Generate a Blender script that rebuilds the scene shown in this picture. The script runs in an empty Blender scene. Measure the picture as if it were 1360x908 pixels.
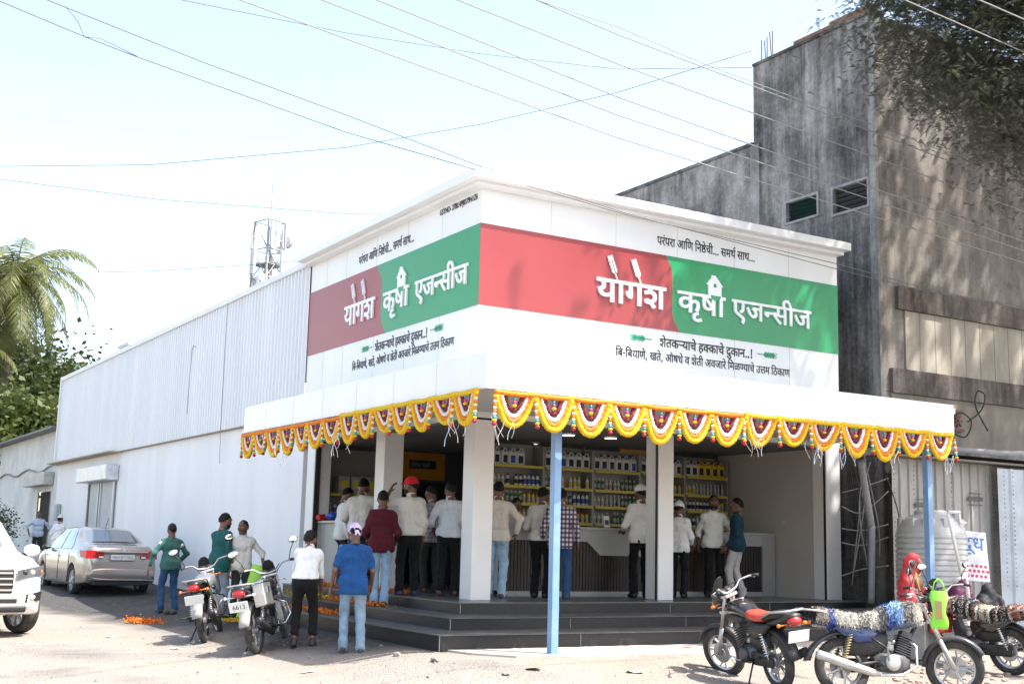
import bpy, bmesh, math, random
import numpy as np
from mathutils import Vector, Matrix, Euler, noise
random.seed(7); RNG=np.random.default_rng(7)
PI=math.pi; R=math.radians
sc=bpy.context.scene; COL=sc.collection
# ---------------- camera ----------------
YAW,PITCH,ROLL=R(58.98778),R(9.28411),R(1.469275); FPX=1642.606
def cam_axes():
    f=np.array([math.cos(YAW),math.sin(YAW),0]); r=np.array([math.sin(YAW),-math.cos(YAW),0]); u=np.array([0,0,1.])
    f2=f*math.cos(PITCH)+u*math.sin(PITCH); u2=u*math.cos(PITCH)-f*math.sin(PITCH)
    return r*math.cos(ROLL)+u2*math.sin(ROLL), u2*math.cos(ROLL)-r*math.sin(ROLL), f2
CR,CU,CF=cam_axes(); CAM=np.array([0,0,1.5])
cam=bpy.data.cameras.new('camera'); co=bpy.data.objects.new('camera',cam); COL.objects.link(co)
m=Matrix.Identity(4)
for i in range(3): m[i][0]=CR[i]; m[i][1]=CU[i]; m[i][2]=-CF[i]; m[i][3]=CAM[i]
co.matrix_world=m; cam.sensor_width=36; cam.lens=FPX/1360*36; cam.clip_start=.1; cam.clip_end=3000
sc.camera=co
# ---------------- light ----------------
SUN_EL=R(60); SUN_AZ=math.atan2(-.743,.669)
w=bpy.data.worlds.new('World'); sc.world=w; w.use_nodes=True
nt=w.node_tree; bg=nt.nodes['Background']; sky=nt.nodes.new('ShaderNodeTexSky'); sky.sky_type='NISHITA'
sky.sun_disc=False; sky.sun_elevation=SUN_EL; sky.sun_rotation=PI/2-SUN_AZ; sky.altitude=500; sky.air_density=1.0; sky.dust_density=3.0; sky.ozone_density=1.0
tint=nt.nodes.new('ShaderNodeMix'); tint.data_type='RGBA'; tint.blend_type='MULTIPLY'; tint.inputs[0].default_value=1; tint.inputs[7].default_value=(1.05,.945,.83,1)
nt.links.new(sky.outputs[0],tint.inputs[6]); nt.links.new(tint.outputs[2],bg.inputs[0]); bg.inputs[1].default_value=.15
sl=bpy.data.lights.new('sun','SUN'); so=bpy.data.objects.new('sun',sl); COL.objects.link(so)
sl.energy=2.9; sl.angle=R(.53); sl.color=(1,.955,.89)
sd=Vector((math.cos(SUN_EL)*math.cos(SUN_AZ),math.cos(SUN_EL)*math.sin(SUN_AZ),math.sin(SUN_EL)))
so.rotation_euler=sd.to_track_quat('Z','Y').to_euler(); so.location=(30,-30,60)
sc.view_settings.view_transform='Standard'; sc.view_settings.look='None'; sc.view_settings.exposure=1.9; sc.view_settings.gamma=1
try: sc.cycles.max_bounces=6; sc.cycles.diffuse_bounces=4
except Exception: pass
# ---------------- picture-to-world helpers ----------------
def ray(px,py):
    return CR*((px-680)/FPX)-CU*((py-454)/FPX)+CF
def onp(px,py,axis,val):
    d=ray(px,py); t=(val-CAM[axis])/d[axis]; return Vector(CAM+d*t)
def dep(px,py,D): return Vector(CAM+ray(px,py)*D)
# ---------------- terrain ----------------
def sstep(a,b,x):
    t=min(1,max(0,(x-a)/(b-a))); return t*t*(3-2*t)
def gz(x,y):
    D=CF[0]*x+CF[1]*y
    z=.28*sstep(24,30,D)+.30*sstep(30,44,D)+.2*sstep(44,70,D)-.0
    # ramp up to the shop platform
    dx=max(7.0-x,0,x-30); dy=max(12.75-y,0,y-24)
    d=math.hypot(dx,dy)
    a=.2*(1-sstep(0.05,1.7,d))
    z=max(z,a) if D<30 else z
    z+=.07*sstep(6.5,9.5,x)*sstep(9,11,y)*(1-sstep(16,20,y))*(1 if a<.07 else 0)*0
    return z+.012*noise.noise((x*.5,y*.5,3))
def gnd(px,py,off=0):
    d=ray(px,py); t=3.
    while t<200:
        p=CAM+d*t
        if p[2]<=gz(p[0],p[1]): break
        t+=.01
    return Vector((p[0],p[1],gz(p[0],p[1])))
# ---------------- materials ----------------
MATS={}
def mat(name,col,rough=.6,metal=0,var=.0,scale=8,bump=0,bscale=60,spec=.5,col2=None,emis=0,stain=None,streak=0,folds=0,coat=0,alpha=None,trans=0,sheen=0):
    """procedural Principled: base colour mottled by noise (var or col2), optional bump"""
    if name in MATS: return MATS[name]
    M=bpy.data.materials.new(name); M.use_nodes=True; n=M.node_tree.nodes; L=M.node_tree.links; b=n['Principled BSDF']
    c=tuple(col)+(1,)
    b.inputs['Base Color'].default_value=c; b.inputs['Roughness'].default_value=rough; b.inputs['Metallic'].default_value=metal
    b.inputs['Specular IOR Level'].default_value=spec
    if coat: b.inputs['Coat Weight'].default_value=coat; b.inputs['Coat Roughness'].default_value=.05
    if sheen: b.inputs['Sheen Weight'].default_value=sheen
    if trans: b.inputs['Transmission Weight'].default_value=trans
    tc=n.new('ShaderNodeTexCoord')
    if var or col2:
        nz=n.new('ShaderNodeTexNoise'); nz.inputs['Scale'].default_value=scale; nz.inputs['Detail'].default_value=6; nz.inputs['Roughness'].default_value=.62
        if streak:
            mp=n.new('ShaderNodeMapping'); mp.inputs['Scale'].default_value=(1,1,streak); L.new(tc.outputs['Object'],mp.inputs[0]); L.new(mp.outputs[0],nz.inputs['Vector']); nz.inputs['Distortion'].default_value=.4
        else: L.new(tc.outputs['Object'],nz.inputs['Vector'])
        rp=n.new('ShaderNodeValToRGB'); L.new(nz.outputs['Fac'],rp.inputs['Fac'])
        c2=tuple(col2)+(1,) if col2 else tuple(max(0,v*(1-var)) for v in col)+(1,)
        c1=c if col2 else tuple(min(1,v*(1+var*.5)) for v in col)+(1,)
        rp.color_ramp.elements[0].color=c2; rp.color_ramp.elements[0].position=.33; rp.color_ramp.elements[1].color=c1; rp.color_ramp.elements[1].position=.67
        L.new(rp.outputs['Color'],b.inputs['Base Color'])
    if bump:
        nb=n.new('ShaderNodeTexNoise'); nb.inputs['Scale'].default_value=bscale; nb.inputs['Detail'].default_value=5
        L.new(tc.outputs['Object'],nb.inputs['Vector'])
        bp=n.new('ShaderNodeBump'); bp.inputs['Strength'].default_value=bump; bp.inputs['Distance'].default_value=.02
        if folds:
            mp2=n.new('ShaderNodeMapping'); mp2.inputs['Scale'].default_value=(1,1,.45); mp2.inputs['Rotation'].default_value=(.3,.35,0); L.new(tc.outputs['Object'],mp2.inputs[0])
            nf=n.new('ShaderNodeTexNoise'); nf.inputs['Scale'].default_value=9; nf.inputs['Detail'].default_value=3; nf.inputs['Distortion'].default_value=1.6; L.new(mp2.outputs[0],nf.inputs['Vector'])
            b2=n.new('ShaderNodeBump'); b2.inputs['Strength'].default_value=folds; b2.inputs['Distance'].default_value=.06; L.new(nf.outputs['Fac'],b2.inputs['Height']); L.new(b2.outputs['Normal'],bp.inputs['Normal'])
        L.new(nb.outputs['Fac'],bp.inputs['Height']); L.new(bp.outputs['Normal'],b.inputs['Normal'])
    if emis: b.inputs['Emission Color'].default_value=c; b.inputs['Emission Strength'].default_value=emis
    MATS[name]=M; return M
# ---------------- mesh builder ----------------
class MB:
    def __init__(s): s.v=[]; s.f=[]; s.mi=[]; s.cur=0
    def add(s,vs,fs,M=None):
        o=len(s.v)
        if M is not None: vs=[M@Vector(v) for v in vs]
        s.v.extend([tuple(v) for v in vs]); s.f.extend([tuple(i+o for i in f) for f in fs]); s.mi.extend([s.cur]*len(fs)); return s
    def box(s,x0,y0,z0,x1,y1,z1,M=None,b=0):
        if b:
            bm=bmesh.new(); bmesh.ops.create_cube(bm,size=1)
            for v in bm.verts: v.co=Vector(((x0+x1)/2+v.co.x*(x1-x0),(y0+y1)/2+v.co.y*(y1-y0),(z0+z1)/2+v.co.z*(z1-z0)))
            bmesh.ops.bevel(bm,geom=bm.edges[:],offset=b,segments=2,affect='EDGES',profile=.5)
            return s.bm(bm,M)
        vs=[(x0,y0,z0),(x1,y0,z0),(x1,y1,z0),(x0,y1,z0),(x0,y0,z1),(x1,y0,z1),(x1,y1,z1),(x0,y1,z1)]
        return s.add(vs,[(0,3,2,1),(4,5,6,7),(0,1,5,4),(1,2,6,5),(2,3,7,6),(3,0,4,7)],M)
    def cbox(s,c,sz,M=None,b=0):
        return s.box(c[0]-sz[0]/2,c[1]-sz[1]/2,c[2]-sz[2]/2,c[0]+sz[0]/2,c[1]+sz[1]/2,c[2]+sz[2]/2,M,b)
    def bm(s,bm,M=None):
        bm.verts.index_update(); vs=[v.co.copy() for v in bm.verts]; fs=[[v.index for v in f.verts] for f in bm.faces]; bm.free(); return s.add(vs,fs,M)
    def quad(s,a,b,c,d,M=None): return s.add([a,b,c,d],[(0,1,2,3)],M)
    def tube(s,pts,r,n=8,cap=True,M=None,closed=False):
        pts=[Vector(p) for p in pts]; k=len(pts); rs=r if isinstance(r,(list,tuple)) else [r]*k
        vs=[];fs=[];up=None
        for i,p in enumerate(pts):
            if closed: t=pts[(i+1)%k]-pts[i-1]
            else: t=pts[min(i+1,k-1)]-pts[max(i-1,0)]
            if t.length<1e-9: t=Vector((0,0,1))
            t.normalize()
            if up is None: up=Vector((0,0,1)) if abs(t.z)<.9 else Vector((1,0,0))
            u=t.cross(up)
            if u.length<1e-4: u=t.orthogonal()
            u.normalize(); v=u.cross(t); up=v
            for j in range(n):
                a=2*PI*j/n; vs.append(p+u*(math.cos(a)*rs[i])+v*(math.sin(a)*rs[i]))
        for i in range(k if closed else k-1):
            i2=(i+1)%k
            for j in range(n): fs.append((i*n+j,i*n+(j+1)%n,i2*n+(j+1)%n,i2*n+j))
        if cap and not closed: fs.append(tuple(range(n-1,-1,-1))); fs.append(tuple((k-1)*n+j for j in range(n)))
        return s.add(vs,fs,M)
    def cyl(s,a,b,r,r2=None,n=12,M=None): return s.tube([a,b],[r,r if r2 is None else r2],n,True,M)
    def lathe(s,prof,n=16,M=None,axis='z',cap=True):
        vs=[];fs=[];k=len(prof)
        for r,z in prof:
            for j in range(n):
                a=2*PI*j/n; x,y=math.cos(a)*r,math.sin(a)*r
                vs.append((x,y,z) if axis=='z' else ((x,z,y) if axis=='y' else (z,x,y)))
        for i in range(k-1):
            for j in range(n): fs.append((i*n+j,i*n+(j+1)%n,(i+1)*n+(j+1)%n,(i+1)*n+j))
        if cap and prof[0][0]>1e-6: fs.append(tuple(range(n-1,-1,-1)))
        if cap and prof[-1][0]>1e-6: fs.append(tuple((k-1)*n+j for j in range(n)))
        return s.add(vs,fs,M)
    def ell(s,c,r,n=12,m=8,M=None):
        vs=[];fs=[]
        for i in range(m+1):
            t=PI*i/m
            for j in range(n):
                a=2*PI*j/n; vs.append((c[0]+r[0]*math.sin(t)*math.cos(a),c[1]+r[1]*math.sin(t)*math.sin(a),c[2]+r[2]*math.cos(t)))
        for i in range(m):
            for j in range(n): fs.append((i*n+j,(i+1)*n+j,(i+1)*n+(j+1)%n,i*n+(j+1)%n))
        return s.add(vs,fs,M)
    def prism(s,poly,d0,d1,axis='y',M=None):
        """poly of 2D points extruded along an axis from d0 to d1"""
        n=len(poly)
        def P(a,b,d): return {'y':(a,d,b),'x':(d,a,b),'z':(a,b,d)}[axis]
        vs=[P(a,b,d0) for a,b in poly]+[P(a,b,d1) for a,b in poly]
        fs=[tuple(range(n)),tuple(range(2*n-1,n-1,-1))]+[(i,i+n,(i+1)%n+n,(i+1)%n) for i in range(n)]
        return s.add(vs,fs,M)
    def mesh(s,name,mats,smooth=False,fix=True):
        me=bpy.data.meshes.new(name); me.from_pydata(s.v,[],s.f)
        for m_ in (mats if isinstance(mats,(list,tuple)) else [mats]): me.materials.append(m_)
        if any(s.mi): me.polygons.foreach_set('material_index',s.mi)
        if fix:
            bm=bmesh.new(); bm.from_mesh(me); bmesh.ops.recalc_face_normals(bm,faces=bm.faces[:]); bm.to_mesh(me); bm.free()
        if smooth:
            me.shade_smooth() if hasattr(me,'shade_smooth') else me.polygons.foreach_set('use_smooth',[True]*len(me.polygons))
            if smooth=='auto':
                try: me.set_sharp_from_angle(angle=R(38))
                except Exception: pass
        me.update(); return me
    def obj(s,name,mats,parent=None,smooth=False,loc=None,fix=True,label=None):
        o=bpy.data.objects.new(name,s.mesh(name,mats,smooth,fix)); COL.objects.link(o)
        if parent is not None: o.parent=parent
        if loc is not None: o.location=loc
        if label: o['label']=label
        return o
def tag(o,label,cat,group=None,kind=None):
    o['label']=label; o['category']=cat
    if group: o['group']=group
    if kind: o['kind']=kind
    return o
def thing(name,label,cat,loc=(0,0,0),rz=0,group=None):
    o=bpy.data.objects.new(name,None); COL.objects.link(o); o.location=loc; o.rotation_euler=(0,0,rz); o.empty_display_size=.2
    return tag(o,label,cat,group)
def struct(o): o['kind']='structure'; return o
def dup(root,loc=None,rz=None,label=None,parent=None):
    r=root.copy(); COL.objects.link(r)
    if loc is not None: r.location=loc
    if rz is not None: r.rotation_euler=(0,0,rz)
    if label: r['label']=label
    if parent is not None: r.parent=parent
    for ch in root.children: dup(ch,parent=r)
    return r
def T(x,y,z): return Matrix.Translation((x,y,z))
def RX(a): return Matrix.Rotation(a,4,'X')
def RY(a): return Matrix.Rotation(a,4,'Y')
def RZ(a): return Matrix.Rotation(a,4,'Z')
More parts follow.
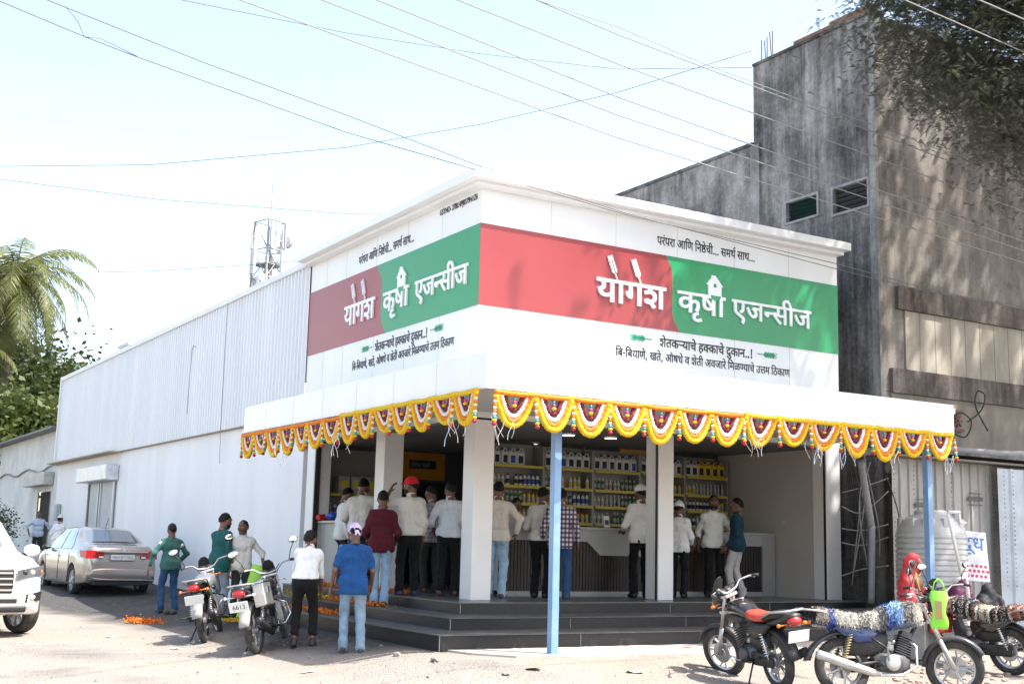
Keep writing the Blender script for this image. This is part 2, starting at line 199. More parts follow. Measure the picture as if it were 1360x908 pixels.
# ---------------- Devanagari lettering: outlines as polygons ----------------
GLYPHS={"!":[191,[90,100,78,357,132,357,119,100],[74,27,76,43,82,53,92,59,104,60,116,59,126,53,133,43,136,27,133,12,126,1,116,-5,104,-7,92,-5,82,1,76,12]],",":[134,[23,-64,28,-44,33,-23,37,-2,41,20,45,40,48,58,96,58,100,52,95,34,88,15,81,-6,73,-26,65,-46,56,-64]],"-":[170,[24,169,146,169,146,128,24,128]],".":[134,[36,27,38,43,45,53,55,59,66,60,79,59,89,53,96,43,98,27,96,12,89,1,79,-5,66,-7,55,-5,45,1,38,12]],"a":[382,[235,109,232,88,225,70,212,57,196,48,177,42,156,40,128,44,103,54,80,72,57,98,36,133,14,178,50,191,65,158,80,130,96,107,114,90,132,80,152,76,170,79,184,85,192,97,196,114,193,131,185,146,178,156,169,165,159,174,145,172,130,170,128,206,148,207,164,211,176,218,186,230,190,247,187,262,178,273,166,279,151,281,133,280,118,276,107,272,97,268,86,262,73,297,82,302,93,306,105,310,119,313,133,315,149,316,173,314,193,307,209,296,220,282,227,266,230,248,226,224,215,204,196,188,201,182,206,178,225,176,243,175,258,175,272,176,284,178,297,182,297,276,260,276,260,311,390,311,390,276,338,276,338,0,297,0,297,145,285,142,274,141,262,140,249,140,239,140,228,141,233,126]],"aa":[511,[235,109,232,88,225,70,212,57,196,48,177,42,156,40,128,44,103,54,80,72,57,98,36,133,14,178,50,191,65,158,80,130,96,107,114,90,132,80,152,76,170,79,184,85,192,97,196,114,193,131,185,146,178,156,169,165,159,174,145,172,130,170,128,206,148,207,164,211,176,218,186,230,190,247,187,262,178,273,166,279,151,281,133,280,118,276,107,272,97,268,86,262,73,297,82,302,93,306,105,310,119,313,133,315,149,316,173,314,193,307,209,296,220,282,227,266,230,248,226,224,215,204,196,188,201,182,206,178,225,176,243,175,258,175,272,176,284,178,297,182,297,276,260,276,260,311,519,311,519,276,467,276,467,0,426,0,426,276,338,276,338,0,297,0,297,145,285,142,274,141,262,140,249,140,239,140,228,141,233,126]],"aavowelsign":[129,[85,276,85,0,44,0,44,276,0,276,0,311,136,311,136,276]],"anusvara":[0,[-92,386,-90,397,-84,406,-75,413,-65,415,-54,413,-46,406,-40,397,-38,386,-40,375,-46,366,-54,359,-65,357,-75,359,-84,366,-90,375]],"au":[511,[235,109,232,88,225,70,212,57,196,48,177,42,156,40,128,44,103,54,80,72,57,98,36,133,14,178,50,191,65,158,80,130,96,107,114,90,132,80,152,76,170,79,184,85,192,97,196,114,193,131,185,146,178,156,169,165,159,174,145,172,130,170,128,206,148,207,164,211,176,218,186,230,190,247,187,262,178,273,166,279,151,281,133,280,118,276,107,272,97,268,86,262,73,297,82,302,93,306,105,310,119,313,133,315,149,316,173,314,193,307,209,296,220,282,227,266,230,248,226,224,215,204,196,188,201,182,206,178,225,176,243,175,258,175,272,176,284,178,297,182,297,276,260,276,260,311,519,311,519,276,467,276,467,0,426,0,426,276,338,276,338,0,297,0,297,145,285,142,274,141,262,140,249,140,239,140,228,141,233,126],[422,308,413,320,405,329,397,337,386,344,375,349,364,351,352,352,341,351,331,348,321,345,310,341,298,376,309,380,322,384,334,386,348,386,363,385,376,382,388,376,400,368,409,358,418,346,420,347,413,363,407,376,400,387,391,399,380,408,368,412,354,414,342,413,334,412,326,409,318,406,307,441,321,445,336,447,352,448,370,447,385,442,399,435,412,425,424,410,435,392,445,369,455,341,464,308]],"ba":[285,[292,276,241,276,241,0,200,0,200,82,191,77,180,71,168,66,154,62,138,60,120,59,102,60,86,64,70,70,57,77,45,87,36,99,29,112,24,127,23,143,26,169,36,191,53,209,76,222,102,229,132,232,140,232,150,231,159,230,169,230,178,228,184,227,182,192,171,194,159,196,146,197,134,198,124,197,115,196,182,112,192,120,200,128,200,276,0,276,0,311,292,311],[64,144,65,128,71,115,80,105,92,98,106,93,121,92,130,92,138,94,146,95,154,98,84,185,73,174,66,160]],"ca":[317,[324,276,272,276,272,0,232,0,232,82,223,77,213,72,202,66,189,62,174,60,158,59,134,61,113,69,95,80,82,96,73,115,70,138,72,152,77,165,84,176,92,186,19,184,19,220,166,220,174,220,184,220,191,220,194,220,191,185,175,185,157,184,141,180,128,173,118,163,112,151,110,137,112,124,117,113,125,105,141,97,158,94,174,95,189,99,201,105,213,112,223,121,232,130,232,276,0,276,0,311,324,311]],"da":[260,[206,-29,200,-18,193,-6,186,6,181,17,175,27,171,36,165,36,158,35,151,34,144,34,129,35,115,36,101,39,87,43,74,49,62,56,51,65,42,75,34,88,28,102,24,118,23,136,24,150,26,163,31,174,36,184,43,193,51,200,63,209,76,216,92,222,108,225,126,227,145,228,148,228,148,276,0,276,0,311,267,311,267,276,188,276,188,192,164,192,145,192,130,191,117,189,100,184,86,178,77,169,69,158,65,146,63,131,65,114,72,100,83,87,98,78,119,72,144,70,146,70,150,70,153,70,156,70,154,80,153,88,156,103,164,113,174,118,186,120,205,117,219,108,228,95,230,81,229,67,223,56,215,49,205,43,212,31,219,18,225,9,232,-1,240,-12]],"dha":[307,[315,276,263,276,263,0,222,0,222,75,212,69,201,63,189,58,175,55,160,52,142,52,117,54,97,60,79,72,66,87,58,105,56,126,57,139,60,152,66,163,74,174,59,181,47,190,36,201,28,214,23,229,21,246,23,265,30,282,42,296,56,307,74,314,94,316,110,314,125,310,138,302,148,292,154,280,156,266,153,250,147,236,136,222,105,241,110,246,113,252,114,257,115,263,114,270,110,277,103,282,92,284,79,281,68,273,60,260,58,244,60,230,66,219,75,210,86,204,98,201,112,198,127,202,144,202,150,202,156,202,162,202,166,201,163,166,160,166,156,166,152,166,149,166,134,165,120,162,110,156,99,144,96,127,99,109,110,96,120,91,132,88,146,86,163,88,178,91,191,97,203,105,213,113,222,122,222,276,192,276,192,311,315,311]],"e":[276,[284,276,237,276,237,190,236,167,233,150,228,135,220,123,206,109,186,100,162,96,154,133,164,135,172,138,179,141,185,146,190,153,194,161,196,172,196,190,196,276,80,276,80,176,80,156,82,139,84,126,88,115,94,106,103,98,115,89,130,80,185,49,204,37,219,26,230,15,237,3,242,-11,243,-26,242,-40,239,-52,235,-64,227,-80,220,-92,184,-71,190,-61,196,-50,200,-39,202,-28,200,-19,198,-11,192,-3,182,5,172,12,160,19,145,28,102,53,89,61,78,69,68,77,60,85,53,95,48,106,43,120,40,137,40,158,40,276,0,276,0,311,284,311]],"evowelsign":[0,[-84,308,-91,332,-98,353,-105,370,-112,383,-120,394,-128,402,-142,409,-158,412,-168,411,-177,409,-185,407,-192,404,-204,441,-191,445,-176,447,-159,448,-142,447,-126,442,-112,435,-100,425,-88,410,-77,392,-66,369,-57,341,-47,308]],"ga":[281,[104,276,104,117,102,105,98,96,90,91,80,89,67,92,53,100,45,107,37,116,30,125,23,140,20,154,22,164,27,172,37,178,51,180,64,180,64,276,0,276,0,311,289,311,289,276,237,276,237,0,196,0,196,276]],"ha":[265,[160,34,177,41,190,49,199,60,202,74,198,91,187,104,175,110,160,113,140,114,119,113,101,108,87,100,77,90,71,77,69,62,70,47,75,32,80,22,88,11,98,0,112,-13,130,-28,151,-44,124,-71,96,-48,73,-26,54,-4,40,17,32,40,29,65,31,83,37,99,42,108,49,117,58,124,49,134,41,146,36,160,34,176,36,189,40,200,45,209,53,216,65,224,79,229,95,232,114,232,180,232,180,276,0,276,0,311,273,311,273,276,221,276,221,197,115,197,102,197,93,196,87,194,82,190,76,183,74,174,76,164,80,156,85,148,92,142,108,146,124,149,142,150,164,149,182,145,198,140,211,132,222,123,230,112,236,101,239,89,240,76,239,58,233,42,224,28,210,17,194,8,174,1]],"iivowelsign":[129,[-92,308,-98,319,-102,330,-106,341,-109,357,-110,374,-108,394,-101,412,-89,427,-73,439,-54,446,-30,448,-12,446,5,442,20,434,32,422,44,408,54,389,64,367,73,341,82,311,136,311,136,276,85,276,85,0,44,0,44,276,0,276,0,311,44,311,34,343,24,368,14,388,3,402,-12,410,-28,412,-46,409,-59,400,-67,386,-70,366,-68,350,-64,336,-59,322,-52,308]],"ivowelsign":[129,[44,276,0,276,0,311,40,311,35,322,30,334,27,348,26,362,30,386,39,407,56,424,77,438,103,445,133,448,178,444,220,431,258,410,293,381,324,347,352,308,310,308,257,366,201,400,142,412,120,410,102,405,87,397,76,386,69,373,67,357,68,343,72,331,77,320,82,311,136,311,136,276,85,276,85,0,44,0]],"ja":[371,[326,276,326,0,286,0,286,185,218,185,200,185,189,186,200,176,210,164,218,152,224,138,228,124,229,109,228,95,224,82,219,70,211,61,202,53,192,48,174,42,155,40,138,42,121,47,104,55,89,68,73,84,58,106,44,132,30,164,16,200,51,213,67,172,83,138,99,111,116,92,134,80,153,76,168,79,179,85,187,96,190,114,188,128,183,142,174,155,163,167,151,179,136,188,151,220,286,220,286,276,0,276,0,311,378,311,378,276]],"ka":[381,[388,276,226,276,226,174,243,188,263,197,284,200,305,197,322,190,338,179,349,163,356,143,358,120,357,104,355,88,350,70,344,53,336,36,326,20,290,40,297,51,304,64,310,77,314,91,317,105,318,118,316,139,308,154,297,162,281,165,263,161,245,149,226,129,226,0,186,0,186,87,177,80,167,74,156,68,143,63,129,60,113,59,98,60,83,63,69,68,56,76,45,86,36,97,29,111,24,127,23,145,26,170,35,191,50,208,71,222,94,229,122,232,134,232,148,230,160,229,170,227,166,190,157,192,146,194,135,195,124,196,107,194,92,190,80,182,71,173,65,160,64,146,65,130,70,117,79,107,89,100,101,95,114,94,128,95,141,99,153,104,165,112,175,120,186,130,186,276,0,276,0,311,388,311]],"kaprehalf":[301,[309,276,226,276,226,167,238,174,250,179,266,183,284,184,316,184,316,148,290,148,270,147,254,144,240,137,226,126,226,0,186,0,186,87,177,80,167,74,156,68,143,63,129,60,113,59,98,60,83,63,69,68,56,76,45,86,36,97,29,111,24,127,23,145,26,170,35,191,50,208,71,222,94,229,122,232,134,232,148,230,160,229,170,227,166,190,157,192,146,194,135,195,124,196,107,194,92,190,80,182,71,173,65,160,64,146,65,130,70,117,79,107,89,100,101,95,114,94,128,95,141,99,153,104,165,112,175,120,186,130,186,276,0,276,0,311,309,311]],"kha":[409,[364,276,364,0,324,0,324,22,312,17,299,12,286,8,272,6,258,4,244,4,209,6,174,15,141,30,108,52,75,82,42,120,35,130,28,140,24,148,21,159,20,169,22,179,28,188,37,194,52,196,64,195,74,191,83,184,90,175,99,186,105,199,108,214,108,229,108,242,107,254,104,265,100,276,0,276,0,311,416,311,416,276],[267,116,284,118,299,123,312,131,324,140,324,276,140,276,145,262,148,247,149,229,147,204,141,182,132,164,118,149,102,137,83,126,107,101,131,79,157,62,184,50,213,42,245,40,259,40,273,42,286,44,299,49,312,54,324,61,324,99,311,92,296,87,280,83,260,82,245,83,231,86,218,92,207,99,197,108,189,119,183,131,179,145,178,160,181,182,189,201,202,216,220,228,241,234,266,236,275,236,288,235,299,234,308,232,305,197,297,199,288,200,279,202,270,202,255,201,243,197,232,191,225,182,220,171,218,158,220,145,225,134,232,126,248,119]],"lla":[380,[0,276,0,311,388,311,388,276,297,276,297,216,313,209,328,199,340,185,349,168,355,148,357,125,356,108,352,92,346,77,338,64,328,53,316,44,302,37,286,33,269,32,252,33,236,37,222,43,209,51,196,60,182,72,172,58,161,47,149,40,136,36,123,33,108,32,93,33,79,37,65,43,53,51,43,62,34,74,28,90,24,107,23,126,24,144,28,160,34,175,43,188,53,199,66,208,79,214,95,218,111,220,128,218,144,215,158,209,171,201,184,191,197,180,206,192,215,201,224,208,240,215,256,218,256,276],[202,107,201,104,200,102,210,91,221,83,231,76,247,70,264,68,277,69,290,74,301,81,310,92,315,107,316,126,315,145,310,160,303,171,293,178,282,183,270,184,258,183,248,178,238,171,230,160,221,147,213,131],[64,125,65,106,70,92,77,81,87,73,97,69,109,68,121,69,132,73,142,81,150,91,159,104,166,120,178,144,179,147,180,150,169,160,159,168,148,175,133,182,116,184,103,182,90,178,79,170,71,159,65,144]],"ma":[299,[254,276,254,0,214,0,214,125,104,125,104,106,102,92,96,83,88,77,80,76,70,77,60,82,49,89,40,98,32,108,25,118,21,129,20,139,21,147,26,154,36,159,50,160,63,160,63,276,0,276,0,311,306,311,306,276],[214,276,104,276,104,160,214,160]],"na":[277,[0,311,284,311,284,276,233,276,233,0,192,0,192,149,102,149,102,122,100,110,95,101,87,96,76,94,64,97,51,104,42,112,35,120,28,130,21,145,18,159,20,169,25,178,35,183,49,184,192,184,192,276,0,276]],"naprehalf":[179,[0,311,186,311,186,276,0,276],[102,149,102,122,100,110,95,101,87,96,76,94,64,97,51,104,42,112,35,120,28,130,21,145,18,159,20,169,25,178,35,183,49,184,192,184,192,149]],"nna":[361,[317,276,317,0,276,0,276,276,210,276,210,160,209,141,206,125,200,111,192,99,185,91,176,85,166,80,154,76,140,74,126,73,97,76,74,86,57,102,50,116,44,132,42,144,40,159,40,176,40,276,0,276,0,311,368,311,368,276],[124,108,140,110,152,116,160,124,165,134,168,144,169,158,170,176,170,276,80,276,80,176,80,159,82,146,85,135,89,126,95,118,103,113,112,110]],"nnaprehalf":[233,[126,73,97,76,74,86,57,102,50,116,44,132,42,144,40,159,40,176,40,276,0,276,0,311,240,311,240,276,210,276,210,160,209,141,206,125,200,111,192,99,185,91,176,85,166,80,154,76,140,74],[124,108,140,110,152,116,160,124,165,134,168,144,169,158,170,176,170,276,80,276,80,176,80,159,82,146,85,135,89,126,95,118,103,113,112,110]],"ovowelsign":[129,[85,276,85,0,44,0,44,276,0,276,0,311,136,311,136,276],[45,308,38,332,31,353,24,370,17,383,10,394,2,402,-12,409,-28,412,-38,411,-48,409,-56,407,-63,404,-75,441,-61,445,-46,447,-30,448,-12,447,3,442,17,435,30,425,42,410,53,392,63,369,73,341,82,308]],"pa":[284,[240,276,240,0,199,0,199,96,189,90,179,84,168,80,155,76,142,74,127,73,108,75,91,80,76,87,64,97,56,107,50,117,46,129,42,142,40,159,40,179,40,276,0,276,0,311,292,311,292,276],[199,276,80,276,80,184,80,166,82,152,83,141,86,133,90,126,95,120,104,114,116,110,132,108,145,110,157,113,169,118,180,125,190,132,199,140]],"ra":[204,[198,21,170,-6,151,10,133,27,115,44,98,60,83,76,69,90,57,104,46,117,38,128,28,142,23,152,21,161,20,170,22,179,28,188,37,194,52,196,64,195,74,191,83,184,90,174,102,182,112,190,119,200,126,216,128,234,127,245,126,257,123,267,120,276,0,276,0,311,212,311,212,276,160,276,164,263,167,247,168,229,167,212,163,196,157,182,149,170,139,160,127,150,114,142,99,134,84,127,99,109,117,92,136,73,156,55,176,38]],"raprehalf":[199,[0,276,0,311,207,311,207,276],[223,143,212,137,200,132,187,129,173,126,159,125,145,124,123,126,102,128,81,134,59,141,37,150,14,161,29,194,47,185,65,177,82,170,100,166,117,162,136,162,152,162,167,163,180,166,192,169,205,174,218,180]],"reph":[0,[-95,308,-102,319,-108,332,-113,344,-118,363,-120,381,-118,401,-110,418,-98,431,-82,441,-63,446,-42,448,-27,447,-13,445,0,441,10,436,0,403,-9,407,-18,410,-28,413,-39,414,-57,411,-70,402,-77,389,-80,374,-78,357,-73,341,-68,331,-62,319,-54,308]],"rvocalicvowelsign":[0,[14,-116,0,-123,-16,-128,-33,-133,-53,-134,-76,-132,-96,-125,-112,-114,-124,-100,-131,-83,-133,-63,-131,-45,-123,-29,-111,-14,-94,-2,-71,5,-44,9,-41,-24,-59,-27,-73,-32,-83,-38,-93,-51,-96,-66,-93,-81,-84,-91,-70,-97,-56,-98,-41,-98,-28,-95,-15,-90,1,-82]],"sa":[338,[294,276,294,0,253,0,253,133,238,129,224,127,208,126,190,126,176,126,161,127,146,129,131,132,118,135,106,138,95,132,84,126,98,109,114,91,132,73,151,55,170,38,190,21,163,-6,145,10,127,27,110,44,94,60,80,76,66,90,55,104,45,117,36,128,28,142,23,152,21,161,20,170,22,179,28,188,37,194,52,196,64,195,74,191,83,184,90,175,99,186,105,199,108,214,108,229,108,243,106,256,104,267,100,276,0,276,0,311,346,311,346,276],[184,161,203,162,220,163,236,166,253,170,253,276,140,276,144,266,146,256,148,243,149,229,148,209,144,192,139,178,131,166,149,163,166,162]],"shadevaMAR":[335,[150,-6,141,5,132,16,123,26,114,36,104,45,94,53,81,52,67,51,50,53,36,60,28,70,24,84,27,97,34,106,44,112,56,114,66,112,76,109,88,103,102,92,116,98,129,105,140,114,150,125,155,139,157,154,155,169,150,181,141,190,129,197,116,201,100,202,82,201,66,198,56,195,44,191,32,185,20,220,40,229,62,234,84,238,84,276,0,276,0,311,343,311,343,276,291,276,291,0,250,0,250,276,124,276,124,236,144,231,162,223,177,211,189,196,195,176,198,154,196,134,190,116,180,100,167,86,152,74,134,64,143,57,151,49,159,41,166,33,174,25,181,17]],"ssa":[289,[296,311,296,276,244,276,244,0,204,0,204,96,194,90,182,85,170,80,157,76,143,74,127,73,108,75,91,80,76,87,64,97,56,107,50,117,46,129,42,142,40,159,40,179,40,276,0,276,0,311],[204,276,102,276,204,144],[94,120,104,114,116,110,131,108,144,110,156,112,169,117,180,122,80,254,80,184,80,166,81,152,83,141,86,133,90,126]],"ssattha":[294,[150,0,132,1,114,4,96,9,80,16,66,25,54,36,44,50,38,66,36,85,39,104,45,121,51,130,59,139,68,146,61,154,55,163,49,173,45,184,43,197,42,212,42,276,0,276,0,311,302,311,302,276,248,276,248,167,228,150,239,141,249,131,258,121,265,109,269,95,270,80,268,63,263,47,255,34,243,23,229,15,212,8,194,4,173,1],[207,178,207,276,110,276],[82,218,83,198,87,183,94,171,104,162,122,165,143,168,166,168,173,168,82,261],[152,36,175,37,194,40,209,46,221,55,228,67,230,82,228,97,222,108,213,118,202,126,190,132,177,136,160,136,143,135,127,134,113,130,100,125,91,118,83,110,78,99,76,86,79,69,87,56,99,47,115,40,133,37]],"ta":[285,[240,276,240,0,200,0,200,164,146,164,127,164,112,163,100,161,86,157,75,150,66,137,63,118,65,102,71,87,82,71,96,55,114,38,136,20,108,-6,94,7,79,21,66,34,53,48,43,61,34,76,28,90,24,105,22,121,24,138,29,152,37,165,46,176,57,183,68,189,82,194,97,197,115,199,136,200,200,200,200,276,0,276,0,311,292,311,292,276]],"tata":[340,[170,-6,156,7,141,21,128,34,116,48,105,61,97,76,90,90,86,105,85,121,86,134,91,146,98,156,105,164,19,164,19,200,256,200,256,276,0,276,0,311,348,311,348,276,296,276,296,0,256,0,256,164,198,164,176,163,160,161,147,157,137,150,128,137,126,118,128,102,134,87,144,71,158,55,176,38,198,20]],"tha":[321,[276,276,276,0,236,0,236,90,226,84,214,78,202,73,187,69,172,67,154,66,127,69,103,77,82,90,64,109,51,132,42,161,70,169,92,178,108,189,119,202,125,217,128,234,126,249,122,261,116,271,102,281,86,284,74,282,65,278,59,271,57,260,62,246,75,236,98,230,94,196,73,200,56,206,42,215,31,227,25,242,23,260,25,277,31,291,41,302,54,310,69,314,86,316,99,315,113,312,125,307,137,300,147,291,156,280,163,267,167,252,168,234,166,211,159,191,148,174,133,160,114,148,91,137,99,126,108,117,117,110,128,105,141,102,157,102,174,103,188,106,202,112,214,119,225,128,236,138,236,276,195,276,195,311,328,311,328,276]],"ttha":[292,[300,276,186,276,186,207,210,196,231,181,248,164,260,144,267,122,270,99,268,77,262,58,253,42,241,29,226,18,209,10,190,5,170,1,148,0,113,3,83,13,58,28,38,50,27,76,23,108,25,129,31,148,40,164,53,178,67,190,85,198,104,205,123,209,144,210,145,210,145,276,0,276,0,311,300,311],[146,36,169,38,188,43,206,51,219,63,226,80,229,100,227,115,223,130,214,143,203,155,189,166,172,174,154,174,131,173,111,168,94,160,81,151,71,138,65,123,63,105,66,84,74,66,87,53,104,44,124,38]],"u":[274,[0,311,282,311,282,276,226,276,235,262,241,248,242,232,238,204,225,182,203,164,215,153,225,140,235,127,243,112,248,95,250,76,248,60,245,46,238,34,230,24,220,15,208,8,194,4,180,1,164,0,145,2,127,7,110,15,93,28,76,44,60,65,45,90,29,121,14,156,50,169,60,144,70,121,81,100,92,82,104,66,117,54,131,44,145,39,160,37,179,39,194,46,201,54,206,65,207,80,206,93,202,106,196,118,187,129,177,140,164,150,149,148,132,147,130,182,152,184,170,188,184,195,194,204,200,217,202,232,200,246,194,258,186,268,176,276,0,276]],"uuvowelsign":[0,[-32,-122,-44,-127,-58,-131,-72,-133,-86,-134,-110,-132,-129,-125,-145,-114,-157,-100,-164,-83,-166,-63,-164,-45,-156,-29,-144,-14,-126,-3,-106,3,-81,6,-57,4,-35,-1,-16,-8,2,-19,19,-31,34,-45,48,-61,61,-77,72,-94,42,-114,23,-89,5,-67,-14,-50,-33,-38,-55,-31,-78,-28,-94,-30,-106,-33,-116,-38,-126,-50,-130,-64,-126,-80,-117,-90,-104,-96,-89,-98,-76,-97,-65,-95,-54,-92,-44,-88]],"uvowelsign":[0,[-124,-6,-106,0,-87,4,-68,6,-45,3,-25,-3,-10,-14,2,-28,9,-45,11,-64,8,-84,1,-100,-12,-114,-30,-125,-52,-132,-78,-134,-109,-131,-137,-124,-162,-111,-185,-94,-207,-74,-228,-50,-197,-28,-184,-44,-172,-57,-160,-68,-148,-77,-136,-85,-123,-91,-109,-95,-94,-97,-78,-98,-49,-94,-31,-82,-26,-61,-29,-47,-38,-36,-51,-30,-66,-28,-78,-29,-90,-31,-100,-35,-111,-40]],"va":[278,[286,276,234,276,234,0,194,0,194,82,184,77,174,71,162,66,148,62,133,60,116,59,99,60,83,64,68,70,55,77,44,87,35,99,28,112,24,127,23,143,26,169,36,191,52,209,73,222,98,229,128,232,135,232,144,231,153,230,163,230,171,228,177,227,174,190,164,192,153,194,141,195,130,196,110,194,94,190,81,182,71,172,65,159,64,144,65,128,70,116,79,106,91,99,103,95,118,94,134,95,149,99,162,105,174,113,184,121,194,130,194,276,0,276,0,311,286,311]],"ya":[290,[298,311,298,276,246,276,246,0,205,0,205,90,195,84,184,78,172,73,158,69,143,67,126,66,98,69,74,79,54,96,38,119,26,145,19,176,38,181,53,188,65,195,73,204,78,215,80,228,79,242,74,254,68,266,62,276,0,276,0,311],[64,150,72,136,80,123,90,114,101,107,114,103,130,102,145,103,160,106,173,112,185,119,195,128,205,137,205,276,106,276,114,258,118,240,120,222,114,191,95,166]]}
def word_loops(seq):
    """contours of a glyph sequence (font units, 500 = 1 em) and its width"""
    x=0; out=[]
    for g in seq.split():
        if g=='_': x+=130; continue
        G=GLYPHS[g]
        if len(G)>1: out.append([[(c[i]+x,c[i+1]) for i in range(0,len(c),2)] for c in G[1:]])
        x+=G[0]
    return out,x
def loops_mesh(loops,name,scale,depth,offset=0):
    """every glyph filled on its own, each a hair thicker than the last so that overlaps stay clean"""
    V=[];Fc=[]
    for i,l in enumerate(loops):
        me=loops_mesh1(l,name,scale,depth+.0004*(i%4),offset); o=len(V); V+=[tuple(v.co) for v in me.vertices]; Fc+=[tuple(k+o for k in p.vertices) for p in me.polygons]; bpy.data.meshes.remove(me)
    me=bpy.data.meshes.new(name); me.from_pydata(V,[],Fc); return me
def loops_mesh1(loops,name,scale,depth,offset=0):
    """even-odd filled outlines with a little thickness, as a mesh in the local XY plane"""
    cu=bpy.data.curves.new(name,'CURVE'); cu.dimensions='2D'; cu.fill_mode='BOTH'; cu.extrude=depth/2; cu.offset=offset
    for l in loops:
        sp=cu.splines.new('POLY'); sp.points.add(len(l)-1); sp.use_cyclic_u=True
        sp.points.foreach_set('co',[v for (a,b) in l for v in (a*scale,b*scale,0,1)])
    o=bpy.data.objects.new(name,cu); COL.objects.link(o)
    dg=bpy.context.evaluated_depsgraph_get(); me=bpy.data.meshes.new_from_object(o.evaluated_get(dg)); me.name=name
    bpy.data.objects.remove(o); bpy.data.curves.remove(cu); return me
def latin_mesh(text,name,size,depth,offset=0):
    cu=bpy.data.curves.new(name,'FONT'); cu.body=text; cu.size=size; cu.extrude=depth/2; cu.fill_mode='BOTH'; cu.offset=offset
    o=bpy.data.objects.new(name,cu); COL.objects.link(o)
    dg=bpy.context.evaluated_depsgraph_get(); me=bpy.data.meshes.new_from_object(o.evaluated_get(dg)); me.name=name
    bpy.data.objects.remove(o); bpy.data.curves.remove(cu); return me
def put_mesh(me,name,m_,parent,M,label=None):
    me.materials.clear(); me.materials.append(m_)
    o=bpy.data.objects.new(name,me); COL.objects.link(o); o.parent=parent; o.matrix_local=M
    if label: o['label']=label
    return o
def face_matrix(face,a,z,off=.0):
    """frame on a sign: face 'S' = street face (plane y), 'W' = left face (plane x); a = coordinate along it"""
    if face=='S': return Matrix(((1,0,0,a),(0,0,-1,Y0-off),(0,1,0,z),(0,0,0,1)))
    return Matrix(((0,0,-1,X0-off),(-1,0,0,a),(0,1,0,z),(0,0,0,1)))
# ================= SETTING =================
X0,Y0=8.72,15.476; XR=16.01; YL=22.08; ZF=.707
XF,YF=7.18,12.48; XFR=15.24; YFL=20.9; ZC0,ZC1=3.295,3.74
ZB0,ZB1=4.946,6.173
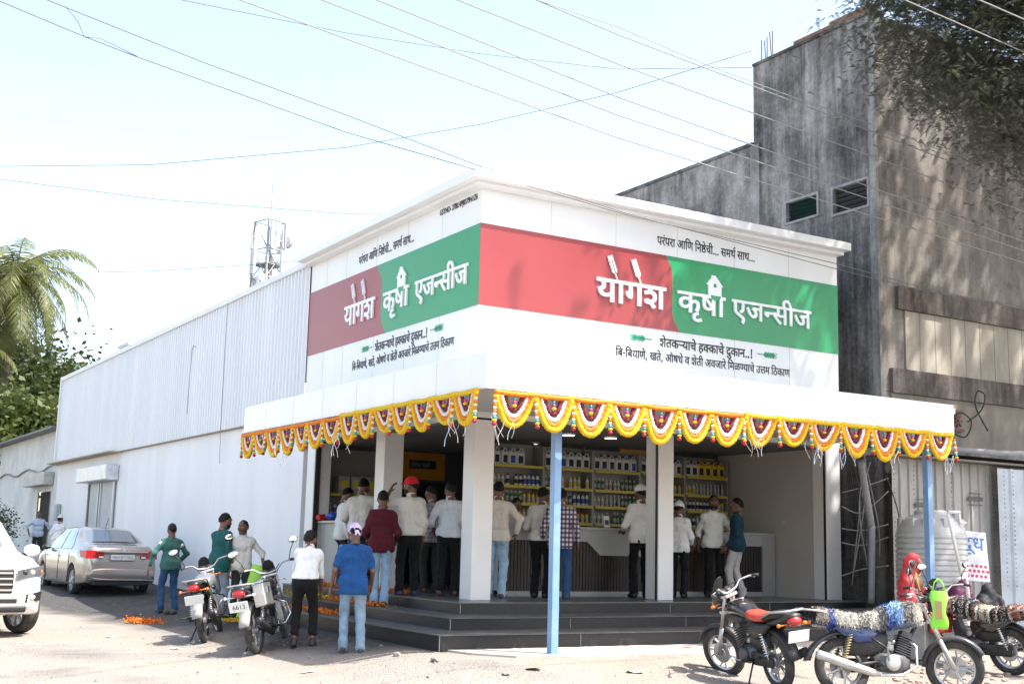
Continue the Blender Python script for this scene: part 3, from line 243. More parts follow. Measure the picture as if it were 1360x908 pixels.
# --- ground sheet ---
def ground_mat():
    M=bpy.data.materials.new('ground_gravel'); M.use_nodes=True; n=M.node_tree.nodes; L=M.node_tree.links; b=n['Principled BSDF']
    g=n.new('ShaderNodeNewGeometry'); 
    def nz(s,d=6,r=.6):
        t=n.new('ShaderNodeTexNoise'); t.inputs['Scale'].default_value=s; t.inputs['Detail'].default_value=d; t.inputs['Roughness'].default_value=r; L.new(g.outputs['Position'],t.inputs['Vector']); return t
    def ramp(src,els):
        r=n.new('ShaderNodeValToRGB'); L.new(src,r.inputs[0]); e=r.color_ramp.elements
        e[0].position,e[0].color=els[0][0],els[0][1]+(1,); e[1].position,e[1].color=els[-1][0],els[-1][1]+(1,)
        for p,c in els[1:-1]: q=e.new(p); q.color=c+(1,)
        return r
    big=nz(.45,5); fine=nz(9,8,.7); peb=n.new('ShaderNodeTexVoronoi'); peb.inputs['Scale'].default_value=38; L.new(g.outputs['Position'],peb.inputs['Vector'])
    dust=ramp(big.outputs['Fac'],[(.3,(.19,.18,.165)),(.45,(.27,.252,.228)),(.6,(.295,.255,.215)),(.75,(.225,.212,.195))])
    tar=ramp(fine.outputs['Fac'],[(.3,(.048,.047,.046)),(.55,(.082,.080,.077)),(.75,(.125,.12,.114))])
    # dust on the sunlit forecourt; tar, darkened to deepen shade, along the shaded lane: position based mask broken up by noise
    sx=n.new('ShaderNodeSeparateXYZ'); L.new(g.outputs['Position'],sx.inputs[0])
    # measure = y - 1.0*x*? : lane lies beyond the line y > 12.5 for x < 7
    ma=n.new('ShaderNodeMath'); ma.operation='MULTIPLY_ADD'; ma.inputs[1].default_value=.12; L.new(sx.outputs['Y'],ma.inputs[0]); L.new(sx.outputs['X'],ma.inputs[2])
    mb=n.new('ShaderNodeMath'); mb.operation='MULTIPLY_ADD'; mb.inputs[1].default_value=2.4; L.new(big.outputs['Fac'],mb.inputs[0]); L.new(ma.outputs[0],mb.inputs[2])
    mr=n.new('ShaderNodeMapRange'); mr.inputs['From Min'].default_value=8.95; mr.inputs['From Max'].default_value=9.75; L.new(mb.outputs[0],mr.inputs['Value'])
    mx=n.new('ShaderNodeMix'); mx.data_type='RGBA'; gy=n.new('ShaderNodeMapRange'); gy.inputs['From Min'].default_value=13.4; gy.inputs['From Max'].default_value=14.6; L.new(sx.outputs['Y'],gy.inputs['Value'])
    gm=n.new('ShaderNodeMath'); gm.operation='MULTIPLY'; L.new(mr.outputs[0],gm.inputs[0]); L.new(gy.outputs[0],gm.inputs[1]); L.new(gm.outputs[0],mx.inputs[0]); L.new(dust.outputs[0],mx.inputs[6]); L.new(tar.outputs[0],mx.inputs[7])
    pr=ramp(peb.outputs['Distance'],[(.05,(.72,.7,.68)),(.35,(1,1,1)),(.7,(1.06,1.05,1.03))])
    m2=n.new('ShaderNodeMix'); m2.data_type='RGBA'; m2.blend_type='MULTIPLY'; m2.inputs[0].default_value=.8; L.new(mx.outputs[2],m2.inputs[6]); L.new(pr.outputs[0],m2.inputs[7])
    sp=nz(55,3,.5); spr=ramp(sp.outputs['Fac'],[(.36,(.55,.53,.5)),(.46,(1,1,1)),(.64,(1,1,1)),(.74,(1.25,1.22,1.18))])
    m3=n.new('ShaderNodeMix'); m3.data_type='RGBA'; m3.blend_type='MULTIPLY'; m3.inputs[0].default_value=.9; L.new(m2.outputs[2],m3.inputs[6]); L.new(spr.outputs[0],m3.inputs[7])
    L.new(m3.outputs[2],b.inputs['Base Color']); b.inputs['Roughness'].default_value=.95; b.inputs['Specular IOR Level'].default_value=.2
    bp=n.new('ShaderNodeBump'); bp.inputs['Strength'].default_value=.6; bp.inputs['Distance'].default_value=.03
    ad=n.new('ShaderNodeMath'); ad.operation='ADD'; L.new(fine.outputs['Fac'],ad.inputs[0]); L.new(peb.outputs['Distance'],ad.inputs[1])
    L.new(ad.outputs[0],bp.inputs['Height']); L.new(bp.outputs['Normal'],b.inputs['Normal']); return M
GM=ground_mat()
def make_ground():
    xs=sorted(set(np.concatenate([np.linspace(-600,-30,16),np.linspace(-30,1,32),np.arange(1,22,.22),np.linspace(22,60,40),np.linspace(60,700,18)]).round(3)))
    ys=sorted(set(np.concatenate([np.linspace(-300,-2,14),np.linspace(-2,6,20),np.arange(6,30,.22),np.linspace(30,80,50),np.linspace(80,1200,20)]).round(3)))
    nx=len(xs); v=[(x,y,gz(x,y)) for y in ys for x in xs]
    f=[(j*nx+i,j*nx+i+1,(j+1)*nx+i+1,(j+1)*nx+i) for j in range(len(ys)-1) for i in range(nx-1)]
    b=MB(); b.v=v; b.f=f; b.mi=[0]*len(f); o=b.obj('ground',GM,smooth=True); struct(o)
make_ground()
b=MB(); b.add([(x,y,gz(x,y)+.03) for y in(-14,-6,0,3.5) for x in np.linspace(-60,90,40)],[(j*40+i,j*40+i+1,(j+1)*40+i+1,(j+1)*40+i) for j in range(3) for i in range(39)]); struct(b.obj('added_road',mat('asphalt',(.055,.054,.052),rough=.9,var=.3,scale=3,bump=.3,bscale=40)))  # unseen dark strip, added behind the camera to cut ground bounce on the sign
WHITE=mat('white_acp_panel',(.81,.81,.81),rough=.34,col2=(.755,.755,.75),scale=1.3,streak=.25,spec=.5)
WHITEP=mat('white_plaster',(.81,.81,.82),rough=.6,col2=(.72,.72,.715),scale=.9,streak=.3,bump=.08,bscale=25)
BEIGE=mat('interior_paint',(.50,.465,.435),rough=.6,var=.04,scale=1)
GRANITE=mat('black_granite',(.014,.015,.018),rough=.30,scale=55,col2=(.034,.034,.037),spec=.35)
GRANTOP=mat('dusty_granite_top',(.07,.07,.07),rough=.5,var=.5,scale=6,col2=(.14,.135,.125))
GREYC=mat('interior_ceiling',(.13,.13,.13),rough=.8)  # ceiling grey lowered to put the room's shade into its colour
BLK=mat('black_gasket',(.015,.015,.015),rough=.5)
# --- concrete apron in front of the steps ---
b=MB(); poly=[(7.42,13.1),(7.75,12.62),(8.6,12.42),(10.4,12.3),(12.5,12.15),(15.2,12.1),(15.6,13.2),(15.2,13.9),(7.3,13.9)]
b.prism(poly,.0,.222,'z'); struct(b.obj('apron',mat('apron_cement',(.42,.385,.335),rough=.9,var=.18,scale=2.5,bump=.25,bscale=30)))
# ================= SHOP =================
shop=thing('shop_building','white corner shop with red and green signs, a garlanded canopy and dark steps','shop',(X0,Y0,.2))
def P(mb,name,m_,parent=shop,smooth=False,label=None):
    o=mb.obj(name,m_,None,smooth,label=label)
    o.parent=parent
    if parent is not None: o.matrix_parent_inverse=pinv(parent)
    return o
def pinv(p):
    bpy.context.view_layer.update(); return p.matrix_world.inverted()
# upper box with thin panel joints
b=MB(); b.box(X0,Y0,3.3,XR,YL,6.76)
P(b,'upper_wall',WHITE)
JT=mat('panel_joint',(.45,.45,.46),rough=.7)
for x in (9.95,11.17,12.4,13.62,14.85):
    for z0,z1 in ((3.74,ZB0),(ZB1,6.70)): b=MB(); b.box(x-.0025,Y0-.0025,z0,x+.0025,Y0+.002,z1); P(b,'panel_seam',JT)
for y in (16.7,17.9,19.1,20.4,21.3):
    for z0,z1 in ((3.74,ZB0),(ZB1,6.70)): b=MB(); b.box(X0-.0025,y-.0025,z0,X0+.002,y+.0025,z1); P(b,'panel_seam',JT)
b=MB(); b.box(X0-.30,Y0-.30,6.765,XR+.06,YL+.12,6.905,b=.008); b.box(X0-.16,Y0-.16,6.705,XR+.02,YL+.03,6.763); P(b,'cornice',WHITE)
# canopy and fascia
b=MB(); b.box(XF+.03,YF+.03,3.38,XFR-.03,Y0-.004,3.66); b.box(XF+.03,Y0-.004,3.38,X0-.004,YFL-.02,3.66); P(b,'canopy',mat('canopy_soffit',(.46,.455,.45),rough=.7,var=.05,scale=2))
b=MB(); b.box(XF,YF-.04,ZC0,XFR,YF+.028,ZC1,b=.006); b.box(XF-.04,YF-.041,ZC0,XF+.002,YFL,ZC1,b=.006); b.box(XFR+.002,YF-.03,ZC0,XFR+.04,Y0+.5,ZC1); b.box(XF+.002,YFL-.04,ZC0,X0,YFL,ZC1)
b.box(XFR+.045,YF+.02,3.62,XFR+.14,YF+.5,3.70)
P(b,'fascia',WHITE)
for x in (8.4,9.62,10.84,12.06,13.28,14.5): b=MB(); b.box(x-.002,YF-.0425,ZC0+.005,x+.002,YF-.039,ZC1-.005); P(b,'fascia_seam',JT)
for y in (13.7,14.92,16.14,17.36,18.58,19.8): b=MB(); b.box(XF-.0425,y-.002,ZC0+.005,XF-.039,y+.002,ZC1-.005); P(b,'fascia_seam',JT)
# columns
def column(x0,y0,x1,y1):
    b=MB(); b.box(x0,y0,ZF,x1,y1,3.37,b=.012); o=P(b,'column',COLM); 
COLM=mat('column_white',(.76,.745,.735),rough=.42,var=.04,scale=1.5)
for c in ((8.74,15.5,9.07,15.83),(8.74,18.51,9.09,18.86),(8.74,21.5,9.07,21.87),(12.07,15.5,12.37,15.83),(15.67,15.47,16.0,15.8)): column(*c)
for q in ((12.052,15.52,12.066,15.56),(15.652,15.49,15.664,15.53),(9.075,15.6,9.09,15.7),(8.75,18.865,8.85,18.885),(8.75,21.47,8.85,21.495)): b=MB(); b.box(q[0],q[1],ZF,q[2],q[3],3.36); P(b,'shutter_rail',BLK)
# blue steel canopy posts: part of the shop
def post(x,y,zb,lean=0):
    b=MB(); M=T(x,y,zb)@RY(lean); b.box(-.05,-.05,0,.05,.05,3.36-zb,M,b=.006); b.box(-.09,-.09,-.02,.09,.09,.012,M); P(b,'canopy_post',mat('blue_paint',(.15,.27,.47),rough=.35,scale=3,col2=(.21,.34,.53)),label='blue painted steel post')
post(8.36,12.78,.215); post(14.86,12.62,.2,0)
# inside
b=MB(); b.box(15.69,15.81,ZF,15.99,18.6,3.3); P(b,'side_wall',BEIGE)
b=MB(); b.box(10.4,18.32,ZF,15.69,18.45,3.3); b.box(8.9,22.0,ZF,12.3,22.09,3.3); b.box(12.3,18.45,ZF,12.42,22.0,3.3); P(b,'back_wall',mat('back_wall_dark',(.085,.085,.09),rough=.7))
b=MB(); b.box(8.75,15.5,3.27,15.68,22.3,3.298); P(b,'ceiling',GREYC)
# floor and steps
TOP=mat('floor_granite',(.17,.165,.155),rough=.3,scale=3,col2=(.11,.105,.10))  # floor tone lowered along with the shaded interior
b=MB(); b.box(8.30,14.985,.2,16.05,21.64,ZF-.012); b.box(8.75,21.64,.2,16.0,22.3,ZF-.012); P(b,'platform',GRANITE)
b=MB(); b.box(8.27,14.955,ZF-.012,16.07,21.64,ZF); b.box(8.75,21.642,ZF-.012,15.98,22.3,ZF); P(b,'floor',TOP)
b=MB(); b.box(7.755,14.25,.2,15.55,14.98,.541); b.box(7.755,14.98,.2,8.298,20.84,.541)
b.cur=1; b.box(7.725,14.22,.542,15.57,14.982,.553); b.box(7.725,14.984,.542,8.298,20.84,.553); P(b,'step',[GRANITE,GRANTOP])
b=MB(); b.box(7.24,13.56,.1,15.05,14.248,.386); b.box(7.24,14.248,.1,7.753,19.42,.386)
b.cur=1; b.box(7.21,13.53,.387,15.07,14.248,.398); b.box(7.21,14.25,.387,7.753,19.42,.398); P(b,'step',[GRANITE,GRANTOP])
GROUT=mat('grout',(.30,.30,.29),rough=.8)
jn=[(8.293,14.98,.56,8.302,14.988,.69),(7.748,14.246,.40,7.757,14.254,.54),(7.232,13.556,.2,7.241,13.564,.385)]
for x in (9.9,11.9,13.9): jn+=[(x-.003,14.982,.555,x+.003,14.986,.69),(x-.3,14.247,.4,x-.294,14.252,.54),(x-.6,13.557,.22,x-.594,13.562,.385)]
for q in jn: b=MB(); b.box(*q); P(b,'tile_joint',GROUT)
b=MB(); b.prism([(15.08,13.75),(16.5,13.55),(17.4,13.9),(17.4,15.45),(15.6,14.9),(15.08,14.9)],.1,.60,'z'); P(b,'side_plinth',mat('rough_cement',(.22,.215,.205),rough=.95,var=.3,scale=3,bump=.4,bscale=20),label='rough grey cement block at the right end of the steps')
# ---------- sign ----------
RED=mat('sign_red',(.30,.042,.045),rough=.32,var=.04,scale=1.5); GRN=mat('sign_green',(.014,.27,.095),rough=.32,var=.04,scale=1.5)
INK=mat('sign_ink',(.012,.012,.015),rough=.5); LET=mat('white_letter',(.82,.82,.82),rough=.35); EARG=mat('ear_green',(.02,.33,.17),rough=.4)
def divider(face):
    if face=='S': return [(12.17,ZB1),(12.215,6.08),(12.28,5.97),(12.295,5.88),(12.295,5.25),(12.32,5.14),(12.40,5.02),(12.45,ZB0)]
    return [(19.04,ZB1),(18.99,6.08),(18.86,5.93),(18.83,5.85),(18.83,5.25),(18.80,5.15),(18.70,5.02),(18.62,ZB0)]
def band(face):
    d=divider(face)
    if face=='S': red=[(X0-.012,ZB0),(X0-.012,ZB1)]+d; grn=[(XR,ZB1),(XR,ZB0)]+d[::-1]
    else: red=[(YL,ZB0),(YL,ZB1)]+d; grn=[(Y0,ZB1),(Y0,ZB0)]+d[::-1]
    for nm,pl,m_,lb in (('sign_panel',red,RED,'plain red panel beside the green one'),('sign_panel',grn,GRN,'green panel with the white name')):
        b=MB()
        if face=='S': b.prism(pl,Y0-.011,Y0-.0035,'y')
        else: b.prism(pl,X0-.011,X0-.0035,'x')
        P(b,nm,m_,label=lb)
for fc in 'SW': band(fc)
def word(face,seq,a0,a1,zbase,m_,depth=.004,off=.006,zs=None,bold=0,name='lettering'):
    """words spanning a0..a1 along a face; zs = letter scale in height"""
    loops,wd=word_loops(seq); s=abs(a1-a0)/wd
    me=loops_mesh(loops,name,1,depth,bold)
    M=face_matrix(face,a0,zbase,off+depth/2)
    for v in me.vertices: v.co.x*=s; v.co.y*=(zs or s)
    me.update(); me.materials.clear(); me.materials.append(m_)
    o=bpy.data.objects.new(name,me); COL.objects.link(o); o.parent=shop; o.matrix_parent_inverse=pinv(shop); o.matrix_world=M
    return o
TXT=dict({'title_a': 'ya ovowelsign ga evowelsign shadevaMAR', 'title_b': 'ka rvocalicvowelsign ssa iivowelsign', 'title_c': 'e ja naprehalf sa iivowelsign ja', 'tag': 'pa ra anusvara pa ra aavowelsign _ aa ivowelsign nna _ ivowelsign na ssattha evowelsign ca iivowelsign . . . _ sa ma tha reph _ sa aavowelsign tha . . .', 'line1': 'shadevaMAR evowelsign ta ka raprehalf ya aavowelsign ca evowelsign _ ha kaprehalf ka aavowelsign ca evowelsign _ da uvowelsign ka aavowelsign na . . !', 'line2': 'ivowelsign ba - ivowelsign ba ya aavowelsign nna evowelsign , _ kha ta evowelsign , _ au ssa dha evowelsign _ va _ shadevaMAR evowelsign ta iivowelsign _ a va ja aavowelsign ra evowelsign _ ivowelsign ma lla nnaprehalf ya aavowelsign ca evowelsign _ u tata ma _ ivowelsign ttha ka aavowelsign nna', 'milk': 'da uuvowelsign dha'})
def sign(face):
    S_=face=='S'; g=lambda s,w: s if S_ else w
    # headline height in font units = ~311 (headline at 312)
    hs=.62/312 
    zb=5.19
    k1=g((10.80,12.13),(20.32,19.07)); k2=g((12.40,13.38),(18.70,17.77)); k3=g((13.55,15.33),(17.52,15.80))
    word(face,'ya aavowelsign ga shadevaMAR',k1[0],k1[1],5.275,LET,.03,.01,.00112,7,'title_lettering'); word(face,'ka rvocalicvowelsign ssa aavowelsign',k2[0],k2[1],5.295,LET,.03,.01,.00104,7,'title_lettering'); word(face,TXT['title_c'],k3[0],k3[1],5.32,LET,.03,.01,.00096,6,'title_lettering')
    t=g((11.987,14.08),(19.86,17.68)); word(face,TXT['tag'],t[0],t[1],6.335,INK,.003,.003,.00042,5)
    t=g((12.05,14.02),(19.02,17.08)); word(face,TXT['line1'],t[0],t[1],4.675,INK,.003,.003,.00042,9)
    t=g((11.19,14.85),(19.94,16.20)); word(face,TXT['line2'],t[0],t[1],4.44,INK,.003,.003,.00038,5)
    # wheat ears
    def ear(a,z,ln,ang,m_,depth,off,hand=1):
        b=MB(); 
        def leafp(x,y,an,l,wd):
            pts=[(0,0),(l*.3,wd),(l*.7,wd*.8),(l,0),(l*.7,-wd*.8),(l*.3,-wd)]
            c,s=math.cos(an),math.sin(an); b.prism([(x+p*c-q*s,y+p*s+q*c) for p,q in pts],0,depth,'z')
        for i in range(4):
            x=ln*(.40+.15*i)
            for sg in (1,-1): leafp(x,0,sg*.62,ln*.24,ln*.055)
        leafp(ln*.92,0,0,ln*.22,ln*.05)
        for sg in (-1,-.4,.4,1): b.box(ln*.95,sg*ln*.11-.004*ln/.3,0,ln*1.22,sg*ln*.11+.004*ln/.3,depth)
        b.box(0,-ln*.022,0,ln*.95,ln*.022,depth)
        o=b.obj('wheat_ear',m_); o.parent=shop; o.matrix_parent_inverse=pinv(shop); o.matrix_world=face_matrix(face,a,z,off)@RZ(ang)
    ya=g(11.20,19.88); yb=g(11.66,19.45); sgn=1 if S_ else 1
    for a in (ya,yb): ear(a,5.60,.36,R(112),LET,.025,.014)
    e1=g((11.9,14.12),(19.13,16.99))
    ear(e1[0],4.765,.36,PI,EARG,.003,.003); ear(e1[1],4.765,.36,0,EARG,.003,.003)
    # little house with a leaf over the second word
    h=g(13.18,18.03); b=MB(); M=None
    out=[(-.15,0),(-.15,.20),(-.19,.20),(-.08,.33),(-.08,.37),(-.04,.37),(0,.37),(.17,.19),(.13,.19),(.13,0)]
    b.prism([(x,y) for x,y in out],0,.025,'z')
    b.cur=1; b.prism([(.11*math.cos(t),.03+.09*math.sin(t)) for t in np.linspace(PI,2*PI,9)],.0255,.029,'z'); b.ell((-.01,.20,.026),(.035,.035,.004),10,4)
    o=b.obj('house_emblem',[LET,GRN]); o.parent=shop; o.matrix_parent_inverse=pinv(shop); o.matrix_world=face_matrix(face,h,5.60,.012)
for fc in 'SW': sign(fc)
me=latin_mesh('GSTNO- 27BLHPJ8379N1Z6','lettering',.125,.004,.002)
wd=max(v.co.x for v in me.vertices)
for v in me.vertices: v.co.x*=1.20/wd
me.materials.clear(); me.materials.append(INK); o=bpy.data.objects.new('lettering',me); COL.objects.link(o); o.parent=shop; o.matrix_parent_inverse=pinv(shop); o.matrix_world=face_matrix('W',16.80,6.565,.005)
# ================= WAREHOUSE =================
wh=thing('warehouse','long white warehouse with ribbed upper cladding beside the shop','warehouse',(8.75,33,.2))
b=MB(); b.box(8.75,22.1,-.2,20,44.6,3.86); P(b,'wall',WHITEP,wh)
CLAD=mat('white_cladding',(.75,.775,.795),rough=.42,col2=(.68,.70,.715),scale=1.1,streak=.15)
def corrugated(x,y0,y1,z0,z1,pitch=.155,d=.028,step=None):
    b=MB(); pr=[]; y=y0
    while y<y1:
        for f_,o_ in ((0,0),(.45,0),(.58,d),(.87,d)): pr.append((x-o_,min(y+f_*pitch,y1)))
        y+=pitch
    n=len(pr); vs=[(a,c,z0) for a,c in pr]+[(a,c,z1) for a,c in pr]
    b.add(vs,[(i,i+1,n+i+1,n+i) for i in range(n-1)]); return b
b=corrugated(8.70,22.1,44.62,3.84,6.72,.19,.045); P(b,'cladding',CLAD,wh)
b=MB(); b.box(8.62,22.1,6.70,8.98,44.75,6.83,b=.01); b.box(8.60,44.62,3.84,8.75,44.75,6.83); P(b,'eave_flashing',mat('flashing',(.72,.72,.72),rough=.4,var=.08,scale=2),wh)
b=MB(); b.add([(8.9,22.1,6.81),(8.9,44.7,6.81),(16,44.7,7.6),(16,22.1,7.6),(24,22.1,6.8),(24,44.7,6.8)],[(0,1,2,3),(3,2,5,4)]); P(b,'roof',CLAD,wh)
b=MB(); b.box(8.66,22.1,3.815,8.75,36.0,3.838); P(b,'drip_edge',mat('rusty_edge',(.36,.30,.25),rough=.8,var=.4,scale=12),wh)
b=MB(); b.box(8.38,35.9,3.80,8.75,44.7,3.835,T(0,0,0)); P(b,'awning',mat('awning_tin',(.42,.34,.25),rough=.7,var=.4,scale=5),wh)
# roller shutter
b=MB(); b.box(8.36,36.1,3.02,8.745,39.9,3.47,b=.03); P(b,'shutter_box',mat('shutter_box_white',(.66,.68,.70),rough=.35,var=.2,scale=4,metal=.3),wh)
b=MB(); b.box(8.70,36.35,.2,8.744,39.5,3.0)
P(b,'door_leaf',mat('door_grey',(.42,.44,.46),rough=.5,var=.15,scale=2),wh)
for y in (36.3,37.85,38.1,39.5): b=MB(); b.box(8.66,y-.04,.2,8.699,y+.04,3.0); P(b,'door_frame',mat('door_steel',(.55,.57,.6),rough=.35,metal=.5),wh)
b=MB(); b.box(8.694,37.9,.2,8.6985,38.05,3.0); b.box(8.694,39.3,.2,8.6985,39.45,3.0); P(b,'door_gap',BLK,wh)
CABLE=mat('black_cable',(.02,.02,.02),rough=.6)
b=MB(); b.tube([(8.66,29.2,6.0),(8.65,29.35,6.05),(8.65,29.45,5.95),(8.655,29.5,5.3),(8.66,29.55,4.4)],.008,5); b.tube([(8.64,26.9,6.75),(8.655,26.95,5.6),(8.66,26.9,3.9),(8.7,26.95,3.1)],.006,5); P(b,'cable',mat('pale_cable',(.20,.20,.21),rough=.6),wh)
b=MB(); b.box(8.60,43.6,1.9,8.745,44.0,2.45,b=.02); o=b.obj('meter_box',mat('meter_grey',(.35,.38,.38),rough=.5),None); tag(o,'small grey electric meter box on the warehouse corner by the dark doorway','meter box')
b=MB(); b.box(8.35,31,7.25,9.6,31.9,7.8); b.box(8.3,30.95,7.8,9.65,31.95,7.86)
vv=dep(177,460,42); b=MB(); b.box(vv.x-.2,vv.y-.4,vv.z-2,vv.x+1.6,vv.y+.9,vv.z); b.box(vv.x-.3,vv.y-.5,vv.z,vv.x+1.7,vv.y+1,vv.z+.08); tag(b.obj('roof_cabin',mat('cabin_grey',(.36,.38,.41),rough=.6)),'small grey cabin rising behind the warehouse roof edge','cabin')
# ================= SHED far left =================
sh=thing('shed','low whitewashed tin shed with dark roof edge and open door','shed',(8.9,52,.5))
b=corrugated(8.9,44.8,46.2,.3,5.1,.16,.03); x2=corrugated(8.9,48.4,62,.3,5.1,.16,.03); x3=corrugated(8.9,46.2,48.4,2.95,5.1,.16,.03)
for q in (x2,x3): b.add(q.v,q.f)
P(b,'wall',mat('shed_tin',(.66,.67,.64),rough=.55,var=.15,scale=1.2),sh)
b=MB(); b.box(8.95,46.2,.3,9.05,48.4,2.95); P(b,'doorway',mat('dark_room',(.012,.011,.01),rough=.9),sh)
b=MB(); b.box(8.86,46.1,.3,8.9,46.2,2.95); b.box(8.86,48.4,.3,8.9,48.5,2.95); P(b,'door_frame',mat('wood_frame',(.3,.26,.22),rough=.7),sh)
b=MB(); b.box(8.5,45.8,3.15,8.88,49.6,3.62,b=.04); P(b,'shutter_box',mat('old_shutter_box',(.5,.49,.45),rough=.6,var=.3,scale=5),sh)
b=MB(); b.box(8.45,44.8,5.08,9.0,62,5.16); b.add([(8.45,44.8,5.165),(8.45,62,5.165),(15,62,6.3),(15,44.8,6.3)],[(0,1,2,3)]); P(b,'roof',mat('dark_roof',(.20,.20,.20),rough=.7,var=.3,scale=2),sh)
b=MB(); pts=[(8.84,44.8+i*1.0,3.78+.10*math.sin(i*1.3)) for i in range(17)]; b.tube(pts,.035,5); P(b,'cable',mat('grey_cable',(.22,.22,.22),rough=.6),sh)
# ================= GREY BUILDING =================
gb=thing('concrete_building','tall weathered grey cement building behind the shop, with louvred windows and cream panels','building',(17.1,15.5,.2))
def cement(name,base,dark,light,zs=1):
    M=bpy.data.materials.new(name); M.use_nodes=True; n=M.node_tree.nodes; L=M.node_tree.links; b=n['Principled BSDF']; b.inputs['Roughness'].default_value=.95; b.inputs['Specular IOR Level'].default_value=.2
    tc=n.new('ShaderNodeTexCoord'); mp=n.new('ShaderNodeMapping'); mp.inputs['Scale'].default_value=(1,1,.16); L.new(tc.outputs['Object'],mp.inputs[0])
    def nz(s,d,vec): 
        t=n.new('ShaderNodeTexNoise'); t.inputs['Scale'].default_value=s; t.inputs['Detail'].default_value=d; t.inputs['Roughness'].default_value=.68; L.new(vec,t.inputs['Vector']); return t
    st=nz(2.2,8,mp.outputs[0]); bl=nz(.9,8,tc.outputs['Object']); fi=nz(14,6,tc.outputs['Object'])
    a=n.new('ShaderNodeMath'); a.operation='ADD'; L.new(st.outputs['Fac'],a.inputs[0]); L.new(bl.outputs['Fac'],a.inputs[1])
    a2=n.new('ShaderNodeMath'); a2.operation='MULTIPLY_ADD'; a2.inputs[1].default_value=.45; L.new(fi.outputs['Fac'],a2.inputs[0]); L.new(a.outputs[0],a2.inputs[2])
    r=n.new('ShaderNodeValToRGB'); L.new(a2.outputs[0],r.inputs[0]); e=r.color_ramp.elements
    mr=n.new('ShaderNodeMapRange'); mr.inputs['From Min'].default_value=.78; mr.inputs['From Max'].default_value=1.62; L.new(a2.outputs[0],mr.inputs[0]); L.new(mr.outputs[0],r.inputs[0])
    e[0].position=.18; e[0].color=dark+(1,); e[1].position=.85; e[1].color=light+(1,); q=e.new(.5); q.color=base+(1,)
    mp3=n.new('ShaderNodeMapping'); mp3.inputs['Scale'].default_value=(1,1,.045); L.new(tc.outputs['Object'],mp3.inputs[0]); s3=nz(4.5,5,mp3.outputs[0])
    r3=n.new('ShaderNodeValToRGB'); L.new(s3.outputs['Fac'],r3.inputs[0]); r3.color_ramp.elements[0].position=.40; r3.color_ramp.elements[0].color=(.60,.59,.58,1); r3.color_ramp.elements[1].position=.56; r3.color_ramp.elements[1].color=(1.06,1.06,1.05,1)
    m4=n.new('ShaderNodeMix'); m4.data_type='RGBA'; m4.blend_type='MULTIPLY'; L.new(r.outputs[0],m4.inputs[6]); L.new(r3.outputs[0],m4.inputs[7])
    pt=nz(.55,3,tc.outputs['Object']); pr=n.new('ShaderNodeMapRange'); pr.inputs['From Min'].default_value=.42; pr.inputs['From Max'].default_value=.60; L.new(pt.outputs['Fac'],pr.inputs[0]); L.new(pr.outputs[0],m4.inputs[0])
    L.new(m4.outputs[2],b.inputs['Base Color'])
    bp=n.new('ShaderNodeBump'); bp.inputs['Strength'].default_value=.5; bp.inputs['Distance'].default_value=.03; L.new(a2.outputs[0],bp.inputs['Height']); L.new(bp.outputs[0],b.inputs['Normal'])
    return M
CEM=cement('weathered_cement',(.15,.145,.14),(.04,.038,.036),(.33,.32,.305)); CEM2=cement('brown_cement',(.19,.172,.155),(.09,.08,.072),(.29,.262,.235))
XG,YG=17.1,15.5
wins=[(17.0,17.84,8.0,8.4),(15.71,16.57,7.9,8.39)]
def wall_holes(x,y0,y1,z0,z1,holes,b):
    ys=sorted({y0,y1}|{h for q in holes for h in q[:2]}); zs=sorted({z0,z1}|{h for q in holes for h in q[2:]})
    for i in range(len(ys)-1):
        for j in range(len(zs)-1):
            yc,zc=(ys[i]+ys[i+1])/2,(zs[j]+zs[j+1])/2
            if any(h[0]<yc<h[1] and h[2]<zc<h[3] for h in holes): continue
            b.quad((x,ys[i],zs[j]),(x,ys[i],zs[j+1]),(x,ys[i+1],zs[j+1]),(x,ys[i+1],zs[j]))
b=MB(); wall_holes(XG,YG,18.81,0,11.6,wins,b)
b.quad((XG,YG,0),(24.5,YG,0),(24.5,YG,11.6),(XG,YG,11.6)); b.quad((XG,YG,11.6),(24.5,YG,11.6),(24.5,18.81,11.6),(XG,18.81,11.6)); b.quad((24.5,YG,0),(24.5,18.81,0),(24.5,18.81,11.6),(24.5,YG,11.6)); b.quad((XG,18.81,9.8),(XG,18.81,11.6),(24.5,18.81,11.6),(24.5,18.81,9.8))
b.quad((XG,18.81,0),(XG,18.81,9.88),(XG,40,9.88),(XG,40,0)); b.quad((XG,18.81,9.88),(24.5,18.81,9.88),(24.5,40,9.88),(XG,40,9.88)); b.quad((XG,40,0),(XG,40,9.88),(24.5,40,9.88),(24.5,40,0))
P(b,'wall',CEM,gb)
b=MB(); b.box(XG-.05,18.6,.2,XG-.003,18.86,9.86); b.box(XG-.06,15.45,.2,XG-.003,15.62,11.5); P(b,'pilaster',cement('pilaster_cement',(.22,.215,.21),(.09,.09,.085),(.36,.355,.34)),gb)
b=MB(); b.box(XG-.04,15.46,11.605,XG+.2,18.8,11.66); b.box(XG-.04,18.83,9.885,XG+.2,40,9.95); P(b,'parapet',cement('dark_coping',(.08,.078,.075),(.03,.03,.03),(.2,.2,.19)),gb)
b=MB(); b.box(XG-.01,15.5,11.665,XG+.14,17.6,11.75); b.box(XG-.01,15.5,11.755,XG+.14,16.6,11.81); P(b,'brick_course',mat('brick',(.19,.105,.078),rough=.9,var=.35,scale=9),gb)
b=MB()
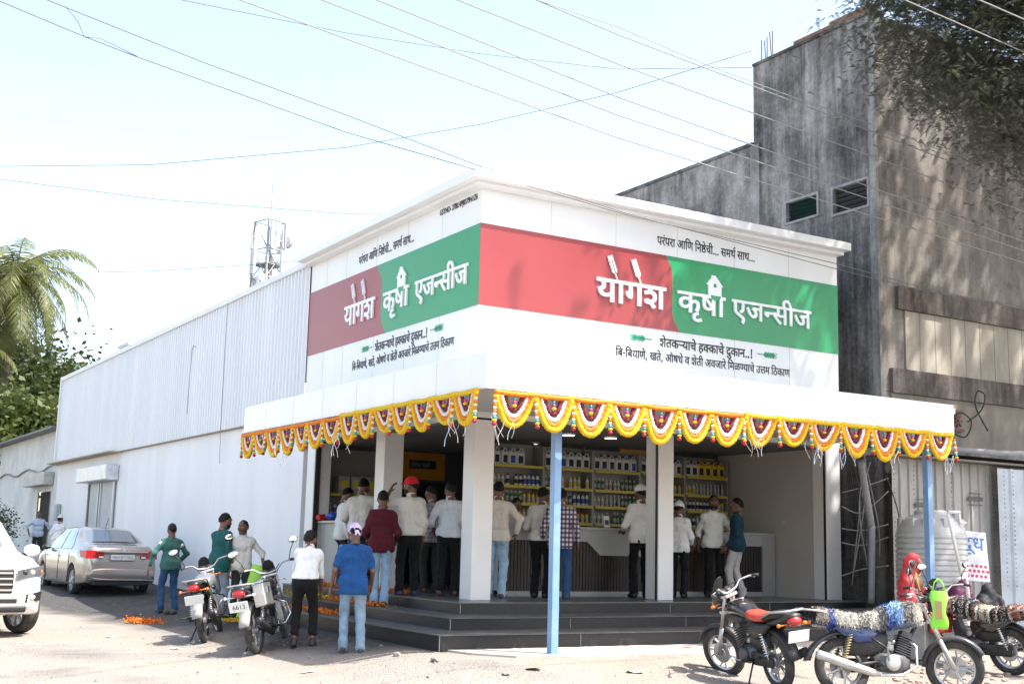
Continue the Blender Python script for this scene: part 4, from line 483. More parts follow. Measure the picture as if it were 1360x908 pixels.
for (yy,zz,nn) in ((18.6,11.66,5),(15.55,11.8,5)):
    for i in range(nn): a=random.uniform(-.1,.1); b.tube([(XG+.05+.05*(i%2),yy-.14*i*.6,zz-.1),(XG+.05+a,yy-.14*i*.6+a,zz+.45+random.uniform(0,.15))],.012,5)
P(b,'rebar',mat('rust_bar',(.14,.09,.07),rough=.8),gb)
for i,(y0,y1,z0,z1) in enumerate(wins):
    b=MB(); b.box(XG-.03,y0-.05,z1,XG+.05,y1+.05,z1+.05); b.box(XG-.03,y0-.05,z0-.05,XG+.05,y1+.05,z0-.001); b.box(XG-.03,y0-.05,z0,XG+.05,y0-.001,z1-.001); b.box(XG-.03,y1+.001,z0,XG+.05,y1+.05,z1-.001); fr=P(b,'window',mat('window_cement',(.27,.265,.26),rough=.9,var=.3,scale=6),gb)
    b=MB()
    for k in range(5):
        z=z0+.03+k*(z1-z0)/5; b.box(-.04,y0,-.002,.04,y1,.003,T(XG+.08,0,z+.04)@RY(.7))
    P(b,'louvre',mat('green_louvre',(.012,.032,.028),rough=.3) if i==0 else mat('dark_louvre',(.05,.055,.055),rough=.4),fr)
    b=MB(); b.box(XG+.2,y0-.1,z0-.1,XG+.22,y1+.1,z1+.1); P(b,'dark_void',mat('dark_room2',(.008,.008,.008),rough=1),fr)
# street face of the grey building
b=MB(); b.box(XG+.02,YG-.02,4.4,24.5,YG-.003,11.4); b.box(XG+.02,YG-.02,.2,24.5,YG-.003,4.395); P(b,'street_wall',CEM2,gb)
CREAM=mat('cream_panel',(.40,.36,.29),rough=.85,col2=(.25,.22,.175),scale=2.2,streak=.3); BROWN=cement('brown_band',(.115,.095,.085),(.06,.05,.045),(.19,.165,.15))
b=MB(); b.box(17.72,YG-.05,4.83,24.5,YG-.022,5.93); P(b,'cream_panel',CREAM,gb)
b=MB()
for x in np.arange(18.1,24.4,.42): b.box(x-.008,YG-.053,4.84,x+.008,YG-.0495,5.92)
P(b,'panel_groove',mat('groove',(.2,.18,.15),rough=.9),gb)
b=MB(); b.box(17.5,YG-.10,5.935,24.5,YG-.022,6.36); b.box(17.3,YG-.10,4.38,24.5,YG-.022,4.825); P(b,'sill_band',BROWN,gb)
b=MB(); b.box(17.3,YG-.06,3.31,24.5,YG-.022,4.375); P(b,'lower_wall',mat('dirty_cream',(.27,.235,.185),rough=.9,col2=(.13,.11,.09),scale=1.6,streak=.35),gb)
b=MB(); 
for i in range(3):
    cx=18.35+i*.31
    for a in range(8): b.box(-.012,-.02,0,.012,.02,.13,T(cx,YG-.12,3.98)@RY(a*PI/4))
b.box(18.15,YG-.13,3.78,19.15,YG-.105,3.83); b.box(18.15,YG-.13,4.13,19.15,YG-.105,4.18); P(b,'vent_grille',mat('grille_red',(.16,.075,.06),rough=.8),gb)
b=MB(); b.box(16.35,14.0,3.18,24.5,YG-.18,3.30); P(b,'ledge',cement('ledge_cement',(.16,.155,.15),(.06,.06,.06),(.3,.29,.28)),gb)
# ================= PEOPLE =================
class Field:
    def __init__(s,lo,hi,h):
        s.lo=np.array(lo,float); s.h=h; s.n=np.maximum(4,np.ceil((np.array(hi)-s.lo)/h).astype(int)+1)
        s.ax=[(s.lo[i]+h*np.arange(s.n[i])).astype(np.float32) for i in range(3)]
        s.d=np.full(s.n,.5,np.float32)
    def reg(s,lo,hi):
        i0=np.clip(np.floor((np.array(lo)-s.lo)/s.h).astype(int),0,s.n-1); i1=np.clip(np.ceil((np.array(hi)-s.lo)/s.h).astype(int)+1,1,s.n)
        sl=tuple(slice(a,b) for a,b in zip(i0,i1))
        g=np.meshgrid(*[s.ax[i][sl[i]] for i in range(3)],indexing='ij',sparse=True); return sl,g
    def smin(s,sl,e,k):
        a=s.d[sl]
        if k<=0: s.d[sl]=np.minimum(a,e); return
        h=np.maximum(k-np.abs(a-e),0)/k; s.d[sl]=np.minimum(a,e)-h*h*k*.25
    def cap(s,a,b,ra,rb=None,k=.03,fl=(1,1,1)):
        a=np.array(a,float);b=np.array(b,float); rb=ra if rb is None else rb; m=max(ra,rb)/min(fl)+k+2*s.h
        sl,g=s.reg(np.minimum(a,b)-m,np.maximum(a,b)+m); ba=(b-a)*fl; L=ba@ba+1e-9
        q=[(g[i]-a[i])*fl[i] for i in range(3)]
        t=np.clip((q[0]*ba[0]+q[1]*ba[1]+q[2]*ba[2])/L,0,1)
        e=np.sqrt(sum((q[i]-t*ba[i])**2 for i in range(3)))-(ra+(rb-ra)*t); s.smin(sl,e.astype(np.float32),k); return s
    def ell(s,c,r,k=.03,M=None):
        c=np.array(c,float); r=np.array(r,float); m=r.max()+k+2*s.h; sl,g=s.reg(c-m,c+m)
        q=[g[i]-c[i] for i in range(3)]
        if M is not None: q=[M[0,i]*q[0]+M[1,i]*q[1]+M[2,i]*q[2] for i in range(3)]
        k0=np.sqrt(sum((q[i]/r[i])**2 for i in range(3)))+1e-6; k1=np.sqrt(sum((q[i]/r[i]**2)**2 for i in range(3)))+1e-6
        s.smin(sl,(k0*(k0-1)/k1).astype(np.float32),k); return s
    def cut(s,p,n):
        """remove the side the normal points to"""
        n=np.array(n,float); n/=np.linalg.norm(n); g=np.meshgrid(*s.ax,indexing='ij',sparse=True)
        s.d=np.maximum(s.d,sum((g[i]-p[i])*n[i] for i in range(3)).astype(np.float32)); return s
    def folds(s,amp,ph,f=1):
        X,Y,Z=np.meshgrid(*s.ax,indexing='ij',sparse=True)
        s.d=s.d+(amp*(np.sin(31*f*X+17*f*Z+9*f*Y+ph)*np.sin(13*f*Z-19*f*X+ph*2)+.6*np.sin(47*f*Z+23*f*X*np.cos(ph)+31*f*Y+3*ph))).astype(np.float32); return s
    def mesh(s):
        d=s.d; n=d.shape; sg=d<0
        c=[(i,j,k) for i in(0,1) for j in(0,1) for k in(0,1)]
        V=lambda a,o:a[o[0]:n[0]-1+o[0],o[1]:n[1]-1+o[1],o[2]:n[2]-1+o[2]]
        cnt=sum(V(sg,o).astype(np.int8) for o in c); I=np.argwhere((cnt>0)&(cnt<8))
        if len(I)==0: return [],[]
        pos=np.zeros((len(I),3)); w=np.zeros(len(I))
        val={o:d[I[:,0]+o[0],I[:,1]+o[1],I[:,2]+o[2]] for o in c}
        for o in c:
            for ax in range(3):
                if o[ax]==0:
                    o2=list(o); o2[ax]=1; a,b=val[o],val[tuple(o2)]; m=(a<0)!=(b<0)
                    t=np.where(m,a/np.where(m,a-b,1),0); p=np.array(o,float)[None]+np.zeros((len(I),3)); p[:,ax]+=t
                    pos[m]+=p[m]; w[m]+=1
        pos=pos/w[:,None]; vs=s.lo+(I+pos)*s.h
        idx=-np.ones([q-1 for q in n],int); idx[I[:,0],I[:,1],I[:,2]]=np.arange(len(I)); fs=[]
        for ax in range(3):
            o=[0,0,0]; o[ax]=1; sl0=tuple(slice(0,n[i]-1) if i==ax else slice(1,n[i]-1) for i in range(3)); sl1=tuple(slice(1,n[i]) if i==ax else slice(1,n[i]-1) for i in range(3))
            A,B=sg[sl0],sg[sl1]; E=np.argwhere(A!=B)
            if len(E)==0: continue
            u,v=[i for i in range(3) if i!=ax]; base=E.copy(); base[:,u]+=1; base[:,v]+=1; fl=A[E[:,0],E[:,1],E[:,2]]
            def at(du,dv): q=base.copy(); q[:,u]-=du; q[:,v]-=dv; return idx[q[:,0],q[:,1],q[:,2]]
            Q=np.stack([at(1,1),at(0,1),at(0,0),at(1,0)],1)
            if ax==1: fl=~fl
            Q[~fl]=Q[~fl][:,::-1]; fs.append(Q)
        F=np.concatenate(fs); F=F[(F>=0).all(1)]
        return vs,F
def put(mb,field,M=None,cur=0):
    vs,fs=field.mesh(); mb.cur=cur
    if len(vs): 
        if M is not None: vs=[M@Vector(v) for v in vs]
        o=len(mb.v); mb.v.extend(map(tuple,vs)); mb.f.extend(tuple(int(x)+o for x in f) for f in fs); mb.mi.extend([cur]*len(fs))
# ---- hand templates (fingers along +y, palm faces -z, thumb towards +x) ----
def hand_template(curl):
    F=Field((-.075,-.03,-.11),(.085,.205,.06),.0052)
    xs=(.030,.010,-.010,-.028); ln=(.040,.045,.041,.031)
    F.ell((0,.045,0),(.040,.055,.017),.0); F.cap((0,-.03,0),(0,.02,0),.024,.026,.02,(1,1,1.25))
    for x,l in zip(xs,ln):
        p=np.array([x*.8,.03,0]); q=np.array([x,.088-abs(x-.005)*.25,.002]); F.cap(p,q,.013,.0105,.012)
        a=curl*.55
        for k,(s_,r0,r1) in enumerate(((1,.0098,.0092),(.68,.0092,.0085),(.52,.0085,.0072))):
            q2=q+l*s_*np.array([x*.12,math.cos(a),-math.sin(a)]); F.cap(q,q2,r0,r1,.003); q=q2; a+=curl*.75
    t0=np.array([.026,.012,-.006]); t1=t0+np.array([.030,.028,-.010]); t2=t1+np.array([.012,.030,-.010-.02*curl]); t3=t2+np.array([-.004*curl,.022,-.012*curl-.006])
    F.cap(t0,t1,.016,.0125,.012); F.cap(t1,t2,.0115,.0102,.004); F.cap(t2,t3,.0100,.0080,.003)
    return F.mesh()
HANDS={'relax':hand_template(.42),'grip':hand_template(1.15)}
SKIN=[mat('skin_a',(.20,.098,.058),rough=.5,var=.1,scale=20),mat('skin_b',(.145,.068,.042),rough=.5,var=.1,scale=20),mat('skin_c',(.27,.145,.09),rough=.5,var=.1,scale=20)]
EYEW=mat('eye_white',(.7,.68,.64),rough=.3); EYED=mat('eye_dark',(.012,.009,.008),rough=.4); LIP=mat('lip',(.17,.06,.048),rough=.5)
HAIR=mat('black_hair',(.006,.005,.0045),rough=.6,bump=.4,bscale=180,spec=.25)
def cloth(name,col,var=.08,col2=None,scale=6): return mat('cloth_'+name,col,rough=.85,var=var,scale=scale,bump=.12,bscale=90,spec=.2,col2=col2,sheen=.05,folds=.55)
def plaid(name,a,b,c):
    if name in MATS: return MATS[name]
    M=mat(name,a,rough=.85); n=M.node_tree.nodes; L=M.node_tree.links; tc=n.new('ShaderNodeTexCoord'); s=n.new('ShaderNodeSeparateXYZ'); L.new(tc.outputs['Object'],s.inputs[0])
    def band(src,f,th):
        m1=n.new('ShaderNodeMath'); m1.operation='MULTIPLY'; m1.inputs[1].default_value=f; L.new(src,m1.inputs[0])
        m2=n.new('ShaderNodeMath'); m2.operation='FRACT'; L.new(m1.outputs[0],m2.inputs[0]); m3=n.new('ShaderNodeMath'); m3.operation='LESS_THAN'; m3.inputs[1].default_value=th; L.new(m2.outputs[0],m3.inputs[0]); return m3.outputs[0]
    ad=n.new('ShaderNodeMath'); ad.operation='ADD'; L.new(band(s.outputs['X'],17,.5),ad.inputs[0]); L.new(band(s.outputs['Z'],14,.5),ad.inputs[1])
    dv=n.new('ShaderNodeMath'); dv.operation='MULTIPLY'; dv.inputs[1].default_value=.5; L.new(ad.outputs[0],dv.inputs[0])
    r=n.new('ShaderNodeValToRGB'); r.color_ramp.interpolation='CONSTANT'; e=r.color_ramp.elements; e[0].color=a+(1,); e[1].position=.75; e[1].color=c+(1,); q=e.new(.3); q.color=b+(1,)
    L.new(dv.outputs[0],r.inputs[0]); L.new(r.outputs[0],n['Principled BSDF'].inputs['Base Color']); return M
def rotm(lean,side,yaw):
    return np.array((Matrix.Rotation(yaw,3,'Z')@Matrix.Rotation(side,3,'Y')@Matrix.Rotation(-lean,3,'X')))
def ik(a,t,l1,l2,hint):
    a=np.array(a,float);t=np.array(t,float); v=t-a; d=np.linalg.norm(v); 
    if d>(l1+l2)*.995: t=a+v/d*(l1+l2)*.995; v=t-a; d=np.linalg.norm(v)
    u=v/d; x=(l1*l1-l2*l2+d*d)/(2*d); h=math.sqrt(max(0,l1*l1-x*x)); hint=np.array(hint,float); p=hint-u*(hint@u); p/=np.linalg.norm(p)+1e-9
    return a+u*x+p*h,t
def frame(yv,zv):
    y=np.array(yv,float); y/=np.linalg.norm(y); z=np.array(zv,float); z=z-y*(z@y); z/=np.linalg.norm(z)+1e-9; x=np.cross(y,z)
    m=Matrix.Identity(4)
    for i in range(3): m[i][0]=x[i]; m[i][1]=y[i]; m[i][2]=z[i]
    return m
_pn=[0]
def person(label,loc,rz,H=1.68,lean=3,side=0,twist=0,head=(0,0),lh=None,rh=None,lhint=None,rhint=None,lf=(-.10,.02,0),rf=(.10,-.03,0),drop=0,grip=(0,0),
           shirt=None,sleeve='long',hem=.13,pants=None,shoes=None,skin=0,hair=True,hat=None,moust=0,build=1.0,kurta=0,cropped=0,group=None,tuck=False,beard=0,stripe=None,collar=True):
    _pn[0]+=1; ph=_pn[0]*1.7
    t=thing('person',label,'person',loc,rz,group); s=H/1.70; t.scale=(s,s,s)
    B=build
    P0=np.array([0,0,.925-drop]); Rt=rotm(R(lean),R(side),0); Rs=rotm(R(lean),R(side),R(twist))
    up=Rt@np.array([0,0,1.]); N=P0+Rt@np.array([0,0,.505]); SH={k:P0+Rs@np.array([sg*.152*B,-.005,.425]) for k,sg in(('l',-1),('r',1))}
    hips={k:P0+np.array([sg*.088,0,-.02]) for k,sg in(('l',-1),('r',1))}
    EL={};WR={};KN={};AN={}
    for k,sg,h,hint in(('l',-1,lh,lhint),('r',1,rh,rhint)):
        h=h or (.07,.03,-.525); tgt=SH[k]+np.array([sg*h[0],h[1],h[2]]); hi=hint or (.35,-1,0)
        EL[k],WR[k]=ik(SH[k],tgt,.285,.255,(sg*hi[0],hi[1],hi[2]))
    for k,f in(('l',lf),('r',rf)):
        a=np.array([f[0],f[1],(f[2] if len(f)>2 else 0)+.085]); KN[k],AN[k]=ik(hips[k],a,.425,.42,(f[0]*.6,1,0))
    lo=np.min([P0,N,*SH.values(),*EL.values(),*WR.values(),*AN.values(),*KN.values()],0)-.2; hi=np.max([P0,N,*SH.values(),*EL.values(),*WR.values(),*KN.values()],0)+.2
    lo[2]=-.03
    # ---- body ----
    mb=MB(); F=Field(lo,hi,.0145)
    def torso(F,o,k=.06,low=-.04):
        for (z,w,r,dy) in ((.425,.088*B,.064,-.01),(.33,.083*B,.098,.004),(.18,.072*B,.094*max(1,B*.97),.012),(.05,.07,.102,.0),(low,.075,.104,-.008)):
            c=P0+Rt@np.array([0,dy,z]); d=(Rs if z>.25 else Rt)@np.array([w,0,0])
            if z<0: c=P0+np.array([0,dy,z])
            F.cap(c-d,c+d,r+o,r+o,k)
        for q in 'lr': F.cap(N-up*.05,SH[q],.052+o,.058+o,.05)
        return F
    torso(F,-.012)
    F.cap(N-up*.04,N+up*.09,.058,.053,.03)
    for q in 'lr':
        F.cap(SH[q],EL[q],.046,.037,.03); F.cap(EL[q],WR[q],.037,.026,.02)
        F.cap(hips[q],KN[q],.072,.050,.04); F.cap(KN[q],AN[q],.048,.034,.02)
        F.cap(AN[q],AN[q]+np.array([0,.10,-.05]),.034,.026,.02)
    put(mb,F)
    hr=R(head[0]); hp=R(head[1]); Rh=np.array(Matrix.Rotation(hr,3,'Z')@Matrix.Rotation(R(side)*.5,3,'Y')@Matrix.Rotation(-R(lean)*.35-hp,3,'X'))
    HC_=N+up*.068+Rh@np.array([0,.012,.088])
    hm=Matrix.Identity(4)
    for i in range(3):
        for j in range(3): hm[i][j]=Rh[i,j]*1.09
        hm[i][3]=HC_[i]
    G=Field((-.10,-.12,-.15),(.10,.14,.14),.0072)
    G.ell((0,-.004,.022),(.073,.094,.100),0).ell((0,.026,-.048),(.056,.064,.070),.03).cap((0,.086,.022),(0,.107,-.02),.009,.0150,.012).cap((-.034,.083,.034),(.034,.083,.034),.011,.011,.02)
    G.cap((-.02,.083,-.056),(.02,.083,-.056),.011,.011,.012).ell((0,.074,-.094),(.026,.022,.02),.02).cap((0,-.02,-.06),(0,-.035,-.15),.052,.054,.03)
    for sg in(-1,1): G.ell((sg*.074,-.004,-.004),(.011,.022,.033),.008).ell((sg*.043,.06,-.02),(.02,.025,.02),.02)
    put(mb,G,hm)
    for sg in(-1,1):
        mb.cur=1; mb.ell((sg*.031,.0835,.012),(.0135,.008,.008),8,6,hm); mb.cur=2; mb.ell((sg*.031,.0895,.012),(.006,.0035,.007),8,6,hm); mb.tube([(sg*.014,.095,.034),(sg*.032,.094,.039),(sg*.050,.083,.032)],[.0045,.0055,.003],5,True,hm)
    mb.cur=3; mb.tube([(-.024,.090,-.057),(0,.0965,-.055),(.024,.090,-.057)],[.003,.006,.003],6,True,hm)
    if moust: mb.cur=2; mb.tube([(-.034,.087,-.046),(-.014,.098,-.037),(.014,.098,-.037),(.034,.087,-.046)],[.004,.008,.008,.004],6,True,hm)
    for k,sg,g in(('l',-1,grip[0]),('r',1,grip[1])):
        d=WR[k]-EL[k]; d/=np.linalg.norm(d); pz=np.array([sg*1.,0,0]) if abs(d[2])>.6 else np.array([0,0,1.])
        # fingers along d, back of the hand towards pz (outwards), thumb forward
        M=frame(d,pz); xx=np.array([M[i][0] for i in range(3)]); fw=np.array([0,1.,.3]); flip=-1 if xx@fw<0 else 1
        vs,fs=HANDS['grip' if g else 'relax']; vs=np.array(vs)*(np.array([flip,1,1])); mm=Matrix.Translation(Vector(WR[k]+d*.018))@M
        mb.cur=0; o=len(mb.v); mb.v.extend(tuple(mm@Vector(v)) for v in vs); mb.f.extend(tuple(int(a)+o for a in (f if flip>0 else f[::-1])) for f in fs); mb.mi.extend([0]*len(fs))
    mb.obj('body',[SKIN[skin],EYEW,EYED,LIP],t,True,fix=False)
    # ---- shirt ----
    if shirt is not None:
        F=Field(lo,hi,.0135); torso(F,.008,.06,-.02)
        hz=hem+kurta
        for z in np.arange(.0,hz,.07):
            c=P0+np.array([0,-.004,-z]); F.cap(c-np.array([.076+.10*kurta*z,0,0]),c+np.array([.076+.10*kurta*z,0,0]),.115+.02*z,.115+.02*z,.05)
        ends=[]
        for q in 'lr':
            if sleeve=='long': F.cap(SH[q],EL[q],.062,.052,.035); F.cap(EL[q],EL[q]+(WR[q]-EL[q])*.93,.050,.038,.02)
            elif sleeve=='roll': F.cap(SH[q],EL[q],.062,.053,.035); F.cap(EL[q],EL[q]+(WR[q]-EL[q])*.35,.051,.047,.02)
            else: F.cap(SH[q],SH[q]+(EL[q]-SH[q])*.72,.063,.060,.035)
        if collar: F.cap(N-up*.03,N+up*.05,.066,.062,.02)
        F.folds(.0075,ph,.8); F.cut(N+up*.055,up+Rt@np.array([0,.55,0]))
        F.cut(P0-np.array([0,0,hz if not tuck else -.03]),(0,0,-1))
        mb=MB(); put(mb,F); sh_=mb.obj('shirt' if not kurta else 'kurta',shirt,t,True,fix=False)
        if collar:
            mb=MB(); ring=[]
            for a in np.linspace(R(110),R(430),14):
                ring.append(N+up*(.040-.016*math.sin(a))+Rt@np.array([math.cos(a)*.0625,math.sin(a)*.0625,0]))
            mb.tube(ring,.0135,6); mb.obj('collar',shirt,sh_,True)
        if stripe is not None:
            mb=MB()
            for q in 'lr':
                a=SH[q]+(EL[q]-SH[q])*.10; b_=SH[q]+(EL[q]-SH[q])*.34; mb.tube([a,b_],[.0685,.0665],12)
            mb.obj('sleeve_stripe',stripe,sh_,True)
    # ---- trousers ----
    if pants is not None:
        hi2=hi.copy(); hi2[2]=max(P0[2]+.16,KN['l'][2]+.2,KN['r'][2]+.2); F=Field(lo,hi2,.0135)
        for z,r in((.06,.108),(-.03,.113)):
            c=P0+np.array([0,-.004,z]) if z<0 else P0+Rt@np.array([0,-.004,z]); F.cap(c-np.array([.066,0,0]),c+np.array([.066,0,0]),r-.008,r-.008,.05)
        for q in 'lr':
            c=hips[q]; F.ell(c+np.array([0,-.034,-.05]),(.076,.078,.09),.05)
            F.cap(c,KN[q],.094,.067,.04); F.cap(KN[q],AN[q]+(KN[q]-AN[q])*(.28 if cropped else .0),.066,.060 if not cropped else .062,.025)
            if not cropped: F.cap(AN[q]+np.array([0,0,.06]),AN[q]+np.array([0,.012,-.035]),.060,.064,.02)
        F.folds(.005,ph+2,.9); F.cut(P0+np.array([0,0,(.115 if tuck else .05-hem)]),(0,0,1) if not tuck else up)
        mb=MB(); put(mb,F); tj=mb.obj('trousers',pants,t,True,fix=False)
    if shoes is not None:
        for q,f in(('l',lf),('r',rf)):
            a=AN[q]; zz=a[2]-.085; ang=(-.13 if q=='l' else .13); fwd=np.array([math.sin(ang),math.cos(ang),0]); 
            F=Field(a+np.array([-.13,-.13,-.1]),a+np.array([.13,.24,.07]),.011)
            F.cap(a+np.array([0,-.02,-.045]),a+fwd*.15+np.array([0,0,-.055]),.043,.037,.02).cap(a+np.array([0,-.02,-.045]),a+np.array([0,-.005,.005]),.043,.045,.02)
            F.cut((0,0,zz+.004),(0,0,-1)); mb=MB(); put(mb,F); mb.obj('shoe',shoes,t,True,fix=False)
    if hair:
        F=Field((-.11,-.13,-.13),(.11,.13,.15),.0085); F.ell((0,-.012,.028),(.0785,.097,.100),0)
        F.cap((0,-.045,-.045),(0,-.05,.0),.058,.062,.03); F.folds(.003,ph,3)
        X,Y,Z=np.meshgrid(*F.ax,indexing='ij',sparse=True)
        F.d=np.maximum(F.d,((Y-.030)-(Z-.048)*1.6+0*X).astype(np.float32)*.6); F.d=np.maximum(F.d,(-.085-Z+0*X+0*Y).astype(np.float32))
        F.d=np.maximum(F.d,(Y*.9-(Z+.008)+0*X).astype(np.float32)*.7)
        mb=MB(); put(mb,F,hm)
        if beard: 
            F=Field((-.09,-.02,-.14),(.09,.13,.02),.008); F.ell((0,.026,-.056),(.063,.072,.070),0); X,Y,Z=np.meshgrid(*F.ax,indexing='ij',sparse=True); F.d=np.maximum(F.d,(Z+.038-.35*np.maximum(0,.05-Y)+0*X).astype(np.float32)); put(mb,F,hm)
        mb.obj('hair',HAIR,t,True,fix=False)
    if hat:
        kind,hmt=hat; mb=MB(); F=Field((-.12,-.14,-.06),(.12,.20,.20),.0085)
        if kind=='cap':
            F.ell((0,-.006,.045),(.088,.108,.098),0); F.folds(.002,ph,2); F.cut((0,0,.032),(0,0,-1)); F.cap((-.03,.085,.035),(.03,.085,.035),.045,.045,.01,(1,.62,4.2)); F.cap((0,0,.142),(0,0,.146),.01,.01,.004)
        elif kind=='bandana':
            F.ell((0,-.006,.038),(.086,.106,.100),0); F.folds(.004,ph,2); F.cut((0,.02,.012),(0,.35,-1)); F.ell((0,-.112,.0),(.03,.02,.016),.01); F.cap((.01,-.115,-.005),(.03,-.125,-.05),.012,.016,.006); F.cap((-.01,-.115,-.005),(-.02,-.125,-.045),.012,.014,.006)
        else:
            F.ell((0,-.006,.03),(.083,.106,.118),0); F.folds(.002,ph,2); F.cut((0,0,.045),(0,0,-1)); F.cap((0,-.08,.14),(0,.08,.135),.012,.012,.05)
        put(mb,F,hm); mb.obj({'cap':'cap','bandana':'bandana'}.get(kind,'folded_cap'),hmt,t,True,fix=False)
    return t
C=dict(white=cloth('white',(.74,.74,.73),.05),offwhite=cloth('offwhite',(.66,.63,.58),.05),beige=cloth('beige',(.60,.53,.46),.05),paleblue=cloth('paleblue',(.52,.60,.72),.05),bluewhite=cloth('bluewhite',(.62,.66,.72),.05),
 grey=cloth('grey',(.42,.41,.41),.1),teal=cloth('teal',(.012,.085,.085),.2),sea=cloth('sea',(.045,.135,.115),.12),maroon=cloth('maroon',(.085,.010,.020),.15),blue=cloth('blue',(.012,.065,.20),.15),navy=cloth('navyteal',(.010,.040,.065),.2),
 black=cloth('black',(.010,.010,.011),.2),dgrey=cloth('darkgrey',(.03,.032,.03),.2),lgrey=cloth('lightgrey',(.48,.47,.46),.08),bgrey=cloth('bluegrey',(.22,.25,.30),.1),
 jean=cloth('jeans',(.025,.075,.17),.3,scale=5),ljean=cloth('lightjeans',(.22,.31,.40),.25,scale=5),pjean=cloth('palejeans',(.30,.43,.56),.25,scale=5),red=cloth('red',(.55,.02,.025),.1),lilac=cloth('lilac',(.42,.32,.60),.3,col2=(.68,.62,.75),scale=25))
LB=mat('black_leather',(.018,.016,.015),rough=.45); LBR=mat('brown_leather',(.11,.045,.022),rough=.5,var=.2); LBL=mat('blue_canvas',(.03,.04,.10),rough=.7); LGR=mat('grey_shoe',(.07,.065,.06),rough=.7,var=.2)
def face_rz(x,y,phi):
    """heading for someone standing at x,y: 0 looks away from the camera, 90 to picture right, 180 at the camera"""
    return math.atan2(y,x)-R(phi)-PI/2
def at_y(px,py,y,z): 
    p=onp(px,py,1,y); return (p.x,y,z)
def tall(px,top,loc,lo=1.55,hi=1.82):
    # stature so that the crown reaches picture row `top`
    D=CF[0]*loc[0]+CF[1]*loc[1]; 
    for H in np.arange(lo,hi,.01):
        c=np.array([loc[0],loc[1],loc[2]+H])-CAM; 
        if 454-FPX*(c@CU)/(c@CF)<=top: return float(H)
    return hi
# ================= VEHICLES =================
TYRE=mat('tyre',(.022,.021,.020),rough=.85,var=.3,scale=14,col2=(.06,.055,.05)); ALLOY=mat('alloy',(.45,.45,.46),rough=.35,metal=.7,var=.1); CHROME=mat('chrome',(.72,.72,.73),rough=.14,metal=1)
DPL=mat('dark_plastic',(.018,.018,.019),rough=.5); ENG=mat('engine_grey',(.10,.10,.105),rough=.5,metal=.4,var=.4,scale=10); SILV=mat('silver_cast',(.46,.46,.45),rough=.4,metal=.6,var=.2,scale=12)
REDL=mat('red_lens',(.36,.008,.008),rough=.12,spec=.6,coat=.5); ORL=mat('amber_lens',(.70,.18,.02),rough=.15); CLR=mat('clear_lens',(.72,.72,.70),rough=.1,coat=.6); PLATE=mat('plate_white',(.72,.72,.70),rough=.45); MIRG=mat('mirror_glass',(.85,.87,.9),rough=.03,metal=1)
DUST=mat('dusty_metal',(.42,.40,.37),rough=.6,metal=.3,var=.25,scale=10); RUBBER=mat('rubber_grip',(.02,.02,.02),rough=.8)
def wheel_parts(par,c,r,wd,sty,Mx=None):
    """tyre with a rim child; axle along y"""
    M=Mx or Matrix.Identity(4); b=MB(); k=wd/2
    prof=[(r*.70,-k*.8),(r*.80,-k),(r*.92,-k*.92),(r*.985,-k*.55),(r,0),(r*.985,k*.55),(r*.92,k*.92),(r*.80,k),(r*.70,k*.8)]
    b.lathe(prof,36,M@T(*c),axis='y',cap=False); ty=b.obj('wheel',TYRE,par,'auto')
    b=MB()
    b.lathe([(r*.70,-k*.7),(r*.73,-k*.85),(r*.735,k*.85),(r*.70,k*.7),(r*.64,k*.5),(r*.64,-k*.5),(r*.70,-k*.7)],32,M@T(*c),axis='y',cap=False)
    if sty=='bike':
        b.lathe([(0,-k*1.3),(r*.15,-k*1.3),(r*.16,k*1.3),(0,k*1.3)],14,M@T(*c),axis='y')
        for i in range(5):
            a=2*PI*i/5
            for o in(-.11,.11): b.tube([(math.cos(a+o*1.2)*r*.12,0,math.sin(a+o*1.2)*r*.12),(math.cos(a+o)*r*.4,0,math.sin(a+o)*r*.4),(math.cos(a+o*2.1)*r*.66,0,math.sin(a+o*2.1)*r*.66)],.012,6,True,M@T(*c))
        b.lathe([(r*.18,k*.9),(r*.40,k*.9),(r*.40,k*1.0),(r*.18,k*1.0)],20,M@T(*c),axis='y',cap=False)
    else:
        b.lathe([(0,-k*.9),(r*.16,-k*.9),(r*.22,-k*.6),(r*.22,k*.6),(r*.16,k*.9),(0,k*.9)],16,M@T(*c),axis='y')
        for i in range(7):
            a=2*PI*i/7
            for sd in(-1,1): b.box(r*.1,sd*k*.62-.012,-.028,r*.69,sd*k*.62+.012,.028,M@T(*c)@RY(a))
    b.obj('rim',ALLOY,ty,'auto'); return ty
def loft(secs,cap=True):
    b=MB(); n=len(secs[0]); vs=[p for s in secs for p in s]; fs=[]
    for i in range(len(secs)-1):
        for j in range(n): fs.append((i*n+j,i*n+(j+1)%n,(i+1)*n+(j+1)%n,(i+1)*n+j))
    if cap: fs.append(tuple(range(n-1,-1,-1))); fs.append(tuple((len(secs)-1)*n+j for j in range(n)))
    b.add(vs,fs); return b
def ring(x,z,wy,hz,n=14,p=.75,y0=0,flat=0):
    out=[]
    for j in range(n):
        a=2*PI*j/n; c,s=math.cos(a),math.sin(a)
        out.append((x,y0+wy*math.copysign(abs(c)**p,c),z+(hz*math.copysign(abs(s)**p,s) if s>0 or not flat else flat*math.copysign(abs(s)**p,s))))
    return out
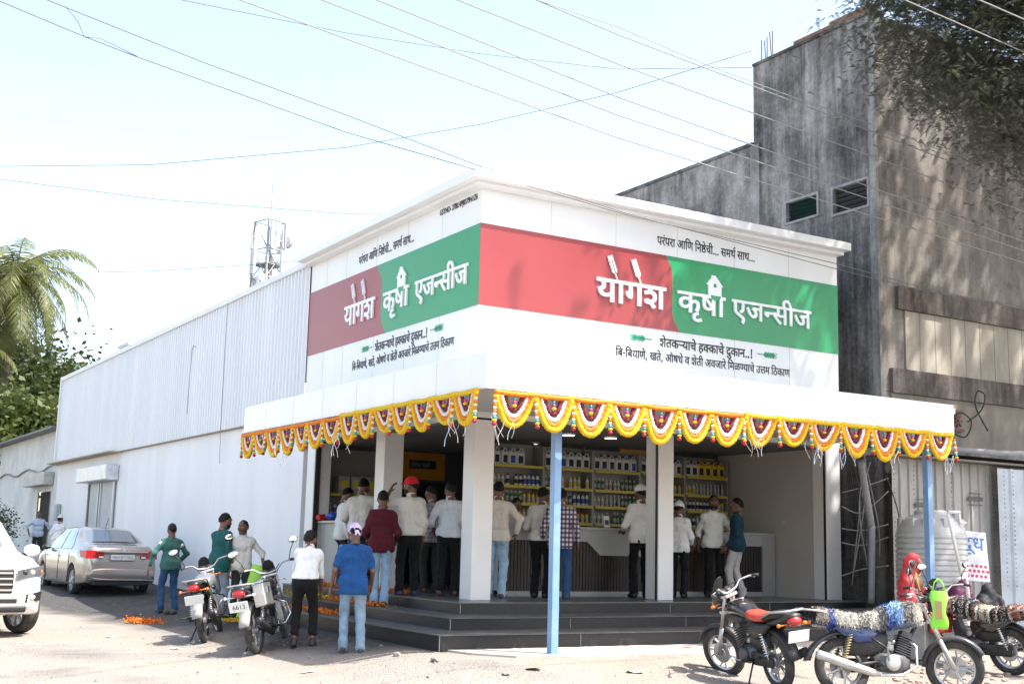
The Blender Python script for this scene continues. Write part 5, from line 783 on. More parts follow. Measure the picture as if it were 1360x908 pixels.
def motorcycle(label,loc,rz,lean=9,steer=0,tank=None,side=None,seat=None,style=0,plate='',group='motorcycles parked outside the shop',plate_on=True,muffler=None,frontpl=False,engine=None,fender=None,mirrors=True):
    t=thing('motorcycle',label,'motorcycle',loc,rz,group); t.rotation_euler=(R(-lean),0,rz)
    wr=.305; fa=Vector((1.27,0,wr)); ra=Vector((0,0,wr)); engm=engine or ENG; fm=fender or DPL
    wheel_parts(t,ra,wr,.095,'bike')
    # front assembly frame: rotates about the steering axis
    hd=Vector((.98,0,.93)); ax=Vector((-.42,0,.907)).normalized()
    MS=T(*hd)@Matrix.Rotation(R(steer),4,ax)@T(*(-hd))
    wheel_parts(t,fa,wr,.080,'bike',MS)
    b=MB()
    for s in(-1,1): b.tube([fa+Vector((0,s*.085,0)),fa+Vector((0,s*.085,0))+ax*.34],.026,8,True,MS); b.tube([fa+Vector((0,s*.085,0))+ax*.34,fa+Vector((0,s*.085,0))+ax*.74],.017,8,True,MS)
    b.cbox(hd+ax*.06,(.10,.20,.035),MS,.008); b.cbox(hd-ax*.14,(.09,.20,.04),MS,.008); b.tube([fa+Vector((0,-.1,0)),fa+Vector((0,.1,0))],.012,8,True,MS)
    b.obj('fork',SILV if style!=2 else DUST,t,True)
    b=MB(); secs=[]
    for a in np.linspace(R(28),R(178),12): c=fa+Vector((math.cos(a)*(wr+.03),0,math.sin(a)*(wr+.03))); d=Vector((math.cos(a),0,math.sin(a))); secs.append([MS@(c+d*q+Vector((0,y,0))) for y,q in((-.06,-.035),(-.05,.002),(-.02,.014),(.02,.014),(.05,.002),(.06,-.035),(.05,-.008),(0,.004),(-.05,-.008))])
    b=loft(secs); b.obj('front_mudguard',fm,t,True)
    # headlight and visor
    hp=hd+Vector((.13,0,.02)); b=loft([ring(hp.x+x,hp.z+.0,w,h,14,.85) for x,w,h in((-.09,.05,.06),(-.04,.085,.095),(.03,.10,.115),(.06,.095,.11))]); b.v=[MS@Vector(v) for v in b.v]; b.obj('headlight_cowl',tank,t,True)
    b=loft([ring(hp.x+x,hp.z-.01,w,h,14,.85) for x,w,h in((.0605,.085,.095),(.085,.07,.075),(.095,.03,.035))]); b.v=[MS@Vector(v) for v in b.v]; b.obj('headlight',CLR,t,True)
    b=MB(); b.prism([(-.09,0),(-.075,.12),(-.03,.17),(.03,.17),(.075,.12),(.09,0)],0,.012,'x',MS@T(hp.x-.0,0,hp.z+.10)@RY(-.5)); b.obj('visor',DPL,t)
    b=MB(); b.lathe([(0,0),(.045,0),(.048,.035),(.04,.045),(0,.045)],14,MS@T(hd.x+.03,.05,hd.z+.09)@RY(-.6)); b.lathe([(0,0),(.045,0),(.048,.035),(.04,.045),(0,.045)],14,MS@T(hd.x+.03,-.05,hd.z+.09)@RY(-.6)); b.obj('instrument',DPL,t,True)
    hb=hd+ax*.10; pts=lambda s:[hb+Vector((0,s*.02,0)),hb+Vector((-.01,s*.12,.02)),hb+Vector((-.03,s*.20,.09)),hb+Vector((-.10,s*.30,.10)),hb+Vector((-.17,s*.37,.085))]
    b=MB(); b.tube(pts(-1)[::-1]+pts(1),.0115,8,True,MS); hbj=b.obj('handlebar',CHROME if style==2 else SILV,t,True)
    for s in(-1,1):
        b=MB(); b.tube([pts(s)[3]+Vector((-.02,s*.02,0)),pts(s)[4]+Vector((-.01,s*.01,0))],.018,8,True,MS); b.obj('grip',RUBBER,hbj,True)
        b=MB(); b.tube([pts(s)[3]+Vector((.02,s*.0,-.01)),pts(s)[3]+Vector((.03,s*.06,-.02)),pts(s)[4]+Vector((.05,s*.0,-.02))],.007,6,True,MS); b.obj('lever',SILV,hbj,True)
        if not mirrors: continue
        m0=pts(s)[3]; m1=m0+Vector((.03,s*.05,.13)); m2=m0+Vector((.01,s*.12,.23)); b=MB(); b.tube([m0,m1,m2],.006,6,True,MS); mj=b.obj('mirror',DPL,t,True)
        Mm=MS@T(*m2)@RZ(-s*.25)@RY(.1); b=MB(); b.ell((.012,0,.03),(.022,.075,.045),14,8,Mm); b.obj('mirror_shell',DPL if style!=3 else SILV,mj,True)
        b=MB(); b.ell((-.0085,0,.03),(.006,.068,.039),14,6,Mm); b.obj('mirror_glass',MIRG,mj,True)
    for s in(-1,1):
        p=hd+Vector((.10,s*.19,-.03)); b=MB(); b.tube([hd+Vector((.06,s*.09,-.02)),p],.009,6,True,MS); b.ell(p,(.03,.022,.022),10,6,MS); b.obj('indicator',ORL if style!=3 else CLR,t,True)
    # tank
    secs=[ring(x,z,w,h,16,.72,0,.07) for x,z,w,h in((.90,.83,.05,.03),(.86,.83,.10,.09),(.76,.835,.14,.125),(.62,.83,.145,.125),(.48,.80,.12,.095),(.38,.775,.085,.06),(.34,.77,.06,.03))]
    tk=loft(secs).obj('tank',tank,t,True); b=MB(); b.lathe([(0,0),(.035,0),(.035,.012),(0,.014)],14,T(.66,0,.957)); b.obj('fuel_cap',CHROME,tk,True)
    for s in(-1,1):
        b=loft([ring(x,z,.012,h,10,.8,s*y) for x,z,h,y in((.80,.76,.02,.135),(.70,.755,.045,.145),(.56,.745,.045,.14),(.46,.74,.015,.12))]); b.obj('tank_stripe',side,tk,True)
        b=loft([ring(x,z,.025,h,10,.8,s*y) for x,z,h,y in((.40,.66,.02,.08),(.30,.64,.085,.115),(.14,.64,.095,.125),(-.02,.68,.05,.12),(-.10,.71,.02,.11))]); b.obj('side_panel',side,t,True)
    # seat
    secs=[ring(x,z,w,h,14,.62,0,.04) for x,z,w,h in((.42,.80,.06,.02),(.36,.785,.10,.035),(.2,.765,.135,.045),(.05,.775,.145,.05),(-.12,.815,.135,.055),(-.30,.835,.115,.05),(-.38,.84,.07,.03))]
    st=loft(secs).obj('seat',seat,t,True)
    secs=[ring(x,z,w,h,12,.8) for x,z,w,h in((-.05,.73,.12,.03),(-.25,.765,.125,.045),(-.40,.80,.105,.045),(-.50,.83,.07,.03))]
    loft(secs).obj('tail_cowl',side if style!=2 else tank,t,True)
    b=MB(); b.tube([(-.02,.145,.80),(-.25,.16,.87),(-.42,.15,.885),(-.47,.08,.885),(-.47,-.08,.885),(-.42,-.15,.885),(-.25,-.16,.87),(-.02,-.145,.80)],.012,8); b.obj('grab_rail',SILV,t,True)
    for q,(y0,y1) in enumerate(((-.20,-.03),(.20,.03),(-.16,.02))):
        b=MB(); b.tube([MS@(hb+Vector((-.03,y0,.09))),MS@(hb+Vector((.10,y0*.7,.05))),MS@(hb+Vector((.12,y1,-.12))),hd+Vector((-.10,y1,-.12))],.006,5); b.obj('cable',DPL,t,True)
    # rear light, plate, mudguard
    b=loft([ring(x,z,w,h,12,.8) for x,z,w,h in((-.44,.775,.085,.05),(-.50,.775,.08,.048),(-.525,.77,.05,.03))]); b.obj('tail_light',REDL,t,True)
    b=MB(); secs=[]
    for a in np.linspace(R(60),R(172),11):
        rr=wr+.055+max(0,a-R(120))*.05; c=Vector((math.cos(a)*rr,0,wr+math.sin(a)*rr)); d=Vector((math.cos(a),0,math.sin(a))); secs.append([c+d*q+Vector((0,y,0)) for y,q in((-.075,-.03),(-.065,.006),(0,.014),(.065,.006),(.075,-.03),(.06,-.012),(0,.002),(-.06,-.012))])
    loft(secs).obj('rear_mudguard',fm,t,True)
    if plate_on:
        b=MB(); Mp=T(-.52,0,.62)@RY(-.32); b.box(-.004,-.125,-.065,.002,.125,.065,Mp,.002); pj=b.obj('number_plate',PLATE,t)
        if plate:
            me=latin_mesh(plate,'plate_lettering',.085,.001); wmx=max(v.co.x for v in me.vertices)
            put_mesh(me,'plate_lettering',BLK,pj,Mp@Matrix(((0,0,-1,-.0055),(-1,0,0,wmx/2),(0,1,0,-.03),(0,0,0,1))))
    for s in(-1,1):
        b=MB(); b.tube([(-.43,s*.06,.74),(-.45,s*.17,.745)],.009,6); b.ell((-.45,s*.185,.745),(.028,.022,.022),10,6); b.obj('indicator',ORL if style!=3 else CLR,t,True)
        b=MB(); lo=Vector((-.03,s*.125,.34)); hi_=Vector((.09,s*.125,.70)); b.tube([lo,hi_],.014,8)
        hx=[lo+(hi_-lo)*(.12+.7*i/60)+Vector((math.cos(i*.94)*.03,math.sin(i*.94)*.03,0)) for i in range(61)]; b.tube(hx,.0065,5); b.obj('shock_absorber',CHROME if style!=2 else mat('brass_spring',(.30,.25,.13),rough=.4,metal=.5),t,True)
        b=MB(); b.tube([(.0,s*.085,wr),(.42,s*.09,.36)],.020,8); b.obj('swingarm',DPL,t,True)
        b=MB(); b.tube([(.36,s*.10,.31),(.36,s*.25,.32)],.017,8); b.obj('footpeg',RUBBER,t,True); b=MB(); b.tube([(.10,s*.13,.36),(.10,s*.22,.37)],.013,8); b.obj('footpeg',RUBBER,t,True)
    b=MB(); b.box(-.07,.075,.25,.42,.105,.40,None,.02); b.obj('chain_case',DPL,t,'auto')
    # frame and engine
    b=MB(); b.tube([hd-ax*.02,(.78,0,.62),(.74,0,.30)],.024,8); b.tube([hd,(.70,0,.78),(.35,0,.72),(-.30,0,.76)],.022,8); b.tube([(.36,0,.70),(.38,0,.32),(.74,0,.27)],.02,8); b.obj('frame',DPL,t,True)
    b=loft([ring(x,z,w,h,14,.6) for x,z,w,h in((.34,.36,.07,.07),(.40,.36,.11,.10),(.55,.35,.125,.11),(.68,.34,.105,.095),(.74,.34,.06,.06))]); eb=b.obj('engine',engm,t,'auto')
    for s in(-1,1):
        b=MB(); b.lathe([(0,0),(.05,0),(.078,-.008),(.088,-.03),(.088,-.05)],20,T(.52,s*.16,.35)@(RZ(0) if s>0 else RZ(PI)),axis='y'); b.obj('engine_cover',SILV if style in(1,2) else ENG,eb,True)
    b=MB(); Mc=T(.66,0,.45)@RY(.35)
    b.box(-.055,-.055,-.05,.055,.055,.24,Mc)
    for k in range(8): b.box(-.085,-.085,-.01+k*.026,.085,.085,-.002+k*.026,Mc)
    b.obj('cylinder',engm,eb)
    b=MB(); b.tube([(.74,-.05,.60),(.82,-.07,.52),(.80,-.09,.32),(.62,-.12,.22),(.35,-.14,.22)],.018,8)
    ex=b.obj('exhaust',CHROME,t,True); b=MB(); b.tube([(.36,-.145,.225),(.28,-.15,.24),(.0,-.165,.32),(-.32,-.175,.42),(-.34,-.175,.425)],[.022,.042,.050,.050,.03],12); b.obj('muffler',muffler or DPL,ex,True)
    b=loft([ring(x,z,w,h,12,.6) for x,z,w,h in((.02,.55,.06,.10),(.08,.55,.095,.13),(.30,.55,.10,.14),(.44,.56,.07,.12),(.52,.60,.04,.06))]); b.obj('airbox',DPL,t,'auto')
    b=MB(); b.lathe([(0,-.05),(.035,-.05),(.035,.02),(.025,.03),(.025,.06),(0,.06)],12,T(.54,0,.56)@RY(PI/2)); b.box(.50,-.05,.47,.58,.05,.54,None,.01); b.obj('carburettor',SILV,t,'auto')
    b=MB(); b.tube([(.46,-.17,.36),(.44,-.20,.50),(.47,-.25,.56)],.010,6); b.tube([(.47,-.25,.56),(.47,-.31,.555)],.014,6); b.obj('kick_lever',SILV,t,True)
    b=MB(); b.tube([(.44,.17,.30),(.58,.19,.30),(.60,.24,.30)],.008,6); b.obj('gear_lever',SILV,t,True)
    for sgn in(-1,1): b=MB(); b.box(.74,sgn*.02-.05,.30,.80,sgn*.02+.05,.60,T(0,0,0)) if False else b.tube([(.30,sgn*.13,.60),(.42,sgn*.15,.52),(.55,sgn*.13,.42)],.012,6); b.obj('frame_rail',DPL,t,True)
    b=MB(); b.tube([(.36,.11,.28),(.30,.24,.04),(.30,.27,.02)],.011,6); b.obj('side_stand',DPL,t,True)
    if style in(1,3):
        b=MB()
        for s in(-1,1): b.tube([(.80,s*.05,.66),(.84,s*.22,.60),(.84,s*.26,.45),(.78,s*.20,.33),(.74,s*.06,.30)],.012,8)
        b.obj('crash_guard',CHROME if style==3 else DPL,t,True)
    return t
def bike_at(rx,ry,fx,fy,label,**k):
    a=gnd(rx,ry); f=gnd(fx,fy); return motorcycle(label,a,math.atan2(f.y-a.y,f.x-a.x),**k),a,f
BLKP=mat('bike_black',(.012,.012,.014),rough=.22,coat=.6); BLUP=mat('bike_blue',(.012,.03,.11),rough=.25,coat=.5); SLVP=mat('bike_silver',(.33,.33,.34),rough=.35,metal=.6,var=.1); REDP=mat('bike_red',(.42,.02,.02),rough=.25,coat=.5); BLSEAT=mat('black_seat',(.016,.016,.017),rough=.65,bump=.2,bscale=120); REDSEAT=mat('red_seat',(.55,.06,.035),rough=.5,bump=.15,bscale=60); DSTF=mat('dusty_fender',(.36,.35,.33),rough=.6,var=.25,scale=8)
bA,_,_=bike_at(272,853,290,836,'dusty grey motorcycle seen from behind, left of the two by the steps',lean=10,steer=18,tank=SLVP,side=BLKP,seat=BLSEAT,style=1,fender=DSTF)
bB,_,_=bike_at(341,868,366,852,'motorcycle with steel side box seen from behind, right of the two by the steps',lean=10,steer=16,tank=BLKP,side=BLKP,seat=BLSEAT,style=3,plate='6613',fender=DSTF)
b=MB(); b.box(-.30,-.36,.56,.02,-.20,.86,T(0,0,0)@RX(-.1),.02); o=b.obj('side_box',mat('steel_box',(.55,.55,.55),rough=.28,metal=.85,var=.15,scale=5),bB)
b=MB(); b.box(-.31,-.37,.861,.03,-.19,.88,RX(-.1),.005); b.box(-.17,-.362,.72,-.11,-.368,.80,RX(-.1)); b.obj('box_lid',CHROME,o)
bC,_,_=bike_at(1038,916,952,885,'black commuter motorcycle with red and black seat parked before the steps',lean=8,steer=24,tank=BLKP,side=DPL,seat=BLSEAT,style=0,fender=DPL,mirrors=False)
st=[c for c in bC.children if c.name.startswith('seat')][0]
b=loft([ring(x,z,w,h,14,.62,0,.045) for x,z,w,h in((.46,.83,.07,.02),(.40,.81,.11,.04),(.3,.785,.125,.05),(.15,.775,.145,.055),(.0,.79,.15,.06),(-.03,.79,.10,.03))]); b.obj('seat_cover',REDSEAT,st,True)
bD,_,_=bike_at(1121,924,1290,926,'motorcycle with shaggy striped seat cover and lime bag, parked at the right',lean=8,steer=-30,tank=BLUP,side=BLUP,seat=BLSEAT,style=2,muffler=SILV,plate_on=False,engine=ENG,fender=mat('dark_fender',(.05,.05,.055),rough=.3))
bE,_,_=bike_at(1346,896,1252,878,'motorcycle with rag rug over its seat behind the lime bag',lean=8,steer=-12,tank=BLKP,side=BLKP,seat=BLSEAT,style=0)
def shag(par,name,secs,bands,per,L,sharp=.4):
    """woolly cover laid over the seat: a base shell with thousands of short tufts, in colour bands along its length"""
    xs=[s[0][0] for s in secs]; mats=[m_ for _,m_ in bands]; b=loft(secs)
    x0,x1=max(xs),min(xs)
    def bi(x):
        f=(x0-x)/(x0-x1)
        for i,(e,_) in enumerate(bands):
            if f<=e: return i
        return len(bands)-1
    b.mi=[bi(sum(b.v[i][0] for i in f)/len(f)) for f in b.f]
    n=len(secs[0])
    for _ in range(per):
        u=random.random()*(len(secs)-1); i=int(u); fr=u-i; v=random.random()*n; j=int(v); fv=v-j
        P=lambda ii,jj: Vector(secs[ii][jj%n])
        p=(P(i,j)*(1-fv)+P(i,j+1)*fv)*(1-fr)+(P(i+1,j)*(1-fv)+P(i+1,j+1)*fv)*fr
        if p.z<min(s[2] for s in secs[i])+.012: pass
        cz=sum(q[2] for q in secs[i])/n; d=Vector((random.uniform(-.5,.5),p.y*6,(p.z-cz)*8+random.uniform(-.6,.3))).normalized()
        q=p+d*L*random.uniform(.4,1.1)+Vector((0,0,-L*.35)); s_=Vector((random.uniform(-1,1),random.uniform(-1,1),random.uniform(-.5,.5))).normalized()*.007
        b.cur=bi(p.x); b.add([p-s_,p+s_,q],[(0,1,2)])
    o=b.obj(name,mats,None,False,fix=False); o.parent=par; return o
WOOLW=mat('wool_cream',(.62,.59,.52),rough=.95,var=.15,scale=30); WOOLB=mat('wool_blue',(.05,.11,.42),rough=.95,var=.2,scale=30); WOOLK=mat('wool_black',(.02,.02,.022),rough=.95); WOOLG=mat('wool_grey',(.22,.21,.20),rough=.95,var=.3,scale=30); WOOLL=mat('wool_sky',(.32,.48,.66),rough=.95,var=.2,scale=30); WOOLT=mat('wool_taupe',(.40,.35,.28),rough=.95,var=.2,scale=30)
cs=[ring(x,z,w,h,16,.7,0,lw) for x,z,w,h,lw in((.90,.85,.12,.11,.07),(.80,.86,.165,.135,.10),(.66,.86,.175,.14,.12),(.50,.83,.16,.12,.11),(.38,.80,.15,.085,.10),(.22,.785,.165,.075,.10),(.05,.79,.175,.075,.10),(-.12,.83,.165,.075,.10),(-.28,.85,.145,.07,.09),(-.40,.855,.11,.055,.07),(-.44,.855,.06,.03,.03))]
sc_=shag(bD,'seat_cover',cs,[(.10,WOOLW),(.18,WOOLG),(.24,WOOLL),(.31,WOOLB),(.38,WOOLG),(.46,WOOLW),(.56,WOOLG),(.74,WOOLW),(.80,WOOLB),(.90,WOOLT),(1,WOOLK)],9000,.045)
cs=[ring(x,z,w,h,14,.7,0,lw) for x,z,w,h,lw in((.86,.84,.13,.11,.08),(.70,.85,.165,.135,.12),(.50,.83,.16,.12,.12),(.36,.80,.155,.085,.10),(.15,.785,.17,.075,.11),(-.1,.83,.165,.075,.11),(-.30,.85,.14,.06,.09),(-.42,.86,.08,.03,.04))]
cols=[WOOLT,WOOLK,WOOLW,WOOLK,mat('wool_rust',(.28,.10,.06),rough=.95),WOOLW,WOOLK,WOOLT]; bands=[((i+1)/34,cols[i%8]) for i in range(34)]
shag(bE,'rag_rug',cs,bands,7000,.035)
# ---- cars ----
def car_body(keys,axles,ar,L0,L1,step=.055):
    xs=sorted(set([round(v,4) for v in np.arange(L0,L1,step)]+[L1])); secs=[]
    f=lambda k,x: float(np.interp(x,[a for a,_ in keys[k]],[v for _,v in keys[k]]))
    for x in xs:
        zt,zb,zs,w,wr=f('top',x),f('belt',x),f('sill',x),f('w',x),f('wr',x); zb=min(zb,zt-.015)
        za=zs
        for a in axles:
            if abs(x-a)<ar: za=max(za,.31+math.sqrt(ar*ar-(x-a)**2))
        za=min(za,zb-.12)
        zm=za+(zb-za)*.55; e=.028
        half=[(0,zs if za==zs else max(zs,za-.02)),(w*.86,za),(w*.965,za+.015),(w*.992,za+.06 if za==zs else za+.03),(w,zm),(w*.985,zb-.05),(w*.955,zb),(w*.94,zb+(zt-zb)*.03),(wr+(w*.94-wr)*.35,zb+(zt-zb)*.62),(wr,zb+(zt-zb)*.90),(wr*.90,zb+(zt-zb)*.975),(wr*.5,zt),(0,zt+.004)]
        secs.append([(x,-y,z) for y,z in half]+[(x,y,z) for y,z in half[-2:0:-1]])
    return loft(secs),f
def patch(pts,off,th=.006,nu=6,nv=4,bow=.0):
    """slightly bowed four-cornered panel pushed off the body along its normal"""
    A,B_,C_,D_=[Vector(p) for p in pts]; n=(B_-A).cross(D_-A).normalized(); b=MB(); vs=[]
    for k in(0,1):
        for i in range(nu+1):
            for j in range(nv+1):
                u,v=i/nu,j/nv; p=(A*(1-u)+B_*u)*(1-v)+(D_*(1-u)+C_*u)*v
                vs.append(p+n*(off+th*k+bow*16*u*(1-u)*v*(1-v)*.25*4*.25))
    m=(nu+1)*(nv+1); fs=[]
    for i in range(nu):
        for j in range(nv):
            a=i*(nv+1)+j; fs.append((a+m,a+nv+1+m,a+nv+2+m,a+1+m))
    def edge(idx):
        for q in range(len(idx)-1): fs.append((idx[q],idx[q+1],idx[q+1]+m,idx[q]+m))
    edge([i*(nv+1) for i in range(nu+1)]); edge([nu*(nv+1)+j for j in range(nv+1)]); edge([i*(nv+1)+nv for i in range(nu,-1,-1)]); edge([j for j in range(nv,-1,-1)])
    b.add(vs,fs); return b
GLASS=mat('car_glass',(.10,.13,.15),rough=.04,spec=.9,coat=1); CARS=mat('sedan_silver_beige',(.33,.295,.265),rough=.24,metal=.6,coat=1); CARW=mat('suv_white',(.80,.80,.79),rough=.25,coat=.8)
def sedan():
    t=thing('sedan','silver beige sedan seen from behind, parked along the white warehouse','car',(0,0,0),0)
    K=dict(top=[(-2.16,.60),(-2.13,.93),(-2.08,1.03),(-1.95,1.075),(-1.55,1.10),(-1.42,1.13),(-.82,1.42),(-.55,1.465),(-.1,1.48),(.35,1.455),(.62,1.39),(1.22,1.04),(1.6,.97),(2.0,.86),(2.17,.72),(2.22,.52)],
      belt=[(-2.16,.58),(-2.1,.90),(-1.6,.955),(1.2,.94),(2.0,.80),(2.22,.48)],sill=[(-2.16,.40),(-2.05,.27),(-1.6,.20),(1.7,.20),(2.1,.24),(2.22,.36)],
      w=[(-2.16,.66),(-2.12,.745),(-2.0,.80),(-1.6,.845),(-1,.85),(1.2,.85),(1.8,.81),(2.1,.72),(2.22,.55)],wr=[(-2.16,.58),(-2.0,.66),(-1.45,.69),(-.8,.58),(0,.575),(.6,.60),(1.25,.70),(1.8,.70),(2.22,.45)])
    b,f=car_body(K,(-1.26,1.30),.345,-2.16,2.22); bd=b.obj('body',CARS,t,'auto')
    for x in(-1.26,1.30):
        for s in(-1,1): wheel_parts(t,(x,s*.74,.31),.31,.19,'car')
    # rear window on the slope
    g=lambda x,k:f(k,x)
    b=MB()
    P_=lambda x,y,dz=0:(x,y,f('belt',x)+(f('top',x)-f('belt',x))*.97+dz)
    xs=np.linspace(-1.40,-.86,7); vs=[];fs=[]
    for i,x in enumerate(xs):
        wv=.62-.13*i/6
        for j,y in enumerate(np.linspace(-wv,wv,9)): vs.append((x-.012,y,f('top',x)+.016-.03*(abs(y)/wv)**3))
    for i in range(6):
        for j in range(8): fs.append((i*9+j,i*9+j+1,(i+1)*9+j+1,(i+1)*9+j))
    b.add(vs,fs); rw=b.obj('rear_window',GLASS,t,True)
    for s in(-1,1):
        for xa,xb in((-.98,-.18),(-.10,.78)):
            def sp(x,u):
                zb,zt=f('belt',x),f('top',x); w,wr=f('w',x),f('wr',x); v=u
                if v<.62: y=w*.94+(wr+(w*.94-wr)*.35-w*.94)*((v-.03)/.59); 
                else: y=wr+(w*.94-wr)*.35+(wr-(wr+(w*.94-wr)*.35))*((v-.62)/.28)
                return Vector((x,s*(y+.008),zb+(zt-zb)*v+.0))
            n=8; vs=[]
            for i in range(n+1):
                x=xa+(xb-xa)*i/n; top=.86
                if xa<-.5 and i<3: top=.30+.56*(i/3)
                if xb>.5 and i>4: top=.86-.66*((i-4)/4)**1.1
                for u in np.linspace(.06,max(.08,top),4): vs.append(sp(x,u))
            b=MB(); b.add(vs,[(i*4+j,i*4+j+1,(i+1)*4+j+1,(i+1)*4+j) for i in range(n) for j in range(3)]); b.obj('side_window',GLASS,t,True)
        b=loft([ring(x,z,.06,h,10,.8,s*y) for x,z,h,y in((.70,.98,.02,.86),(.74,.99,.06,.92),(.82,.99,.055,.93),(.88,.985,.02,.90))]); b.obj('wing_mirror',DPL,t,True)
        for xx in(-.12,.95): b=MB(); b.box(xx-.09,s*.853,.80,xx+.09,s*.875,.825,None,.008); b.obj('door_handle',CARS,t)
        # tail lamps wrap the corner
        vs=[(-2.115,s*.40,.955),(-2.135,s*.40,.80),(-2.08,s*.755,.965),(-2.09,s*.765,.79),(-1.86,s*.832,.955),(-1.92,s*.832,.82)]
        b=MB(); b.add([Vector(v)+Vector((-.022 if i<4 else -.0,s*.018,0)) for i,v in enumerate(vs)]+[Vector(v)+Vector((.05,-s*.05,0)) for v in vs],[(0,1,3,2),(2,3,5,4),(0,2,8,6),(2,4,10,8),(1,7,9,3),(3,9,11,5),(0,6,7,1),(4,5,11,10)]); tl=b.obj('tail_light',REDL,t,'auto')
        b=MB(); b.box(-2.172,s*.46-.05,.80,-2.150,s*.46+.05,.84,None,.006); b.obj('reverse_lens',CLR,tl)
    for s in(-1,1):
        for xx in(-1.0,-.14,.86):
            b=MB(); b.tube([(xx+.05*k,s*(f('w',xx)*(1.0-.0*k)+.001),.30+.64*k/5) if k<5 else (xx+.2,s*(f('w',xx)*.975),.93) for k in range(6)] if xx>.5 else [(xx,s*(f('w',xx)+.001),.30+.125*k) for k in range(6)],.005,5); b.obj('door_seam',DPL,t,True)
        b=MB(); b.tube([(-1.9+.3*k,s*(f('w',-1.9+.3*k)+.002),.24) for k in range(12)],.012,6); b.obj('side_sill',DPL,t,True)
    b=MB(); b.box(-2.19,-.56,.925,-2.13,.56,.95,None,.006); b.obj('chrome_strip',CHROME,t)
    b=MB(); b.box(-2.215,-.70,.33,-2.13,.70,.345,None,.005); b.obj('bumper_strip',CHROME,t)
    b=loft([ring(x,.46,w,h,16,.55) for x,w,h in((-1.95,.78,.13),(-2.12,.76,.135),(-2.19,.70,.12),(-2.20,.66,.10))]); b.obj('rear_bumper',CARS,t,True)
    b=MB(); b.box(-2.16,-.60,.22,-2.0,.60,.325,None,.02); b.obj('diffuser',DPL,t)
    b=MB(); b.box(-2.188,-.27,.755,-2.150,.27,.885,None,.008); b.obj('plate_recess',CARS,t); b=MB(); b.box(-2.198,-.255,.765,-2.189,.255,.875,None,.002); pj=b.obj('number_plate',PLATE,t)
    me=latin_mesh('MH15FT7055','plate_lettering',.10,.001); wmx=max(v.co.x for v in me.vertices)
    for v in me.vertices: v.co.x*=.46/wmx
    put_mesh(me,'plate_lettering',BLK,pj,Matrix(((0,0,-1,-2.2),(-1,0,0,.23),(0,1,0,.785),(0,0,0,1))))
    b=MB(); ringp=[(-2.155,.055*math.cos(a),.99+.055*math.sin(a)) for a in np.linspace(0,2*PI,21)[:-1]]; b.tube(ringp,.006,6,closed=True)
    for pl in ([(-.028,.036),(-.008,-.0),(0,.018),(.008,-.0),(.028,.036)],[(-.042,.02),(-.02,-.042),(0,-.008),(.02,-.042),(.042,.02)]): b.tube([(-2.155,x,.99+z) for x,z in pl],.0045,5)
    b.obj('badge',CHROME,t)
    b=MB(); b.tube([(-2.15,.45,.25),(-2.05,.45,.26)],.03,10); b.obj('exhaust',DPL,t,True)
    b=MB(); b.tube([(-.72,0,1.45),(-.92,0,1.68)],.006,5); b.obj('antenna',DPL,t)
    return t
car=sedan(); cl=gnd(98,788); hd_=R(93); car.location=(cl.x+.74*math.sin(hd_)+1.26*math.cos(hd_),cl.y+1.26*math.sin(hd_)+.74*-math.cos(hd_)*1,cl.z); car.rotation_euler=(0,R(0),hd_)
